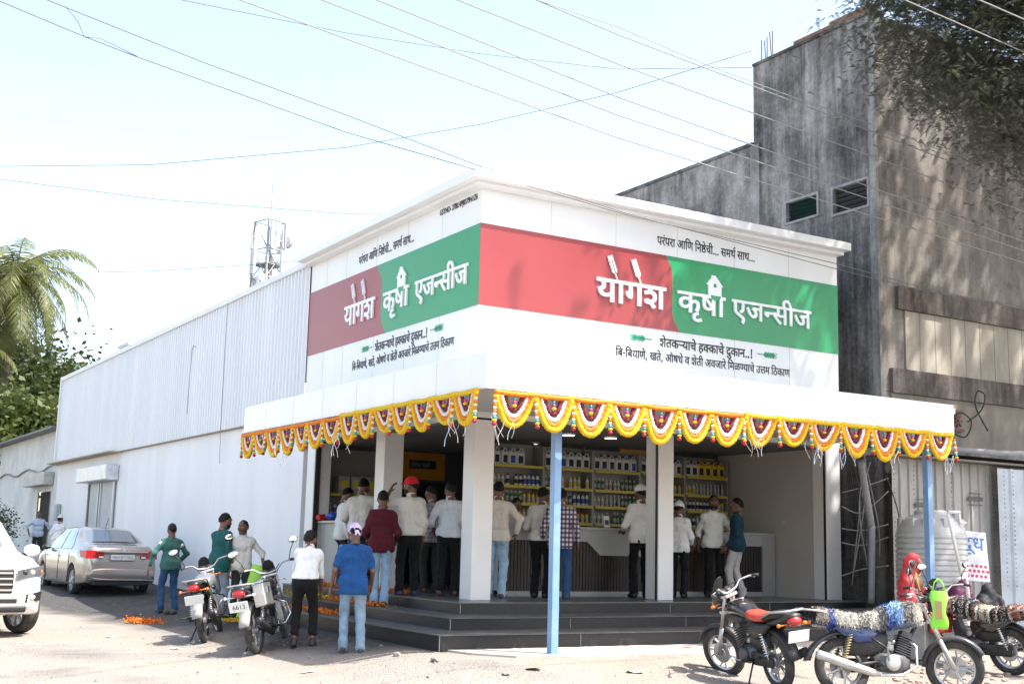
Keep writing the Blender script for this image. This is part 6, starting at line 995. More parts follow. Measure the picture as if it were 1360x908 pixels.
def suv():
    t=thing('suv','white sport utility vehicle facing the camera, cut by the left edge','car',(0,0,0),0)
    K=dict(top=[(-2.2,1.2),(-2.1,1.70),(-1.5,1.80),(-.2,1.80),(.35,1.70),(1.02,1.22),(1.3,1.17),(1.9,1.12),(2.12,1.03),(2.2,.85),(2.26,.62)],belt=[(-2.2,1.1),(-1.5,1.13),(1.0,1.10),(1.9,1.02),(2.15,.85),(2.26,.56)],sill=[(-2.2,.4),(-1.8,.30),(1.9,.30),(2.15,.34),(2.26,.44)],
      w=[(-2.2,.8),(-1.8,.92),(1.5,.93),(1.95,.90),(2.12,.84),(2.2,.76),(2.26,.66)],wr=[(-2.2,.7),(-1.5,.72),(0,.70),(.4,.72),(1.05,.80),(1.9,.78),(2.12,.70),(2.26,.55)])
    b,f=car_body(K,(-1.35,1.35),.42,-2.2,2.26); b.obj('body',CARW,t,'auto')
    for x in(-1.35,1.35):
        for s in(-1,1): wheel_parts(t,(x,s*.83,.36),.36,.23,'car',T(x,s*.83,0)@RZ(R(14) if x>0 else 0)@T(-x,-s*.83,0))
    b=MB(); vs=[];fs=[]
    for i,x in enumerate(np.linspace(.95,.40,6)):
        wv=.74-.08*i/5
        for y in np.linspace(-wv,wv,9): vs.append((x+.012,y,f('top',x)+.018-.05*(abs(y)/wv)**3))
    b.add(vs,[(i*9+j,i*9+j+1,(i+1)*9+j+1,(i+1)*9+j) for i in range(5) for j in range(8)]); b.obj('windscreen',GLASS,t,True)
    b=MB(); b.box(2.21,-.42,.60,2.262,.42,.98,None,.03); b.obj('grille',DPL,t); b=MB()
    for k in range(4): b.box(2.262,-.40,.66+k*.08,2.275,.40,.685+k*.08,None,.004)
    b.obj('grille_bar',CHROME,t)
    for s in(-1,1):
        pts=[(2.235,s*.44,.80),(2.06,s*.86,.86),(2.00,s*.875,1.00),(2.16,s*.46,.93)]
        if s<0: pts=pts[::-1]
        b=patch(pts,.030,.03); hl=b.obj('headlight',mat('lamp_clear',(.10,.105,.11),rough=.06,metal=.3,coat=1),t,'auto')
        c=(Vector(pts[0])*.35+Vector(pts[2])*.65) if s>0 else (Vector(pts[3])*.35+Vector(pts[1])*.65)
        for d,m_,r_ in((0.02,CLR,.042),(.14,DPL,.04)): b=MB(); b.ell(c+Vector((.05+d*.45,-s*d,-.01)),(.03,r_,r_),12,8); b.obj('lamp_lens',m_,hl,True)
        b=MB(); b.ell((2.085,s*.85,.925),(.03,.02,.04),10,6); b.obj('turn_lens',ORL,hl,True)
        b=MB(); pts=[(2.19,s*.56,.50),(2.09,s*.80,.53),(2.075,s*.82,.66),(2.19,s*.58,.62)]; 
        if s<0: pts=pts[::-1]
        b=patch(pts,.06,.03); fg=b.obj('fog_lamp_recess',DPL,t,'auto'); b=MB(); b.ell((2.245,s*.68,.575),(.03,.065,.04),12,8); b.obj('fog_lamp',CLR,fg,True)
        b=loft([ring(x,z,wy,h,12,.75,s*y) for x,z,h,y,wy in((.98,1.20,.03,.98,.05),(.94,1.22,.09,1.06,.11),(.84,1.22,.095,1.07,.115),(.80,1.215,.05,1.05,.08))]); mj=b.obj('wing_mirror',CARW,t,True); b=MB(); b.tube([(.92,s*.88,1.14),(.89,s*1.0,1.16)],.03,8); b.obj('mirror_arm',DPL,mj,True)
        # side window
        b=MB(); b.add([(x,s*((f('w',x)*.94)*(1-u)+f('wr',x)*u+.012+.02*math.sin(PI*u)),f('belt',x)+(f('top',x)-f('belt',x))*u*.9) for x in(-1.6,-.6,.2,.75) for u in(.08,.5,.9 if x<.6 else .5)],[(i*3+j,i*3+j+1,i*3+j+4,i*3+j+3) for i in range(3) for j in range(2)]); b.obj('side_window',GLASS,t,True)
    b=MB(); b.box(2.20,-.62,.36,2.275,.62,.46,None,.03); b.obj('bumper_lip',DPL,t); b=MB(); b.box(2.2,-.5,.47,2.262,.5,.57,None,.02); b.obj('lower_grille',DPL,t)
    return t
v=suv(); D=17.3; p=dep(-80,790,D+1.9); ang=math.atan2(-p.y,-p.x)+R(14); v.location=(p.x,p.y,gz(p.x,p.y)); v.rotation_euler=(0,0,ang)
# ================= SHOP FITTINGS =================
CTOP=mat('counter_top',(.36,.355,.34),rough=.3,var=.06); CWHT=mat('counter_white',(.33,.33,.32),rough=.4); CBRN=mat('brown_slat',(.035,.025,.022),rough=.5,var=.2,scale=20); CGR=mat('slat_gap',(.010,.008,.007),rough=.8)  # counter colours lowered, the shop's shade is partly in them
ct=thing('shop_counter','long pale counter with dark brown slatted front inside the shop','counter',(12.8,17.0,ZF))
b=MB(); b.box(9.93,16.72,1.77,15.655,17.32,1.81,None,.006); P(b,'counter_top',CTOP,ct)
b=MB(); b.box(9.95,16.80,.79,15.65,17.28,1.768); P(b,'cabinet',CWHT,ct)
b=MB(); b.box(9.95,16.775,.79,15.36,16.798,1.575); P(b,'slat_backing',CGR,ct)
b=MB()
for x in np.arange(9.97,15.34,.062): b.box(x,16.760,.79,x+.050,16.774,1.572)
P(b,'slatted_front',CBRN,ct)
b=MB(); b.prism([(11.58,1.768),(9.95,1.768),(9.95,1.576),(11.58,1.576),(11.84,1.36),(13.58,1.36),(13.86,1.576),(15.36,1.576),(15.36,1.768)],16.735,16.757,'y'); b.box(15.365,16.735,.71,15.652,16.797,1.768); P(b,'white_fascia',CWHT,ct)
b=MB(); b.box(9.95,16.74,.708,15.36,16.797,.785); P(b,'plinth',CTOP,ct)
lc=thing('side_counter','short pale counter with brown front at the left opening of the shop','counter',(9.1,21.0,ZF))
b=MB(); b.box(8.84,20.55,1.80,9.42,21.48,1.84,None,.005); P(b,'counter_top',CTOP,lc); b=MB(); b.box(8.90,20.62,.708,8.99,21.44,1.798); b.box(8.995,20.60,1.52,9.38,20.66,1.798); P(b,'side_panel',CWHT,lc); b=MB(); b.box(9.0,20.66,.708,9.40,21.44,1.50); P(b,'slatted_front',mat('counter_brown',(.075,.05,.042),rough=.5,var=.2),lc)
# display shelves
SHW=mat('shelf_white',(.27,.27,.26),rough=.4); SHY=mat('price_strip',(.50,.40,.04),rough=.45)  # shelf white cut to grey so its colour carries the deep shop's shade
ORD=['first','second','third','fourth','fifth']
shelf_z=[2.20,2.49,2.83,1.90]
def shelf_unit(x0,w,label,y=17.92,zs=(1.90,2.20,2.49,2.83)):
    t=thing('display_shelf',label,'shelf',(x0,y,ZF),0,'display shelves behind the counter')
    b=MB(); b.box(0,.36,0,w,.385,2.50); b.obj('back_panel',SHW,t)
    
    for xx in(0,w): b=MB(); b.box(xx-.012,.02,0,xx+.012,.36,2.45); b.obj('upright',SHW,t)
    for z in zs:
        b=MB(); b.box(.014,.0,z-ZF-.025,w-.014,.355,z-ZF); s=b.obj('shelf_board',SHW,t); b=MB(); b.box(.014,-.012,z-ZF-.045,w-.014,-.002,z-ZF+.002); b.obj('price_strip',SHY,s)
    return t
UX=[10.48+1.03*i for i in range(5)]
for i,x in enumerate(UX): shelf_unit(x,1.0,'white display shelf with yellow price strips behind the counter, %s from the left'%ORD[i])
def m2(v): return v
LABM=[mat('label_white',(.38,.38,.38),rough=.5),mat('label_dark',(.03,.03,.035),rough=.5),mat('label_blue',(.04,.10,.35),rough=.5),mat('label_yellow',(.60,.46,.04),rough=.5)]
def bottle_mesh(body,cap,lab,r,h,kind):
    b=MB()
    if kind=='bottle':
        b.lathe([(0,0),(r*.92,0),(r,h*.04),(r,h*.62),(r*.85,h*.72),(r*.42,h*.80),(r*.40,h*.84),(0,h*.84)],10); b.cur=1; b.lathe([(0,h*.84),(r*.5,h*.84),(r*.5,h),(0,h)],8); b.cur=2; b.lathe([(r*1.02,h*.18),(r*1.02,h*.54)],10)
        b.f=b.f[:]; 
    else:
        b.box(-r,-r*.62,0,r,r*.62,h*.72,None,r*.18); b.lathe([(0,h*.70),(r*.28,h*.72),(r*.26,h*.80),(0,h*.8)],8,T(-r*.55,0,0)); b.tube([(-r*.1,0,h*.70),(0,0,h*.88),(r*.45,0,h*.93),(r*.85,0,h*.80),(r*.85,0,h*.66)],r*.15,6)
        b.cur=1; b.lathe([(0,h*.80),(r*.32,h*.80),(r*.30,h*.9),(0,h*.9)],8,T(-r*.55,0,0)); b.cur=2; b.box(-r*.6,-r*.64,h*.12,r*.6,-r*.625,h*.52)
    return b.mesh(kind,[body,cap,lab],True)
PW=mat('plastic_white',(.62,.62,.61),rough=.35); PY=mat('plastic_yellow',(.66,.48,.02),rough=.35); PG=mat('plastic_green',(.05,.16,.06),rough=.35); PR=mat('plastic_red',(.40,.03,.025),rough=.35); PS=mat('plastic_silver',(.40,.41,.42),rough=.3,metal=.4); PB=mat('plastic_blue',(.04,.10,.32),rough=.35); PK=mat('plastic_black',(.02,.02,.02),rough=.4)
ST=[('white bottle with dark label',PW,PK,LABM[1],.031,.20),('white bottle with blue label',PW,PB,LABM[2],.031,.22),('yellow capped white bottle',PW,PY,LABM[3],.030,.21),('silver bottle',PS,PW,LABM[0],.028,.21),('green bottle with white label',PG,PW,LABM[0],.031,.20),('red topped yellow bottle',PY,PR,LABM[0],.031,.19),('white bottle with white label',PW,PW,LABM[0],.029,.18)]
BME=[bottle_mesh(*s[1:4],s[4],s[5],'bottle') for s in ST]
JT_=[('white jerrycan with dark label',PW,PK,LABM[1]),('yellow jerrycan',PY,PK,LABM[1]),('white jerrycan with blue label',PW,PB,LABM[2])]
JME=[bottle_mesh(*s[1:4],.075,.31,'jerrycan') for s in JT_]
def place(me,name,x,y,z,label,cat,group,rz=0):
    o=bpy.data.objects.new(name,me); COL.objects.link(o); o.location=(x,y,z); o.rotation_euler=(0,0,rz); tag(o,label,cat,group)
rr=random.Random(3)
for i,x0 in enumerate(UX):
    for si,(z,nm) in enumerate(((1.90,'lowest'),(2.20,'second lowest'),(2.49,'second highest'))):
        k=rr.randrange(7); n=11
        if i==4: k={0:0,1:0,2:2}[si]
        for j in range(n):
            if j%4==3 and rr.random()<.75: k=rr.randrange(7)
            if i==4 and si==1 and j>7: k=5
            if i==4 and si==2 and j>5: k=3
            if rr.random()<.05: continue
            place(BME[k],'bottle',x0+.07+j*.086,18.02+rr.uniform(-.01,.01),z,'%s on the %s board of the %s display shelf'%(ST[k][0],nm,ORD[i]),'bottle','bottles on the display shelves',rr.uniform(-.2,.2))
    for j in range(6):
        k=rr.choice([0,0,2]) if i<4 else (0 if j<2 else 1)
        if i==0 and j>3: continue
        place(JME[k],'jerrycan',x0+.10+j*.16,18.04,2.83,'%s on the top board of the %s display shelf'%(JT_[k][0],ORD[i]),'jerrycan','jerrycans on the display shelves',rr.uniform(-.15,.15))
# left wing shelf with cartons
shelf_unit(8.98,1.28,'white display shelf with cartons on the end wall behind the side counter',21.60,(1.62,1.98,2.36))
CART=mat('white_carton',(.32,.31,.29),rough=.7,var=.05)
for j,x in enumerate((9.42,9.68,9.95)):
    b=MB(); b.box(-.11,-.14,0,.11,.14,.33,None,.004); b.cur=1; b.box(-.07,-.143,.10,.07,-.1405,.25); o=b.obj('carton',[CART,LABM[3]],None,loc=(x,21.79,2.36)); tag(o,'white carton with a yellow panel on the end wall shelf, %s of three'%('leftmost','middle one','rightmost')[j],'carton','cartons on the end wall shelf')
for z,nm in((1.62,'lower'),(1.98,'middle')):
    for j in range(12):
        k=rr.randrange(7); place(BME[k],'bottle',9.08+j*.1,21.72,z,'%s on the %s board of the end wall shelf'%(ST[k][0],nm),'bottle','bottles on the end wall shelf')
# posters
def poster(label,x0,x1,z0,z1,y,col,text=None,col2=None,tb=None):
    t=thing('poster',label,'poster',((x0+x1)/2,y,z0)); w_=x1-x0; h_=z1-z0
    b=MB(); b.box(-w_/2,-.006,0,w_/2,0,h_); b.obj('print',mat('poster_'+label[:24],col,rough=.5,col2=col2,scale=7),t)
    if tb:
        b=MB(); b.box(-w_*.30,-.0085,h_*.40,w_*.30,-.0065,h_*.72); tb_=b.obj('name_block',mat('name_block',(.03,.035,.035),rough=.5),t)
        loops,wd=word_loops(TXT['title_a']+' _ '+TXT['title_b'].replace('iivowelsign','iivowelsign')); me=loops_mesh(loops,'poster_lettering',1,.001); s=w_*.42/wd
        for v in me.vertices: v.co.x*=s; v.co.y*=s
        put_mesh(me,'poster_lettering',LABM[0],tb_,Matrix(((1,0,0,-w_*.26),(0,0,-1,-.0098),(0,1,0,h_*.46),(0,0,0,1))))
    return t
poster('dark green crop photograph above the shelves, leftmost',10.5,11.6,2.92,3.26,18.30,(.03,.06,.025),col2=(.012,.018,.012))
poster('dark poster of red fruit above the shelves',11.65,12.55,2.95,3.26,18.30,(.07,.035,.03),col2=(.015,.02,.012))
poster('dark blue farm photograph above the shelves',12.6,13.3,2.95,3.26,18.30,(.03,.05,.09),col2=(.01,.015,.02))
poster('orange yellow poster with a dark name block above the shelves',13.35,14.0,2.88,3.27,18.29,(.62,.27,.02),tb=True)
poster('green leafy photograph above the shelves, rightmost',14.05,15.6,2.95,3.26,18.30,(.05,.10,.03),col2=(.012,.02,.01))
poster('large orange yellow poster with dark name block on the end wall',10.72,11.72,2.72,3.25,21.99,(.62,.27,.02),tb=True)
def dark_door():
    b=MB(); b.box(10.8,21.975,ZF,11.75,21.995,2.66); tag(b.obj('back_door',mat('back_door_dark',(.02,.022,.03),rough=.6)),'dark door in the end wall below the large yellow poster','door')
dark_door()
# ceiling lamps
for i,(px_,py_,lb) in enumerate(((708,589,'round lit ceiling lamp left of the blue post'),(755,577,'small lit ceiling lamp just right of the blue post'),(811,581,'small lit ceiling lamp near the middle pillar'))):
    p=onp(px_,py_,2,3.25); t=thing('ceiling_lamp',lb,'lamp',p,0,'ceiling lamps in the shop'); b=MB(); b.lathe([(0,-.012),(.10,-.012),(.115,0),(.115,.02),(0,.02)],20); b.obj('housing',PW,t,True); b=MB(); b.lathe([(0,-.016),(.095,-.0135)],20); b.obj('diffuser',mat('lamp_glow',(1,.97,.92),emis=3),t)
# standing card, bag and small things on the counters
t=thing('card_stand','small white card stand on the counter between the blue post and pillar','stand',(onp(806,700,1,16.95).x,16.95,1.812)); b=MB(); b.box(-.055,-.004,.0,.055,.004,.20,RX(-.1),.002); b.obj('card',PW,t); b=MB(); b.box(-.04,-.007,.05,.04,-.0045,.13,RX(-.1)); b.obj('printed_panel',LABM[1],t); b=MB(); b.box(-.06,-.03,0,.06,.05,.008); b.obj('base',PK,t)
# folded banner cloth on the side counter
def heap(name,label,cat,loc,sx,sy,sz,mats,seed,n=5):
    rg=random.Random(seed); F=Field((-sx*1.4,-sy*1.5,-.02),(sx*1.4,sy*1.5,sz*1.7),max(.012,min(sx,sz)/9))
    for _ in range(n): F.ell((rg.uniform(-sx*.7,sx*.7),rg.uniform(-sy*.5,sy*.5),sz*rg.uniform(.2,.6)),(sx*rg.uniform(.35,.6),sy*rg.uniform(.5,.8),sz*rg.uniform(.4,.7)),.03)
    F.folds(.008,seed,1.2); F.cut((0,0,.002),(0,0,-1)); b=MB(); put(b,F); o=b.obj(name,mats,None,True,loc=loc,fix=False); tag(o,label,cat); return o
o=heap('banner_cloth','crumpled blue plastic sheet on the side counter','sheet',(9.15,21.05,1.845),.28,.2,.14,[mat('blue_sheet',(.02,.07,.42),rough=.3)],5); o=heap('banner_cloth','crumpled red cloth on the side counter edge beside the blue sheet','sheet',(8.97,21.42,1.845),.16,.1,.12,[mat('red_sheet',(.55,.03,.02),rough=.4)],8)
b=MB(); b.box(-.04,-.005,0,.04,.005,.06,None,.01); o=b.obj('wall_socket',PW,None,loc=(15.684,16.55,1.98)); o.rotation_euler=(0,0,PI/2); tag(o,'small white double socket on the inner right wall of the shop','socket')
# ================= GARLANDS =================
MY=mat('marigold_yellow',(.74,.47,.008),rough=.8,var=.25,scale=40); MO=mat('marigold_orange',(.74,.20,.008),rough=.8,var=.25,scale=40); MW=mat('flower_white',(.74,.71,.64),rough=.8,var=.1,scale=40); MM=mat('flower_maroon',(.16,.010,.022),rough=.8,var=.3,scale=40); BCY=mat('bead_cyan',(.05,.36,.38),rough=.3); BPK=mat('bead_pink',(.6,.05,.25),rough=.3); BRD=mat('bead_red',(.42,.012,.02),rough=.4)
def bead_string(pts,r,step,seed,par,name,m_):
    rg=random.Random(seed); pts=[Vector(p) for p in pts]; L=[0]
    for a,c in zip(pts,pts[1:]): L.append(L[-1]+(c-a).length)
    n=max(2,int(L[-1]/step)); P_=[];rs=[]
    for i in range(2*n+1):
        s=L[-1]*i/(2*n); k=max(j for j in range(len(L)) if L[j]<=s+1e-9); k=min(k,len(pts)-2); f=(s-L[k])/(L[k+1]-L[k]+1e-9); p=pts[k]*(1-f)+pts[k+1]*f
        P_.append(p+Vector((rg.uniform(-.003,.003),rg.uniform(-.004,.004),rg.uniform(-.003,.003)))); rs.append(r*(rg.uniform(.92,1.1) if i%2 else rg.uniform(.70,.80)))
    b=MB(); b.tube(P_,rs,7); o=b.obj(name,m_,par,True,fix=False); return o
def garland(A,B_,n,topm,label,seed,cols=(0,1,2,3)):
    A=Vector(A); B_=Vector(B_); d=B_-A; L=d.length; t=thing('garland',label,'garland',A,math.atan2(d.y,d.x),'marigold garlands along the canopy edge'); w_=L/n
    bead_string([(i*w_/4,0,-.012*math.sin(PI*(i%4)/4)) for i in range(4*n+1)],.036,.036,seed,t,'top_string',topm)
    def arc(wd,drop,yy=0): return [(wd*u/2,yy,-drop*(1-abs(u)**2.3)-.02) for u in np.linspace(-1,1,25)]
    sw0=None
    for i in range(n):
        cx=(i+.5)*w_
        if sw0 is None:
            sw0=bead_string(arc(w_*.97,.365),.038,.038,seed+1,t,'swag',MY); bead_string(arc(w_*.80,.31,.01),.033,.034,seed+2,sw0,'orange_strand',MO); bead_string(arc(w_*.66,.25,.015),.032,.034,seed+3,sw0,'white_strand',MW); bead_string(arc(w_*.45,.18,.02),.032,.034,seed+4,sw0,'maroon_strand',MM)
            tb=MB(); 
            for q,(m_,r_) in enumerate(((0,.02),(1,.026),(2,.032))): tb.cur=m_; tb.ell((0,.0,-.06-.04*q),(r_,r_,.022),8,6)
            tb.obj('pendant',[BCY,BPK,MY],sw0,True); s=sw0
        else: s=dup(sw0,parent=t)
        s.location=(cx,0,random.uniform(-.012,.012)); s.scale=(random.uniform(.95,1.04),1,random.uniform(.86,1.12)); s.rotation_euler=(random.uniform(-.06,.16),random.uniform(-.035,.035),random.uniform(-.06,.06))
    tas=None
    for i in range(n+1):
        if tas is None:
            b=MB(); z=-.06; seq=[1,2,1,2,1,2,0,4]
            for q in seq: b.cur=q; r_=.024 if q<3 else .03; b.ell((0,-.012,z),(r_,r_,.019),8,6); z-=.038
            tas=b.obj('tassel',[BCY,MO,MW,BCY,MY,BRD],t,True); q_=tas
            b=MB(); b.ell((0,-.012,z),(.03,.03,.026),8,6); b.obj('bead',BRD,tas,True)
        else: q_=dup(tas,parent=t)
        q_.location=(i*w_,0,random.uniform(-.02,.0)); q_.rotation_euler=(random.uniform(-.08,.08),random.uniform(-.08,.08),0)
    return t
zg=ZC0-.018; yf=YF-.085; xf=XF-.085
xm=11.05
garland((7.24,yf,zg-.02),(xm,yf,zg),7,MO,'marigold garland with orange top string on the left half of the street side canopy',11)
garland((xm+.03,yf,zg),(XFR-.06,yf,zg-.03),7,MY,'marigold garland with yellow top string on the right half of the street side canopy',12)
ym=16.55
garland((xf,YFL-.1,zg-.03),(xf,ym+.03,zg),7,MO,'marigold garland with orange top string on the far half of the left canopy side',13)
garland((xf,ym,zg),(xf,12.56,zg-.02),7,MY,'marigold garland with yellow top string on the near half of the left canopy side',14)
SLV=mat('silver_tinsel',(.80,.80,.82),rough=.2,metal=.7)
def tinsel(p,label,seed,n=6):
    rg=random.Random(seed); b=MB()
    for _ in range(n):
        q=Vector((rg.uniform(-.15,.15),rg.uniform(-.03,.03),0)); v=Vector((rg.uniform(-.1,.22),rg.uniform(-.1,.1),-1))*rg.uniform(.14,.34); pts=[q+v*u+Vector((.05*math.sin(u*3+_),0,.0)) for u in np.linspace(0,1,5)]; b.tube(pts,.004,3)
    tag(b.obj('tinsel',SLV,None,loc=p),label,'tinsel','silver tinsel strands under the garlands')
for i,(x,lb) in enumerate(((7.35,'silver tinsel strands at the corner end of the street side garland'),(11.25,'silver tinsel strands where the two street side garlands meet'),(12.3,'silver tinsel strands left of the right pilaster'),(12.95,'silver tinsel strands just before the right pilaster'),(13.9,'silver tinsel strands right of the right pilaster'),(14.95,'silver tinsel strands at the right blue post'))): tinsel((x,yf-.02,zg-.31),lb,i)
for i,(y,lb) in enumerate(((13.1,'silver tinsel strands at the corner end of the left side garland'),(16.4,'silver tinsel strands in the middle of the left side'),(18.9,'silver tinsel strands in front of the left pilaster'))): tinsel((xf-.02,y,zg-.31),lb,20+i)
# ================= FLOWERS, MATS, DEBRIS =================
def petals(label,pts,n,m_,spread,hz=.05,seed=1,group='loose marigold heaps'):
    rg=random.Random(seed); b=MB()
    for _ in range(n):
        p=rg.choice(pts); x=p[0]+rg.gauss(0,spread[0]); y=p[1]+rg.gauss(0,spread[1]); z=p[2]+.012+abs(rg.gauss(0,hz*.5)); r_=rg.uniform(.010,.022); Mx=T(x,y,z)@Euler((rg.uniform(-1,1),rg.uniform(-1,1),rg.uniform(0,6))).to_matrix().to_4x4()
        b.add([(0,0,0)]+[(math.cos(a)*r_*(1 if q%2 else .7),math.sin(a)*r_*(1 if q%2 else .7),r_*.5) for q,a in enumerate(np.linspace(0,2*PI,7)[:-1])],[(0,i+1,(i+1)%6+1) for i in range(6)],Mx)
    o=b.obj('marigold_petals',m_,None,fix=False); o['kind']='stuff'; tag(o,label,'flowers',group); return o
g1=gnd(172,827); g2=gnd(214,826); petals('long row of orange marigold petals on the bare tar near the sedan',[(g1.x*(1-u)+g2.x*u,g1.y*(1-u)+g2.y*u,g1.z) for u in np.linspace(0,1,9)],1100,MO,(.04,.10),.07,1)
for i,(x,y,z,lb) in enumerate(((8.0,19.6,.553,'orange marigold petals on the second step, left end'),(7.5,18.2,.398,'orange marigold petals on the lowest step, left side'),(8.5,20.2,.707,'orange marigold petals on the platform edge by the left opening'),(7.95,17.6,.553,'orange marigold petals on the second step, behind the bending youth'),(8.6,18.0,.707,'orange marigold petals on the platform between the left columns'))):
    petals(lb,[(x,y+.25*u,z) for u in range(-3,4)],700,MO if i!=0 else MY,(.07,.12),.05,30+i)
g3=gnd(322,825); petals('yellow marigold petals on the green mat behind the motorcycles',[(g3.x+.1*u,g3.y+.05*u,g3.z+.01) for u in range(-3,4)],450,MY,(.09,.12),.03,40)
a=gnd(258,818); c_=gnd(335,823)
b=MB(); 
for i in range(13):
    pass
def strip_on_ground(a,c,wd,name,m_,label,cat):
    a=Vector(a);c=Vector(c); d=(c-a); n=Vector((-d.y,d.x,0)).normalized()*wd/2; b=MB(); N_=14; vs=[]
    for i in range(N_+1):
        p=a+d*i/N_
        for s in(-1,-.3,.3,1): q=p+n*s; vs.append((q.x,q.y,gz(q.x,q.y)+.014+.006*math.sin(i*1.3+s*2)))
    b.add(vs,[(i*4+j,i*4+j+1,i*4+j+5,i*4+j+4) for i in range(N_) for j in range(3)]); tag(b.obj(name,m_,None,True),label,cat)
strip_on_ground(a,c_,.55,'floor_mat',mat('green_mat',(.10,.30,.04),rough=.9,var=.25,scale=30,bump=.4,bscale=200),'green grass mat lying flat on the ground behind the motorcycles','mat')
# lime roll held upright on the ground
p0=gnd(318,822); LIME=mat('lime_mat',(.33,.62,.06),rough=.6,var=.08)
top=dep(345,752,(CF[0]*p0.x+CF[1]*p0.y)-.1); bot=Vector((p0.x-.02,p0.y-.25,p0.z+.02)); b=MB(); dv=(top-bot); n1=dv.normalized().orthogonal().normalized(); n2=dv.normalized().cross(n1); vs=[];K=34
for e in(bot,top):
    for i in range(K): an=i*.42; r_=.07+.0026*i; vs.append(e+n1*math.cos(an)*r_+n2*math.sin(an)*r_)
b.add(vs,[(i,i+1,i+1+K,i+K) for i in range(K-1)]); tag(b.obj('rolled_mat',LIME,None,True),'lime green rolled mat standing upright under the hand of the man in the pale shirt','mat')
# pair of cast off shoes
for s in(0,1):
    p=gnd(224+7*s,815); F=Field((-.07,-.15,-.01),(.07,.16,.1),.009); F.cap((0,-.09,.035),(0,.09,.028),.042,.036,.02).cap((0,-.09,.05),(0,-.06,.06),.03,.03,.02); F.cut((0,0,.002),(0,0,-1)); b=MB(); put(b,F); o=b.obj('shoe',LGR,None,True,loc=p,fix=False); o.rotation_euler=(0,0,-1+.4*s); tag(o,'%s grey shoe of the cast off pair behind the sweater man\'s heel'%('left','right')[s],'shoe','cast off grey shoes')
# debris
rg=random.Random(9); STM=mat('rubble',(.24,.22,.20),rough=.95,var=.3,scale=14)
def rock(b,p,r,rg):
    bm=bmesh.new(); bmesh.ops.create_icosphere(bm,subdivisions=1,radius=1)
    sx,sy,sz=r*rg.uniform(.7,1.4),r*rg.uniform(.6,1.1),r*rg.uniform(.35,.7); k=rg.uniform(0,9)
    for v in bm.verts: q=1+.28*noise.noise(v.co*1.7+Vector((k,k,k))); v.co=Vector((v.co.x*sx*q,v.co.y*sy*q,v.co.z*sz*q))
    b.bm(bm,T(*p)@RZ(k))
for i,(px_,py_,r_,lb) in enumerate(((578,878,.075,'flat dark stone on the sunlit ground before the step corner'),(527,871,.06,'pale rounded stone at the edge of the shade near the step corner'),(672,896,.055,'small dark stone at the bottom of the picture left of centre'),(569,899,.03,'tiny dark pebble at the bottom of the picture'),(835,872,.04,'small grey stone before the steps right of the blue post'))):
    g=gnd(px_,py_); b=MB(); rock(b,(0,0,r_*.3),r_,rg); tag(b.obj('stone',STM,None,loc=g),lb,'stone')
b=MB()
for _ in range(8000):
    px_=rg.uniform(-40,1400); py_=rg.uniform(808,935)
    if 470<px_<1130 and py_<868: continue
    d=ray(px_,py_); 
    if rg.random()<.45 and py_<850: continue
    t_=1.45/max(1e-3,-d[2]); x,y=d[0]*t_,d[1]*t_; x+=rg.uniform(-.5,.5); y+=rg.uniform(-.5,.5)
    if x>7.0 and y>12.0: continue
    r_=rg.uniform(.004,.014)*(2.2 if rg.random()<.05 else 1); k=rg.uniform(0,6); z=gz(x,y)
    vs=[(x+r_*1.2*math.cos(k+a)*rg.uniform(.7,1.2),y+r_*math.sin(k+a)*rg.uniform(.7,1.2),z-.002) for a in(0,1.6,3.1,4.7)]+[(x,y,z+r_*.8)]
    b.add(vs,[(0,1,4),(1,2,4),(2,3,4),(3,0,4)])
o=b.obj('gravel',mat('gravel_stone',(.27,.25,.22),rough=.95,col2=(.11,.105,.10),scale=3),None,fix=False); o['kind']='stuff'; tag(o,'loose gravel scattered over the sunlit forecourt','gravel')
b=MB()
for _ in range(260):
    p=dep(rg.uniform(1180,1400),rg.uniform(850,905),1); d=np.array(p)-CAM; t_=1.4/max(.05,-d[2]); x,y=d[0]*t_,d[1]*t_
    rock(b,(x,y,gz(x,y)+.01),rg.uniform(.02,.06),rg)
o=b.obj('brick_rubble',mat('brick_rubble',(.34,.22,.17),rough=.95,col2=(.28,.26,.23),scale=5),None); o['kind']='stuff'; tag(o,'broken brick and stone rubble behind the right hand motorcycles','rubble')
# ================= RIGHT CORNER: SHACK, TANK, PIPES =================
SHT=mat('shack_sheet',(.43,.425,.41),rough=.55,col2=(.28,.26,.235),scale=2.2,streak=.3); SHT2=mat('shack_door_sheet',(.46,.51,.56),rough=.45,var=.2,scale=2)  # sheet colours darkened to carry the shade of ledge and tree
shk=thing('tin_shack','makeshift shack of white ribbed tin sheets with printed marks under the concrete ledge','shack',(18,14.3,.2))
def rib_x(x0,x1,y,z0,z1,pitch=.22,d=.03):
    b=MB(); pr=[]; x=x0
    while x<x1:
        for f_,o_ in((0,0),(.68,0),(.76,d),(.92,d)): pr.append((min(x+f_*pitch,x1),y-o_))
        x+=pitch
    n=len(pr); b.add([(a,c,z0) for a,c in pr]+[(a,c,z1) for a,c in pr],[(i,i+1,n+i+1,n+i) for i in range(n-1)]); return b
xs0=onp(1186,700,1,14.3).x; xs1=onp(1326,700,1,14.1).x
PRT=mat('print_marks',(.10,.10,.10),rough=.6)
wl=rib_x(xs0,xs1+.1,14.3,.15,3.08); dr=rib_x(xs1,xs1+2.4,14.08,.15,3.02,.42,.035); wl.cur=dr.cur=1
for (px_,py_,w_,h_) in((1226,670,.36,.07),(1296,662,.38,.07),(1226,663,.3,.012),(1296,655,.34,.012),(1296,670,.34,.02)):
    p=onp(px_,py_,1,14.26); wl.box(p.x-w_/2,14.262,p.z-h_/2,p.x+w_/2,14.266,p.z+h_/2)
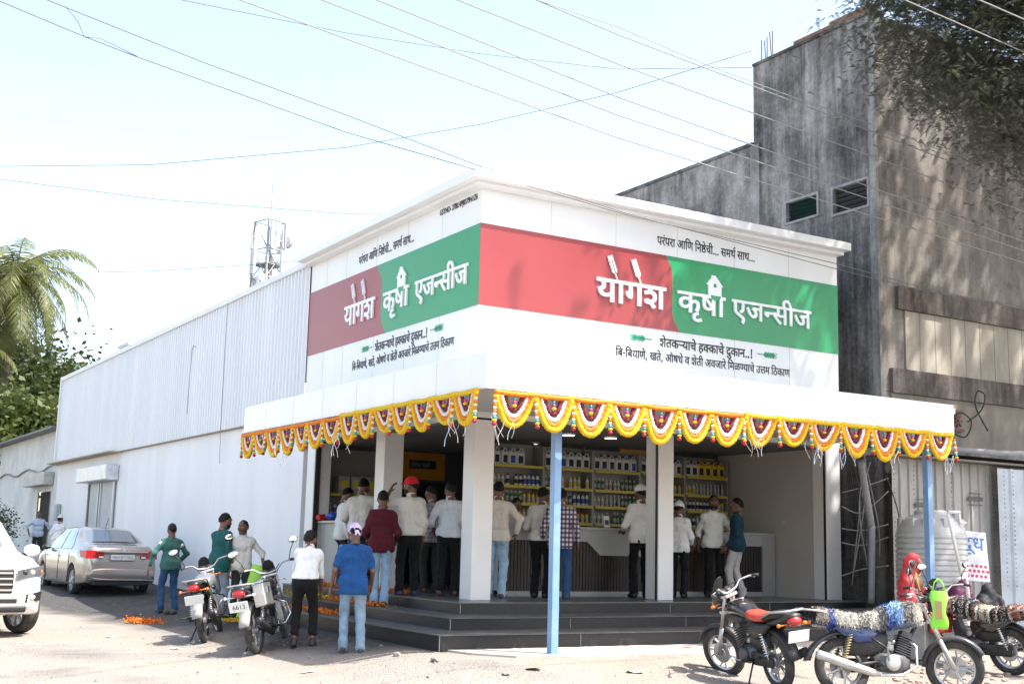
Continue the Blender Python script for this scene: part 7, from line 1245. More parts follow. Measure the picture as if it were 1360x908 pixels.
for px_ in(1188,1214,1264,1318,1334,1346):
    for k in range(26):
        y_=14.255 if px_<1325 else 14.03; p=onp(px_,650,1,y_); z=1.0+k*.078; (wl if px_<1325 else dr).box(p.x-.010,y_,z,p.x+.010,y_+.003,z+rg.uniform(.01,.035))
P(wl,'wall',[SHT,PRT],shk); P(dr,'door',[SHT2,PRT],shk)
b=MB(); b.box(xs0-.35,14.0,3.085,xs1+2.5,14.34,3.115); P(b,'beam',mat('shack_beam',(.18,.16,.14),rough=.8),shk)
tk=thing('water_tank','ribbed white plastic water tank beside the blue post','water tank',(0,0,0)); D_=19.3; p=dep(1238,760,D_); tz=dep(1238,677,D_).z; tk.location=(p.x,p.y,.45); hh=tz-.45; r_=.5*92*D_/FPX
b=MB(); pr=[(0,0),(r_*.97,0)]; zz=.02; nrib=17
for k in range(nrib): z=hh*.80*(k+.1)/nrib; pr+=[(r_,z),(r_,z+hh*.80*.62/nrib),(r_*.965,z+hh*.80*.74/nrib),(r_*.965,z+hh*.80*.94/nrib)]
pr+=[(r_*.97,hh*.80),(r_*.95,hh*.83)]; b.lathe(pr,40); b.obj('body',mat('tank_white',(.50,.505,.495),rough=.45,col2=(.38,.375,.36),scale=3,streak=.4),tk,'auto')  # tank white lowered the same way, shade put into the colour
b=MB(); b.lathe([(r_*.95,hh*.83),(r_*.88,hh*.90),(r_*.5,hh*.96),(r_*.44,hh*.955),(0,hh*.955)],40); 
for k in range(10): b.box(r_*.45,-.09,hh*.82,r_*.93,.09,hh*.925,RZ(k*PI/5),.02)
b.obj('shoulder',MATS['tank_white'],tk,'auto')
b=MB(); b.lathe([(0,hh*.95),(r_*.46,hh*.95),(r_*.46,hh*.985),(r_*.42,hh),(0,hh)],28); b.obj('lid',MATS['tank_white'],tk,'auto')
b=MB(); b.box(-.75,-.7,-.45,.75,.7,-.002,T(p.x,p.y,.45)); tag(b.obj('tank_plinth',MATS['rough_cement']),'rough cement plinth under the white water tank','plinth')
PVC=mat('pvc_white',(.66,.66,.65),rough=.4); GPIPE=mat('grey_pipe',(.26,.26,.27),rough=.5,var=.15)
def pipe(name,label,pix,D,r,m_,cat='pipe'):
    pts=[dep(x,y,d) for (x,y),d in zip(pix,D if isinstance(D,(list,tuple)) else [D]*len(pix))]; b=MB()
    if r<.016 or len(pts)==4 and r>.05:
        e=[pts[0]]+pts+[pts[-1]]; o=[]
        for a0,a1,a2,a3 in zip(e,e[1:],e[2:],e[3:]):
            for u in np.linspace(0,1,7)[:-1]: o.append(.5*((2*a1)+(a2-a0)*u+(2*a0-5*a1+4*a2-a3)*u*u+(3*a1-a0-3*a2+a3)*u**3))
        pts=o+[pts[-1]]
    b.tube(pts,r,10 if r>.016 else 6); return tag(b.obj(name,m_,None,True),label,cat)
pipe('supply_pipe','thin white pipe rising slanted over the water tank',[(1278,768),(1259,682),(1260,679),(1275,680)],17.9,.022,PVC); pipe('supply_pipe','white bent pipe with tap joints standing right of the tank',[(1266,770),(1283,766),(1285,785),(1288,805)],17.8,.028,PVC)
pipe('supply_pipe','short white pipe beside the tank lid',[(1274,681),(1275,694),(1283,694)],17.9,.016,PVC)
pipe('drain_pipe','long grey drain pipe leaning down the wall right of the shop',[(1143,612),(1156,690),(1158,710),(1157,800)],[19.4,19.6,19.6,19.7],.055,GPIPE)
pipe('drain_pipe','grey pipe running level along the wall under the vent grille',[(1185,590),(1240,594),(1330,602),(1362,603)],20.2,.05,GPIPE)
rg=random.Random(21)
for i in range(9):
    x0=rg.uniform(1120,1178); x1=x0+rg.uniform(-26,30); pts=[(x0,rg.uniform(600,640)),((x0+x1)/2+rg.uniform(-10,10),680+rg.uniform(-20,20)),(x1,rg.uniform(710,780))]
    pipe('cable','thin grey cable hanging in the dark gap right of the shop',pts,rg.uniform(19.9,20.3),.010,MATS['grey_cable'] if i%2 else CABLE,'cable')['group']='cables in the gap right of the shop'
for i in range(5):
    y0=640+i*28; pipe('cable','thin cable strung level across the dark gap right of the shop',[(1118,y0+rg.uniform(-8,14)),(1145,y0+rg.uniform(-4,18)),(1180,y0+rg.uniform(-25,15))],20.1,.012,MATS['grey_cable'],'cable')['group']='cables strung across the gap'
for i,(pts,lb) in enumerate((([(1245,555),(1262,572),(1282,580),(1290,560),(1276,548),(1262,560),(1258,590)],'black cable loop on the wall under the cream panel'),([(1285,560),(1303,545),(1308,525),(1298,520),(1296,540),(1312,572)],'dark cable coil right of the vent grille'),([(1240,568),(1255,592),(1268,600)],'short black cable end near the canopy corner'))): pipe('cable',lb,pts,20.6,.014,CABLE,'cable')
# painted milk board
t=thing('milk_board','leaning white board with blue lettering and red dots beside the tank','sign',(0,0,0)); D_=19.0; P4=[dep(1276,769,D_),dep(1315,772,D_),dep(1307,703,D_+.25),dep(1276,704,D_+.25)]
ux=(P4[1]-P4[0]).normalized(); uz=(P4[3]-P4[0]).normalized(); un=ux.cross(uz).normalized(); W_=(P4[1]-P4[0]).length; H_=(P4[3]-P4[0]).length
Mb=Matrix.Identity(4)
for i in range(3): Mb[i][0]=ux[i]; Mb[i][1]=uz[i]; Mb[i][2]=un[i]; Mb[i][3]=P4[0][i]
t.matrix_world=Mb
b=MB(); b.prism([(0,0),(W_,0),(W_*.88,H_),(0,H_)],-.012,0,'z'); b.obj('board',mat('board_white',(.62,.62,.63),rough=.5,var=.12,scale=5),t)
loops,wd=word_loops(TXT['milk']); me=loops_mesh(loops,'board_lettering',1,.002,4); s=W_*.74/wd
for v_ in me.vertices: v_.co.x*=s; v_.co.y*=s
put_mesh(me,'board_lettering',mat('letter_blue',(.06,.16,.42),rough=.5),t,T(W_*.08,H_*.63,.002))
b=MB()
for r__ in range(3):
    for c in range(6): b.ell((W_*(.10+.15*c+.07*(r__%2)),H_*(.10+.10*r__),.001),(.026,.026,.002),8,4)
b.obj('red_dot',mat('dot_red',(.50,.04,.10),rough=.5),t)
heap('sack','dark stuffed bag on the ground right of the bent white pipe','bag',Vector(dep(1308,822,18.2)),.20,.2,.42,[mat('bag_black',(.02,.02,.025),rough=.7)],15,7); heap('sack','purple bag beside the white water tank','bag',Vector(dep(1274,812,18.0)),.22,.2,.42,[mat('bag_purple',(.10,.012,.06),rough=.6)],16,6)
# shop's green bag on the bike
def carry_bag():
    p=dep(1247,800,12.55); t=thing('carry_bag','lime green carry bag hanging from the handlebar of the shaggy motorcycle','bag',p); LG=mat('lime_bag',(.25,.72,.06),rough=.4)
    b=MB(); n=10; vs=[]
    for i in range(n+1):
        z=.12-.38*i/n; wv=.075+.012*math.sin(i*.9); d=.02+.05*math.sin(PI*min(1,i/n*1.1))
        for a in np.linspace(0,2*PI,13)[:-1]: vs.append((wv*math.copysign(abs(math.cos(a))**.6,math.cos(a))+.004*math.sin(7*a+i),d*math.sin(a),z))
    b.add(vs,[(i*12+j,i*12+(j+1)%12,(i+1)*12+(j+1)%12,(i+1)*12+j) for i in range(n) for j in range(12)]+[tuple(n*12+j for j in range(12))]); b.obj('pouch',LG,t,True)
    b=MB()
    for s in(-1,1): b.tube([(s*.06,0,.11),(s*.04,0,.20),(0,0,.24)],.008,6)
    b.obj('handle',LG,t,True); b=MB(); b.box(-.035,-.075,-.16,.035,-.071,.02); b.obj('printed_panel',mat('bag_print',(.45,.28,.12),rough=.6),t)
    t.rotation_euler=(0,0,R(-55))
carry_bag()
# seated woman in a red sari
def woman():
    g=dep(1212,815,16.9); zb=g.z-.02; t=thing('person','woman in a red sari drawn over her head, seated by the right blue post','person',(g.x,g.y,zb),math.atan2(g.y,g.x)-R(112)-PI/2)
    b=MB(); F=Field((-.45,-.45,-.05),(.45,.55,1.0),.013); F.cap((-.09,0,.10),(.09,0,.10),.13,.13,.05).cap((0,-.02,.1),(0,.02,.42),.12,.13,.06).cap((-.10,.02,.46),(.10,.02,.46),.075,.075,.06).cap((0,.03,.5),(0,.05,.60),.05,.05,.03)
    for s in(-1,1): F.cap((s*.15,.02,.46),(s*.20,.10,.22),.045,.038,.02).cap((s*.20,.10,.22),(s*.04,.26,.26),.036,.026,.02).cap((s*.10,.02,.08),(s*.13,.36,.12),.08,.06,.04).cap((s*.13,.36,.12),(s*.12,.36,-.05),.055,.05,.02)
    put(b,F); G=Field((-.10,-.12,-.15),(.10,.14,.14),.0075); G.ell((0,0,.02),(.073,.092,.10),0).ell((0,.026,-.048),(.055,.062,.068),.03).cap((0,.086,.022),(0,.106,-.02),.009,.014,.012).cap((-.032,.083,.034),(.032,.083,.034),.010,.010,.02).cap((-.02,.083,-.056),(.02,.083,-.056),.011,.011,.012).cap((0,0,-.06),(0,-.03,-.15),.05,.05,.03)
    hm=T(0,.06,.68)@RX(-.12); put(b,G,hm)
    for sg in(-1,1): b.cur=1; b.ell((sg*.031,.0835,.012),(.0135,.008,.008),8,6,hm); b.cur=2; b.ell((sg*.031,.0895,.012),(.006,.0035,.007),8,6,hm)
    b.cur=3; b.tube([(-.022,.090,-.057),(0,.096,-.055),(.022,.090,-.057)],[.003,.006,.003],6,True,hm); b.cur=2; b.ell((0,.098,.042),(.004,.003,.004),6,4,hm)
    for k,s in((0,-1),(1,1)):
        M=T(s*.03,.27,.26)@frame((-s*.8,.55,.1),(0,.3,1)); vs,fs=HANDS['relax']; o=len(b.v); b.cur=0; b.v.extend(tuple(M@Vector(v)) for v in vs); b.f.extend(tuple(int(a)+o for a in f) for f in fs); b.mi.extend([0]*len(fs))
    bo=b.obj('body',[SKIN[1],EYEW,EYED,LIP],t,True,fix=False)
    SAR=mat('sari_red',(.50,.035,.045),rough=.6,var=.15,scale=10,bump=.15,bscale=60)
    b=MB(); F=Field((-.5,-.42,-.22),(.5,.6,.92),.014)
    F.cap((-.10,0,.06),(.10,0,.06),.165,.165,.06).cap((0,-.04,.1),(0,-.03,.46),.165,.150,.06).cap((-.12,-.02,.42),(.12,-.02,.42),.105,.105,.06)
    F.cap((0,-.03,.5),(0,.01,.70),.105,.118,.05).ell((0,.03,.70),(.105,.125,.135),.03)
    for s in(-1,1): F.cap((s*.15,.0,.44),(s*.22,.08,.20),.072,.08,.04).cap((s*.10,.0,.04),(s*.14,.38,.10),.115,.095,.06).cap((s*.13,.38,.10),(s*.12,.38,-.16),.09,.11,.04)
    F.cap((0,.36,.05),(0,.38,-.16),.10,.12,.06); F.folds(.008,1.3,.8)
    X,Y,Z=np.meshgrid(*F.ax,indexing='ij',sparse=True); hole=np.sqrt((X/.088)**2+((Y-.20)/.155)**2+((Z-.675)/.130)**2)-1; F.d=np.maximum(F.d,-(hole*.08).astype(np.float32)); F.cut((0,0,-.20),(0,0,-1))
    put(b,F); sj=b.obj('sari',SAR,t,True,fix=False)
    b=MB(); b.tube([(.0+.095*math.sin(a),.085+.02*math.cos(2*a),.675+.138*math.cos(a)) for a in np.linspace(0,2*PI,25)[:-1]],.008,6,closed=True); b.tube([(.10,.10,.58),(.12,.13,.45),(.10,.16,.32),(.02,.19,.2)],.009,6); b.obj('gold_border',mat('gold_border',(.55,.30,.06),rough=.5),sj,True)
    b=MB(); b.box(-.3,-.25,zb*0-.55,.3,.28,-.06); b.obj; o=b.obj('stone_block',MATS['rough_cement'],None,loc=(g.x,g.y,zb)); o.rotation_euler=t.rotation_euler; tag(o,'low cement block the woman in red sits on','block')
woman()
# ================= TOWER, WIRES =================
def tower():
    D_=130; base=dep(352,420,D_); zt=dep(352,290,D_).z; k=D_/FPX; w_=15*k; t=thing('telecom_tower','grey lattice telecom tower with antennas rising behind the warehouse roof','tower',(base.x,base.y,.5),R(20)); h=zt-.5
    STL=mat('tower_steel',(.30,.30,.31),rough=.6); b=MB()
    for sx in(-1,1):
        for sy in(-1,1): b.tube([(sx*w_*1.25,sy*w_*1.25,0),(sx*w_*.95,sy*w_*.95,h)],.13,5)
    nb=11
    for i in range(nb):
        z0,z1=h*i/nb,h*(i+1)/nb; a0=w_*(1.25-.30*i/nb); a1=w_*(1.25-.30*(i+1)/nb)
        for s in(-1,1):
            b.tube([(-a0,s*a0,z0),(a1,s*a1,z1)],.06,4); b.tube([(a0,s*a0,z0),(-a1,s*a1,z1)],.06,4); b.tube([(s*a0,-a0,z0),(s*a1,a1,z1)],.06,4); b.tube([(-a1,s*a1,z1),(a1,s*a1,z1)],.07,4); b.tube([(s*a1,-a1,z1),(s*a1,a1,z1)],.07,4)
    b.obj('mast',STL,t)
    for z in(h*.86,h*.72): b=MB(); b.box(-w_*1.02,-w_*1.02,z,w_*1.02,w_*1.02,z+.12); b.obj('platform',STL,t)
    AN=mat('antenna_white',(.62,.62,.62),rough=.5)
    for i in range(18): 
        a=2*PI*i/9+.3*(i//9); z=h*(.985 if i%3==0 else .90 if i%3==1 else .82); r_=w_*1.55; b=MB(); b.box(-.14,-.18,-1.3,.14,.18,1.3,T(r_*math.cos(a),r_*math.sin(a),z-1.2)@RZ(a),.03); b.tube([(w_*.9*math.cos(a),w_*.9*math.sin(a),z-1.2),(r_*math.cos(a),r_*math.sin(a),z-1.2)],.05,4); b.obj('antenna_panel',AN,t)
    b=MB(); b.lathe([(0,0),(.6,.1),(.7,.4),(0,.45)],18,T(w_*1.7,-.3,h*.95)@RY(PI/2)); b.obj('dish',AN,t,'auto'); b=MB(); b.tube([(0,0,h),(0,0,h+4.2)],.06,4); b.obj('lightning_rod',STL,t)
tower()
WIRE=mat('wire_aluminium',(.27,.27,.27),rough=.5); WIRED=mat('wire_dark',(.10,.10,.10),rough=.5)
def wire(label,pts,D,r=.008,m_=None,ext=(1,1),sag=0,group=None,n=24):
    """conductor through picture points at given distances, run on beyond the frame at both ends"""
    Q=[dep(x,y,d) for (x,y),d in zip(pts,D)]; A=Q[0]-(Q[1]-Q[0])*(.0 if not ext[0] else ext[0]); B_=Q[-1]+(Q[-1]-Q[-2])*(ext[1] if ext[1] else 0)
    if ext[0]: Q=[A]+Q
    if ext[1]: Q=Q+[B_]
    if len(Q)<=4 and sag:
        out=[]
        for a,c in zip(Q,Q[1:]):
            for u in np.linspace(0,1,n)[:-1]: out.append(a.lerp(c,u)-Vector((0,0,sag*4*u*(1-u))))
        Q=out+[Q[-1]]
    b=MB(); b.tube(Q,r,5); tag(b.obj('power_line',m_ or WIRE,None,True),label,'power line',group or 'overhead power lines')
nmw=['highest','second highest','middle','second lowest','lowest']
for i,(xl,yr) in enumerate(((712,252),(607,281),(500,321),(427,333),(318,349))):
    ym_=[46,85,129,153,183][i]; wire('pale conductor crossing from the top edge to the right edge, %s of the five'%nmw[i],[(xl,0),(820,ym_),(1360,yr)],[14.5,16.9,21.0],.0085,ext=(.8,.5))
wire('slack thin wire drooping beside the highest of the five conductors',[(712,0),(820,36),(939,86.6),(1050,128),(1169,169),(1240,196),(1324,222),(1360,228)],[14.5,16.5,17.6,18.4,19.3,19.8,20.4,20.6],.006,ext=(1,3))
wire('pale conductor in the upper right corner crossing the tree, upper of two',[(1201,0),(1360,69.5)],[15.5,17.2],.0085,ext=(2,2)); wire('pale conductor from the roof corner crossing the tree, lower of two',[(1177,12),(1268,52),(1360,87)],[18.5,18.9,19.4],.007,ext=(0,1)); wire('pale conductor at the extreme upper right corner',[(1300,0),(1360,26)],[14.5,15],.0085,ext=(4,4))
wire('dark service wire from the left edge passing over the shop sign, lower of two',[(0,2),(110,48),(180,75),(460,176),(640,228),(830,285),(1110,350),(1230,383),(1360,411)],[13,13.6,14,15.4,16.2,17.0,18.2,18.8,19.4],.006,WIRED,ext=(1,1))
wire('dark service wire from the top left corner meeting the sign, upper of two',[(62,0),(270,83),(460,153),(640,222),(830,283),(1110,357),(1230,387),(1360,407)],[13.2,14.3,15.3,16.2,17.0,18.3,18.9,19.5],.006,WIRED,ext=(1,1))
wire('frayed tie wire linking the two service wires at top left',[(86,8),(103,28),(112,49),(135,52),(182,75)],[13.35,13.5,13.6,13.75,14],.004,WIRED,ext=(0,0))
wire('thin wire from the left edge rising to the rebar on the grey roof',[(0,221),(200,219),(460,196),(640,165),(820,123),(998,68)],[24,24,23.5,23,22.4,21.8],.007,WIRED,ext=(1,0)); wire('thin wire from the top edge to the left rebar of the grey roof',[(240,0),(460,44),(640,72),(820,92),(998,90)],[16,17.5,19,20.5,21.8],.006,WIRED,ext=(1,0))
wire('thin wire sagging behind the shop roof from the left edge',[(0,238),(210,265),(460,284),(600,282)],[30,30,30,30],.008,WIRED,ext=(1,1)); wire('faint wire between the palm and the telecom tower',[(60,363),(200,360),(330,352),(430,343)],[50,50,50,50],.014,WIRED,ext=(1,1))
# ================= VEGETATION =================
BARK=mat('bark',(.12,.095,.075),rough=.95,var=.35,scale=6,bump=.6,bscale=18); 
def leafmat(name,c1,c2,scale=1.2):
    M=mat(name,c1,rough=.5,col2=c2,scale=scale,spec=.35); n=M.node_tree.nodes; L=M.node_tree.links; bs=n['Principled BSDF']; out=[q for q in n if q.type=='OUTPUT_MATERIAL'][0]
    if not any(q.type=='BSDF_TRANSLUCENT' for q in n):
        tr=n.new('ShaderNodeBsdfTranslucent'); mx=n.new('ShaderNodeMixShader'); mx.inputs[0].default_value=.35
        L.new(bs.inputs['Base Color'].links[0].from_socket,tr.inputs['Color']); L.new(bs.outputs[0],mx.inputs[1]); L.new(tr.outputs[0],mx.inputs[2]); L.new(mx.outputs[0],out.inputs['Surface'])
    return M
def palm(loc,h,label,seed,nf=24,L=4.2,rz=0):
    rg=random.Random(seed); t=thing('palm_tree',label,'palm tree',loc,rz,'coconut palms behind the shed'); b=MB(); pts=[(.35*math.sin(u*1.2),.15*u,h*u) for u in np.linspace(0,1,14)]; b.tube(pts,[.24-.09*u+.012*(i%2) for i,u in enumerate(np.linspace(0,1,14))],10); b.obj('trunk',BARK,t,True); top=Vector(pts[-1])
    PL=leafmat('palm_leaf',(.20,.21,.06),(.075,.10,.03),2.5); PD=leafmat('palm_leaf_dry',(.30,.22,.10),(.15,.16,.05),2)
    for i in range(nf):
        az=i*2.4+rg.uniform(-.2,.2); el=1.2-2.35*(i/nf)+rg.uniform(-.1,.1); ln=L*rg.uniform(.85,1.1); b=MB(); p=Vector(top)+Vector((0,0,.1)); rach=[p.copy()]; e=el
        n=16
        for k in range(n): e-=(.085+.05*k/n)*(1.1 if el>-.2 else .7); p=p+Vector((math.cos(az)*math.cos(e),math.sin(az)*math.cos(e),math.sin(e)))*ln/n; rach.append(p.copy())
        b.tube(rach,[.035-.03*k/n for k in range(n+1)],5); side=Vector((-math.sin(az),math.cos(az),0))
        for k in range(1,n+1):
            d=(rach[k]-rach[k-1]).normalized(); w_=ln*.20*math.sin(PI*min(.97,(k+1)/(n+1.5)))**.6
            for s in(-1,1):
                for q in range(3):
                    a=rach[k-1].lerp(rach[k],q/3+rg.uniform(0,.2)); tip=a+(side*s*.75+d*.62+Vector((0,0,-.35-.35*rg.random()))).normalized()*w_*rg.uniform(.85,1.15); m_=(a+tip)/2+Vector((0,0,.04)); wv=d*.028
                    b.add([a-wv,a+wv,m_+wv*1.1,tip,m_-wv*1.1],[(0,1,2,4),(4,2,3)])
        b.obj('frond',PD if i>nf-4 else PL,t,False,fix=False)
    b=MB()
    for k in range(8): a=k*.8; b.ell((top.x+.32*math.cos(a),top.y+.32*math.sin(a),top.z-.35-.1*(k%3)),(.13,.13,.17),8,6)
    b.obj('coconut',mat('coconut',(.16,.14,.04),rough=.6),t,True)
def tree(name,loc,h,crown,label,group,lm,n,leaf,seed,trunk_r=.2,cat='tree',spray=False,limbs=6,shape=None,extra=()):
    """tapered trunk with limbs; leaf-sized faces gathered in clumps through the crown's volume"""
    rg=random.Random(seed); t=thing(name,label,cat,loc,0,group); cx,cy,cz,rx,ry,rz_=crown; b=MB()
    b.tube([(0,0,-.2),(.1*rg.uniform(-1,1),.1,h*.35),(cx*.5,cy*.5,h*.62),(cx*.8,cy*.8,cz)],[trunk_r*1.25,trunk_r,trunk_r*.75,trunk_r*.3],9)
    cl=[]
    for i in range(limbs):
        a=2*PI*i/limbs+rg.uniform(-.4,.4); e=rg.uniform(-.35,.8); tip=Vector((cx+rx*.8*math.cos(a)*math.cos(e),cy+ry*.8*math.sin(a)*math.cos(e),cz+rz_*.8*math.sin(e))); st=Vector((cx*.35,cy*.35,h*rg.uniform(.4,.6))); mid=st.lerp(tip,.5)+Vector((rg.uniform(-.3,.3),rg.uniform(-.3,.3),.3))
        b.tube([st,mid,tip],[trunk_r*.5,trunk_r*.3,trunk_r*.08],7)
        for k in range(3):
            q=mid.lerp(tip,rg.uniform(.0,.9)); tw=q+Vector((rg.gauss(0,1)*rx*.35,rg.gauss(0,1)*ry*.35,rg.gauss(0,.6)*rz_*.35)); b.tube([q,(q+tw)/2+Vector((0,0,.1)),tw],[trunk_r*.16,trunk_r*.09,trunk_r*.03],5); cl.append(tw)
        cl.append(tip)
    for q in extra:
        st=Vector((cx*.4,cy*.4,h*.55)).lerp(q,.45)+Vector((0,0,.8)); 
        if rg.random()<.5: b.tube([st,st.lerp(q,.5)+Vector((rg.gauss(0,.2),rg.gauss(0,.2),.15)),q],[.035,.022,.008],5)
    b.obj('trunk',BARK,t,True)
    while len(cl)<limbs*9:
        v=Vector((rg.gauss(0,1),rg.gauss(0,1),rg.gauss(0,1))).normalized()*rg.uniform(.45,1)**.5; cl.append(Vector((cx+v.x*rx,cy+v.y*ry,cz+v.z*rz_)))
    cl=cl+list(extra); b=MB(); cr=min(rx,ry,rz_)*.34; per=n//len(cl)
    for ci,c in enumerate(cl):
        s=rg.uniform(.6,1.35)*(.36 if ci>=len(cl)-len(extra) else 1); lf=leaf*(1 if ci>=len(cl)-len(extra) or not extra else 3.0)
        for _ in range(max(1,int(per*(1 if not extra else 1.9 if ci>=len(cl)-len(extra) else .42))//(14 if spray else 1))):
            p=c+Vector((rg.gauss(0,1)*cr*s,rg.gauss(0,1)*cr*s,rg.gauss(0,.62)*cr*s))
            if spray:
                az=rg.uniform(0,2*PI); d=Vector((math.cos(az),math.sin(az),rg.uniform(-.75,.25))).normalized(); sd=d.cross(Vector((0,0,1))).normalized(); up=sd.cross(d)
                for k in range(7):
                    a=p+d*lf*(.4+k*.42)-Vector((0,0,.03*k*k*lf))
                    for sg in(-1,1):
                        e=a+(sd*sg*.9+d*.5).normalized()*lf*(1.15-.09*k)-Vector((0,0,.15*lf)); wv=d*lf*.19; b.add([a-wv,a+wv,e+wv*.6,e-wv*.6],[(0,1,2,3)])
            else:
                d=Vector((rg.gauss(0,1),rg.gauss(0,1),rg.gauss(0,.7))).normalized(); sd=d.orthogonal().normalized(); sd=Matrix.Rotation(rg.uniform(0,6),3,d)@sd; l=leaf*rg.uniform(.7,1.3); b.add([p,p+d*l*.5+sd*l*.28,p+d*l,p+d*l*.5-sd*l*.28],[(0,1,2,3)])
    b.obj('crown',lm,t,False,fix=False); return t
p=dep(12,366,60); palm((p.x,p.y,.6),p.z-.6,'coconut palm with drooping yellow green fronds behind the low shed, nearest the warehouse',4,58,4.8)
p=dep(-75,470,57); palm((p.x,p.y,.6),p.z-.6,'coconut palm cut by the left edge of the picture',6,22,4.2)
G1=leafmat('leaf_dark',(.055,.075,.02),(.02,.032,.010),.8); G2=leafmat('leaf_mid',(.10,.13,.03),(.035,.055,.014),.8)
for i,(px_,py_,D_,r_,lm,lb) in enumerate(((12,520,68,4.0,G1,'dark green bushy tree behind the low shed at the left edge'),(74,538,70,3.0,G2,'lighter green tree behind the low shed next to the warehouse corner'),(-20,520,72,4,G2,'green tree behind the palms, cut by the left edge'),(12,572,57,2.5,G2,'low leafy tree hiding the foot of the palm behind the shed'))):
    p=dep(px_,py_,D_); tree('leafy_tree',(p.x,p.y,.6),p.z+1,(0,0,p.z-.9,r_,r_,r_*.9),lb,'trees behind the low shed',lm,9000,.34,50+i)
g=gnd(10,745); tree('shrub',(g.x-.5,g.y+.6,g.z),1.5,(0,0,1.0,.62,.6,.85),'grey green shrub against the low shed left of the dark doorway',None,leafmat('leaf_grey',(.10,.13,.07),(.04,.055,.03),3),2300,.10,60,.04,'shrub',False,7)
g=gnd(50,752); heap('sack','dirty white sack on the ground before the man at the dark doorway','sack',g,.30,.25,.42,[mat('sack_white',(.45,.44,.42),rough=.9,var=.2)],17)
TR=leafmat('feathery_leaf',(.11,.12,.08),(.055,.062,.043),.9)
rx_=random.Random(5); EX=[]
while len(EX)<175:
    px_=rx_.uniform(1172,1460); py_=rx_.uniform(-90,260)
    lim=60+max(0,px_-1180)*1.05
    if py_>lim or (py_>215 and rx_.random()<.5): continue
    EX.append(dep(px_,py_,rx_.uniform(17.3,20.5))-Vector((22.6,9.6,.2)))
tree('rain_tree',(22.6,9.6,.2),15,(-.4,1.2,15.6,6.0,3.4,5.4),'large feathery leaved tree overhanging the upper right corner',None,TR,330000,.037,70,.42,'tree',True,14,None,EX)
# scraps of litter on the forecourt
rg=random.Random(77)
for i,(px_,py_,lb) in enumerate(((232,862,'white paper scrap on the sunlit ground left of the motorcycles'),(150,846,'small white scrap near the marigold row'),(708,889,'torn brown card on the sunlit ground below the blue post'),(845,893,'crumpled white scrap on the ground left of the red seated motorcycle'),(410,893,'pale plastic scrap at the bottom of the picture'))):
    g=gnd(px_,py_); b=MB(); s=.05; vs=[(rg.uniform(-s,s)+x*s*1.6,rg.uniform(-s,s)*.6+y*s,.006+rg.uniform(0,.025)) for x in(-1,0,1) for y in(-1,0,1)]; b.add(vs,[(k*3+j,k*3+j+1,k*3+j+4,k*3+j+3) for k in range(2) for j in range(2)])
    tag(b.obj('paper_scrap',PW if i!=2 else mat('brown_card',(.25,.16,.09),rough=.9),None,False,loc=g),lb,'scrap')
# ================= PLACE PEOPLE =================
def stand(label,loc,phi,top=None,H=None,**k):
    Hh=H or (tall(0,top,loc)); return person(label,loc,face_rz(loc[0],loc[1],phi),Hh,**k)
ZS2=.553
def fl(px,y): return at_y(px,700,y,ZF)
g=gnd(47,743); stand('man in pale blue shirt with hands on hips by the dark shed doorway',g,172,679,shirt=C['paleblue'],sleeve='roll',pants=C['dgrey'],shoes=LB,skin=1,moust=1,lh=(.16,.02,-.40),rh=(.16,.02,-.40),lhint=(1,-.5,0),rhint=(1,-.5,0))
g=gnd(73,752); stand('man in long white kurta and white cap walking beside the silver sedan',g,28,688,shirt=C['white'],kurta=.45,pants=C['white'],shoes=LB,hair=True,hat=('topi',C['white']),lean=9,lh=(.12,.05,-.5),build=1.05,lf=(-.1,.14,0),rf=(.1,-.12,0))
g=gnd(222,813); stand('man in sea green sweater with white shoulder stripes and blue jeans, seen from behind',g,-22,698,shirt=C['sea'],pants=C['jean'],shoes=LB,skin=1,lf=(-.13,.02,0),rf=(.13,-.05,0),stripe=C['white'],lh=(.24,.05,-.46),lhint=(1,-.3,0),rh=(.12,.2,-.38),rhint=(1,-.7,0),hem=.10,head=(-6,4))
g=gnd(286,822); g.z+=0; stand('man in dark teal shirt and grey trousers standing behind the parked motorcycles',g,48,682,shirt=C['teal'],sleeve='roll',pants=C['bgrey'],shoes=LB,skin=0,moust=1,beard=1,hem=.17,lean=6,head=(-8,6),rh=(.04,.12,-.50),lh=(.05,.16,-.50))
g=gnd(316,820); stand('man in pale pinkish shirt turned to the camera, holding the lime green rolled mat',g,168,692,shirt=C['offwhite'],sleeve='roll',pants=C['dgrey'],shoes=LB,skin=1,moust=1,head=(-42,0),lh=(.22,.10,-.44),rh=(.07,.06,-.5),lhint=(1,-.4,0),grip=(1,0),build=1.05,lean=2)
g=gnd(401,859); person('barefaced youth in white shirt and black cropped trousers bending forward by the steps',g,face_rz(g.x,g.y,6),1.60,lean=38,shirt=C['white'],pants=C['black'],shoes=LB,skin=1,cropped=1,hem=.0,head=(-22,-10),lh=(.02,.16,-.50),rh=(.05,.12,-.52),lf=(-.115,.0,0),rf=(.135,.03,0),tuck=False,build=.92)
g=gnd(465,866); stand('man in royal blue polo shirt and lilac bandana holding a red bundle near the steps',g,-2,699,shirt=C['blue'],sleeve='short',pants=C['ljean'],shoes=LGR,skin=1,hair=True,hat=('bandana',C['lilac']),lean=4,head=(12,14),lf=(-.10,.05,0),rf=(.13,-.08,0),lh=(.13,.05,-.505),lhint=(.4,-1,0),rh=(.09,.16,-.46),rhint=(.4,-1,0),grip=(1,0),hem=.16,build=1.08)
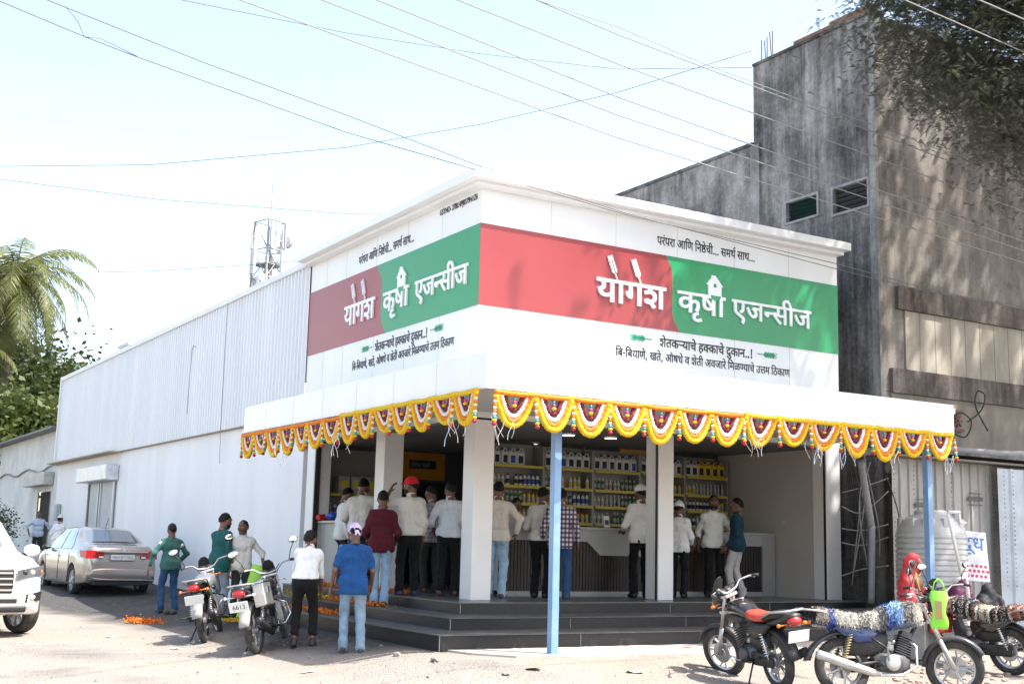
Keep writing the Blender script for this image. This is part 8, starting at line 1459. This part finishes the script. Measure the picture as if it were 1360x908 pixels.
# on the steps and inside the shop
p=onp(503,801,0,8.02); p=(8.02,p.y,ZS2); stand('man in maroon shirt and pale blue jeans standing on the second step',p,4,653,shirt=C['maroon'],pants=C['pjean'],shoes=LB,skin=1,rh=(.05,.2,-.36),lh=(.05,.22,-.36),hem=.14,lf=(-.075,.03,0),rf=(.075,-.02,0),head=(10,8))
stand('tall man in cream shirt with dark trousers leaning at the left counter, back turned',at_y(478,700,19.2,ZF),14,634,shirt=C['offwhite'],pants=C['black'],shoes=LB,skin=1,hem=.05,lean=8,head=(-10,14),rh=(.06,.28,-.30),lh=(.06,.24,-.34),build=1.12)
stand('bearded man in white shirt seen in profile at the left counter, half hidden',at_y(455,700,20.4,ZF),70,648,shirt=C['white'],pants=C['dgrey'],shoes=LB,skin=0,moust=1,beard=1,head=(0,18))
stand('man in red cap and cream shirt raising his hand to the cap brim',fl(545,17.0),-12,636,shirt=C['offwhite'],pants=C['black'],shoes=LBL,skin=1,hat=('cap',C['red']),lh=(.14,.20,.16),lhint=(1,.2,-.5),rh=(.05,.05,-.5),head=(48,0),hem=.06,lean=1,beard=1,lf=(-.13,.0,0),rf=(.10,.03,0))
stand('man in grey checked shirt standing behind the red capped man',fl(574,18.0),-20,646,shirt=plaid('grey_check',(.38,.38,.40),(.28,.28,.31),(.2,.2,.23)),pants=C['dgrey'],shoes=LBR,skin=1,head=(30,10),rh=(.05,.08,-.5))
stand('man in bluish white shirt and black trousers left of the corner column, back turned',fl(597,16.95),6,641,shirt=C['bluewhite'],sleeve='roll',pants=C['black'],shoes=LBR,skin=1,hem=.06,head=(28,4),lh=(.10,.18,-.36),rh=(.06,.2,-.36),build=1.08,lf=(-.12,-.03,0),rf=(.1,.05,0))
stand('man in beige shirt and faded jeans, hand on hip, right of the corner column',fl(660,16.25),10,640,shirt=C['beige'],sleeve='long',pants=C['pjean'],shoes=LBR,skin=1,rh=(.13,.04,-.40),rhint=(1,-.6,0),lh=(.05,.2,-.3),hem=.10,lean=7,head=(12,8))
stand('shopkeeper in grey white shirt bending over the counter, facing out',fl(681,17.42),165,668,shirt=C['lgrey'],pants=C['dgrey'],shoes=LB,skin=1,lean=14,head=(10,18),lh=(.02,.3,-.3),rh=(.02,.3,-.3))
stand('man in cream shirt and black trousers at the counter left of the blue post',fl(719,16.30),16,648,shirt=C['offwhite'],pants=C['black'],shoes=LB,skin=1,hem=.05,lh=(.04,.26,-.30),rh=(.05,.22,-.34),head=(-6,6),lean=4)
stand('man in plaid shirt and jeans half hidden behind the blue post',fl(745,15.95),2,650,shirt=plaid('plaid_shirt',(.55,.53,.55),(.16,.10,.16),(.035,.03,.05)),pants=C['jean'],shoes=LGR,skin=1,hem=.15,lh=(.12,.1,-.45),rh=(.1,.06,-.48),build=1.08)
stand('man in white peaked cap and white shirt at the counter, left of the middle pillar',fl(852,16.25),-18,646,shirt=C['white'],pants=C['black'],shoes=LB,skin=1,hat=('cap',C['white']),hem=.10,lh=(.05,.26,-.32),rh=(.05,.2,-.38),head=(14,4),lf=(-.12,-.02,0),rf=(.1,.03,0))
stand('man in white cap and white shirt mostly hidden by the middle pillar',fl(901,16.30),10,668,shirt=C['white'],pants=C['black'],shoes=LB,skin=1,hat=('cap',C['white']),hem=.12,lh=(.05,.22,-.36),rh=(.05,.2,-.40),head=(-8,6))
stand('man in white shirt facing out with a hand in his pocket, against the counter',fl(948,16.42),176,659,shirt=C['white'],sleeve='roll',pants=C['black'],shoes=LB,skin=1,moust=1,beard=1,hem=.10,lh=(.10,.12,-.44),lhint=(1,-.4,0),rh=(.12,.10,-.46),lean=-2,head=(-4,2))
stand('man in dark teal shirt and pale grey trousers in profile by the right wall',fl(979,16.10),-78,663,shirt=C['navy'],pants=C['lgrey'],shoes=LBR,skin=1,moust=1,hem=.14,lh=(.05,.14,-.46),rh=(.05,.16,-.46),lean=0,head=(14,0),lf=(-.08,.08,0),rf=(.08,-.08,0))
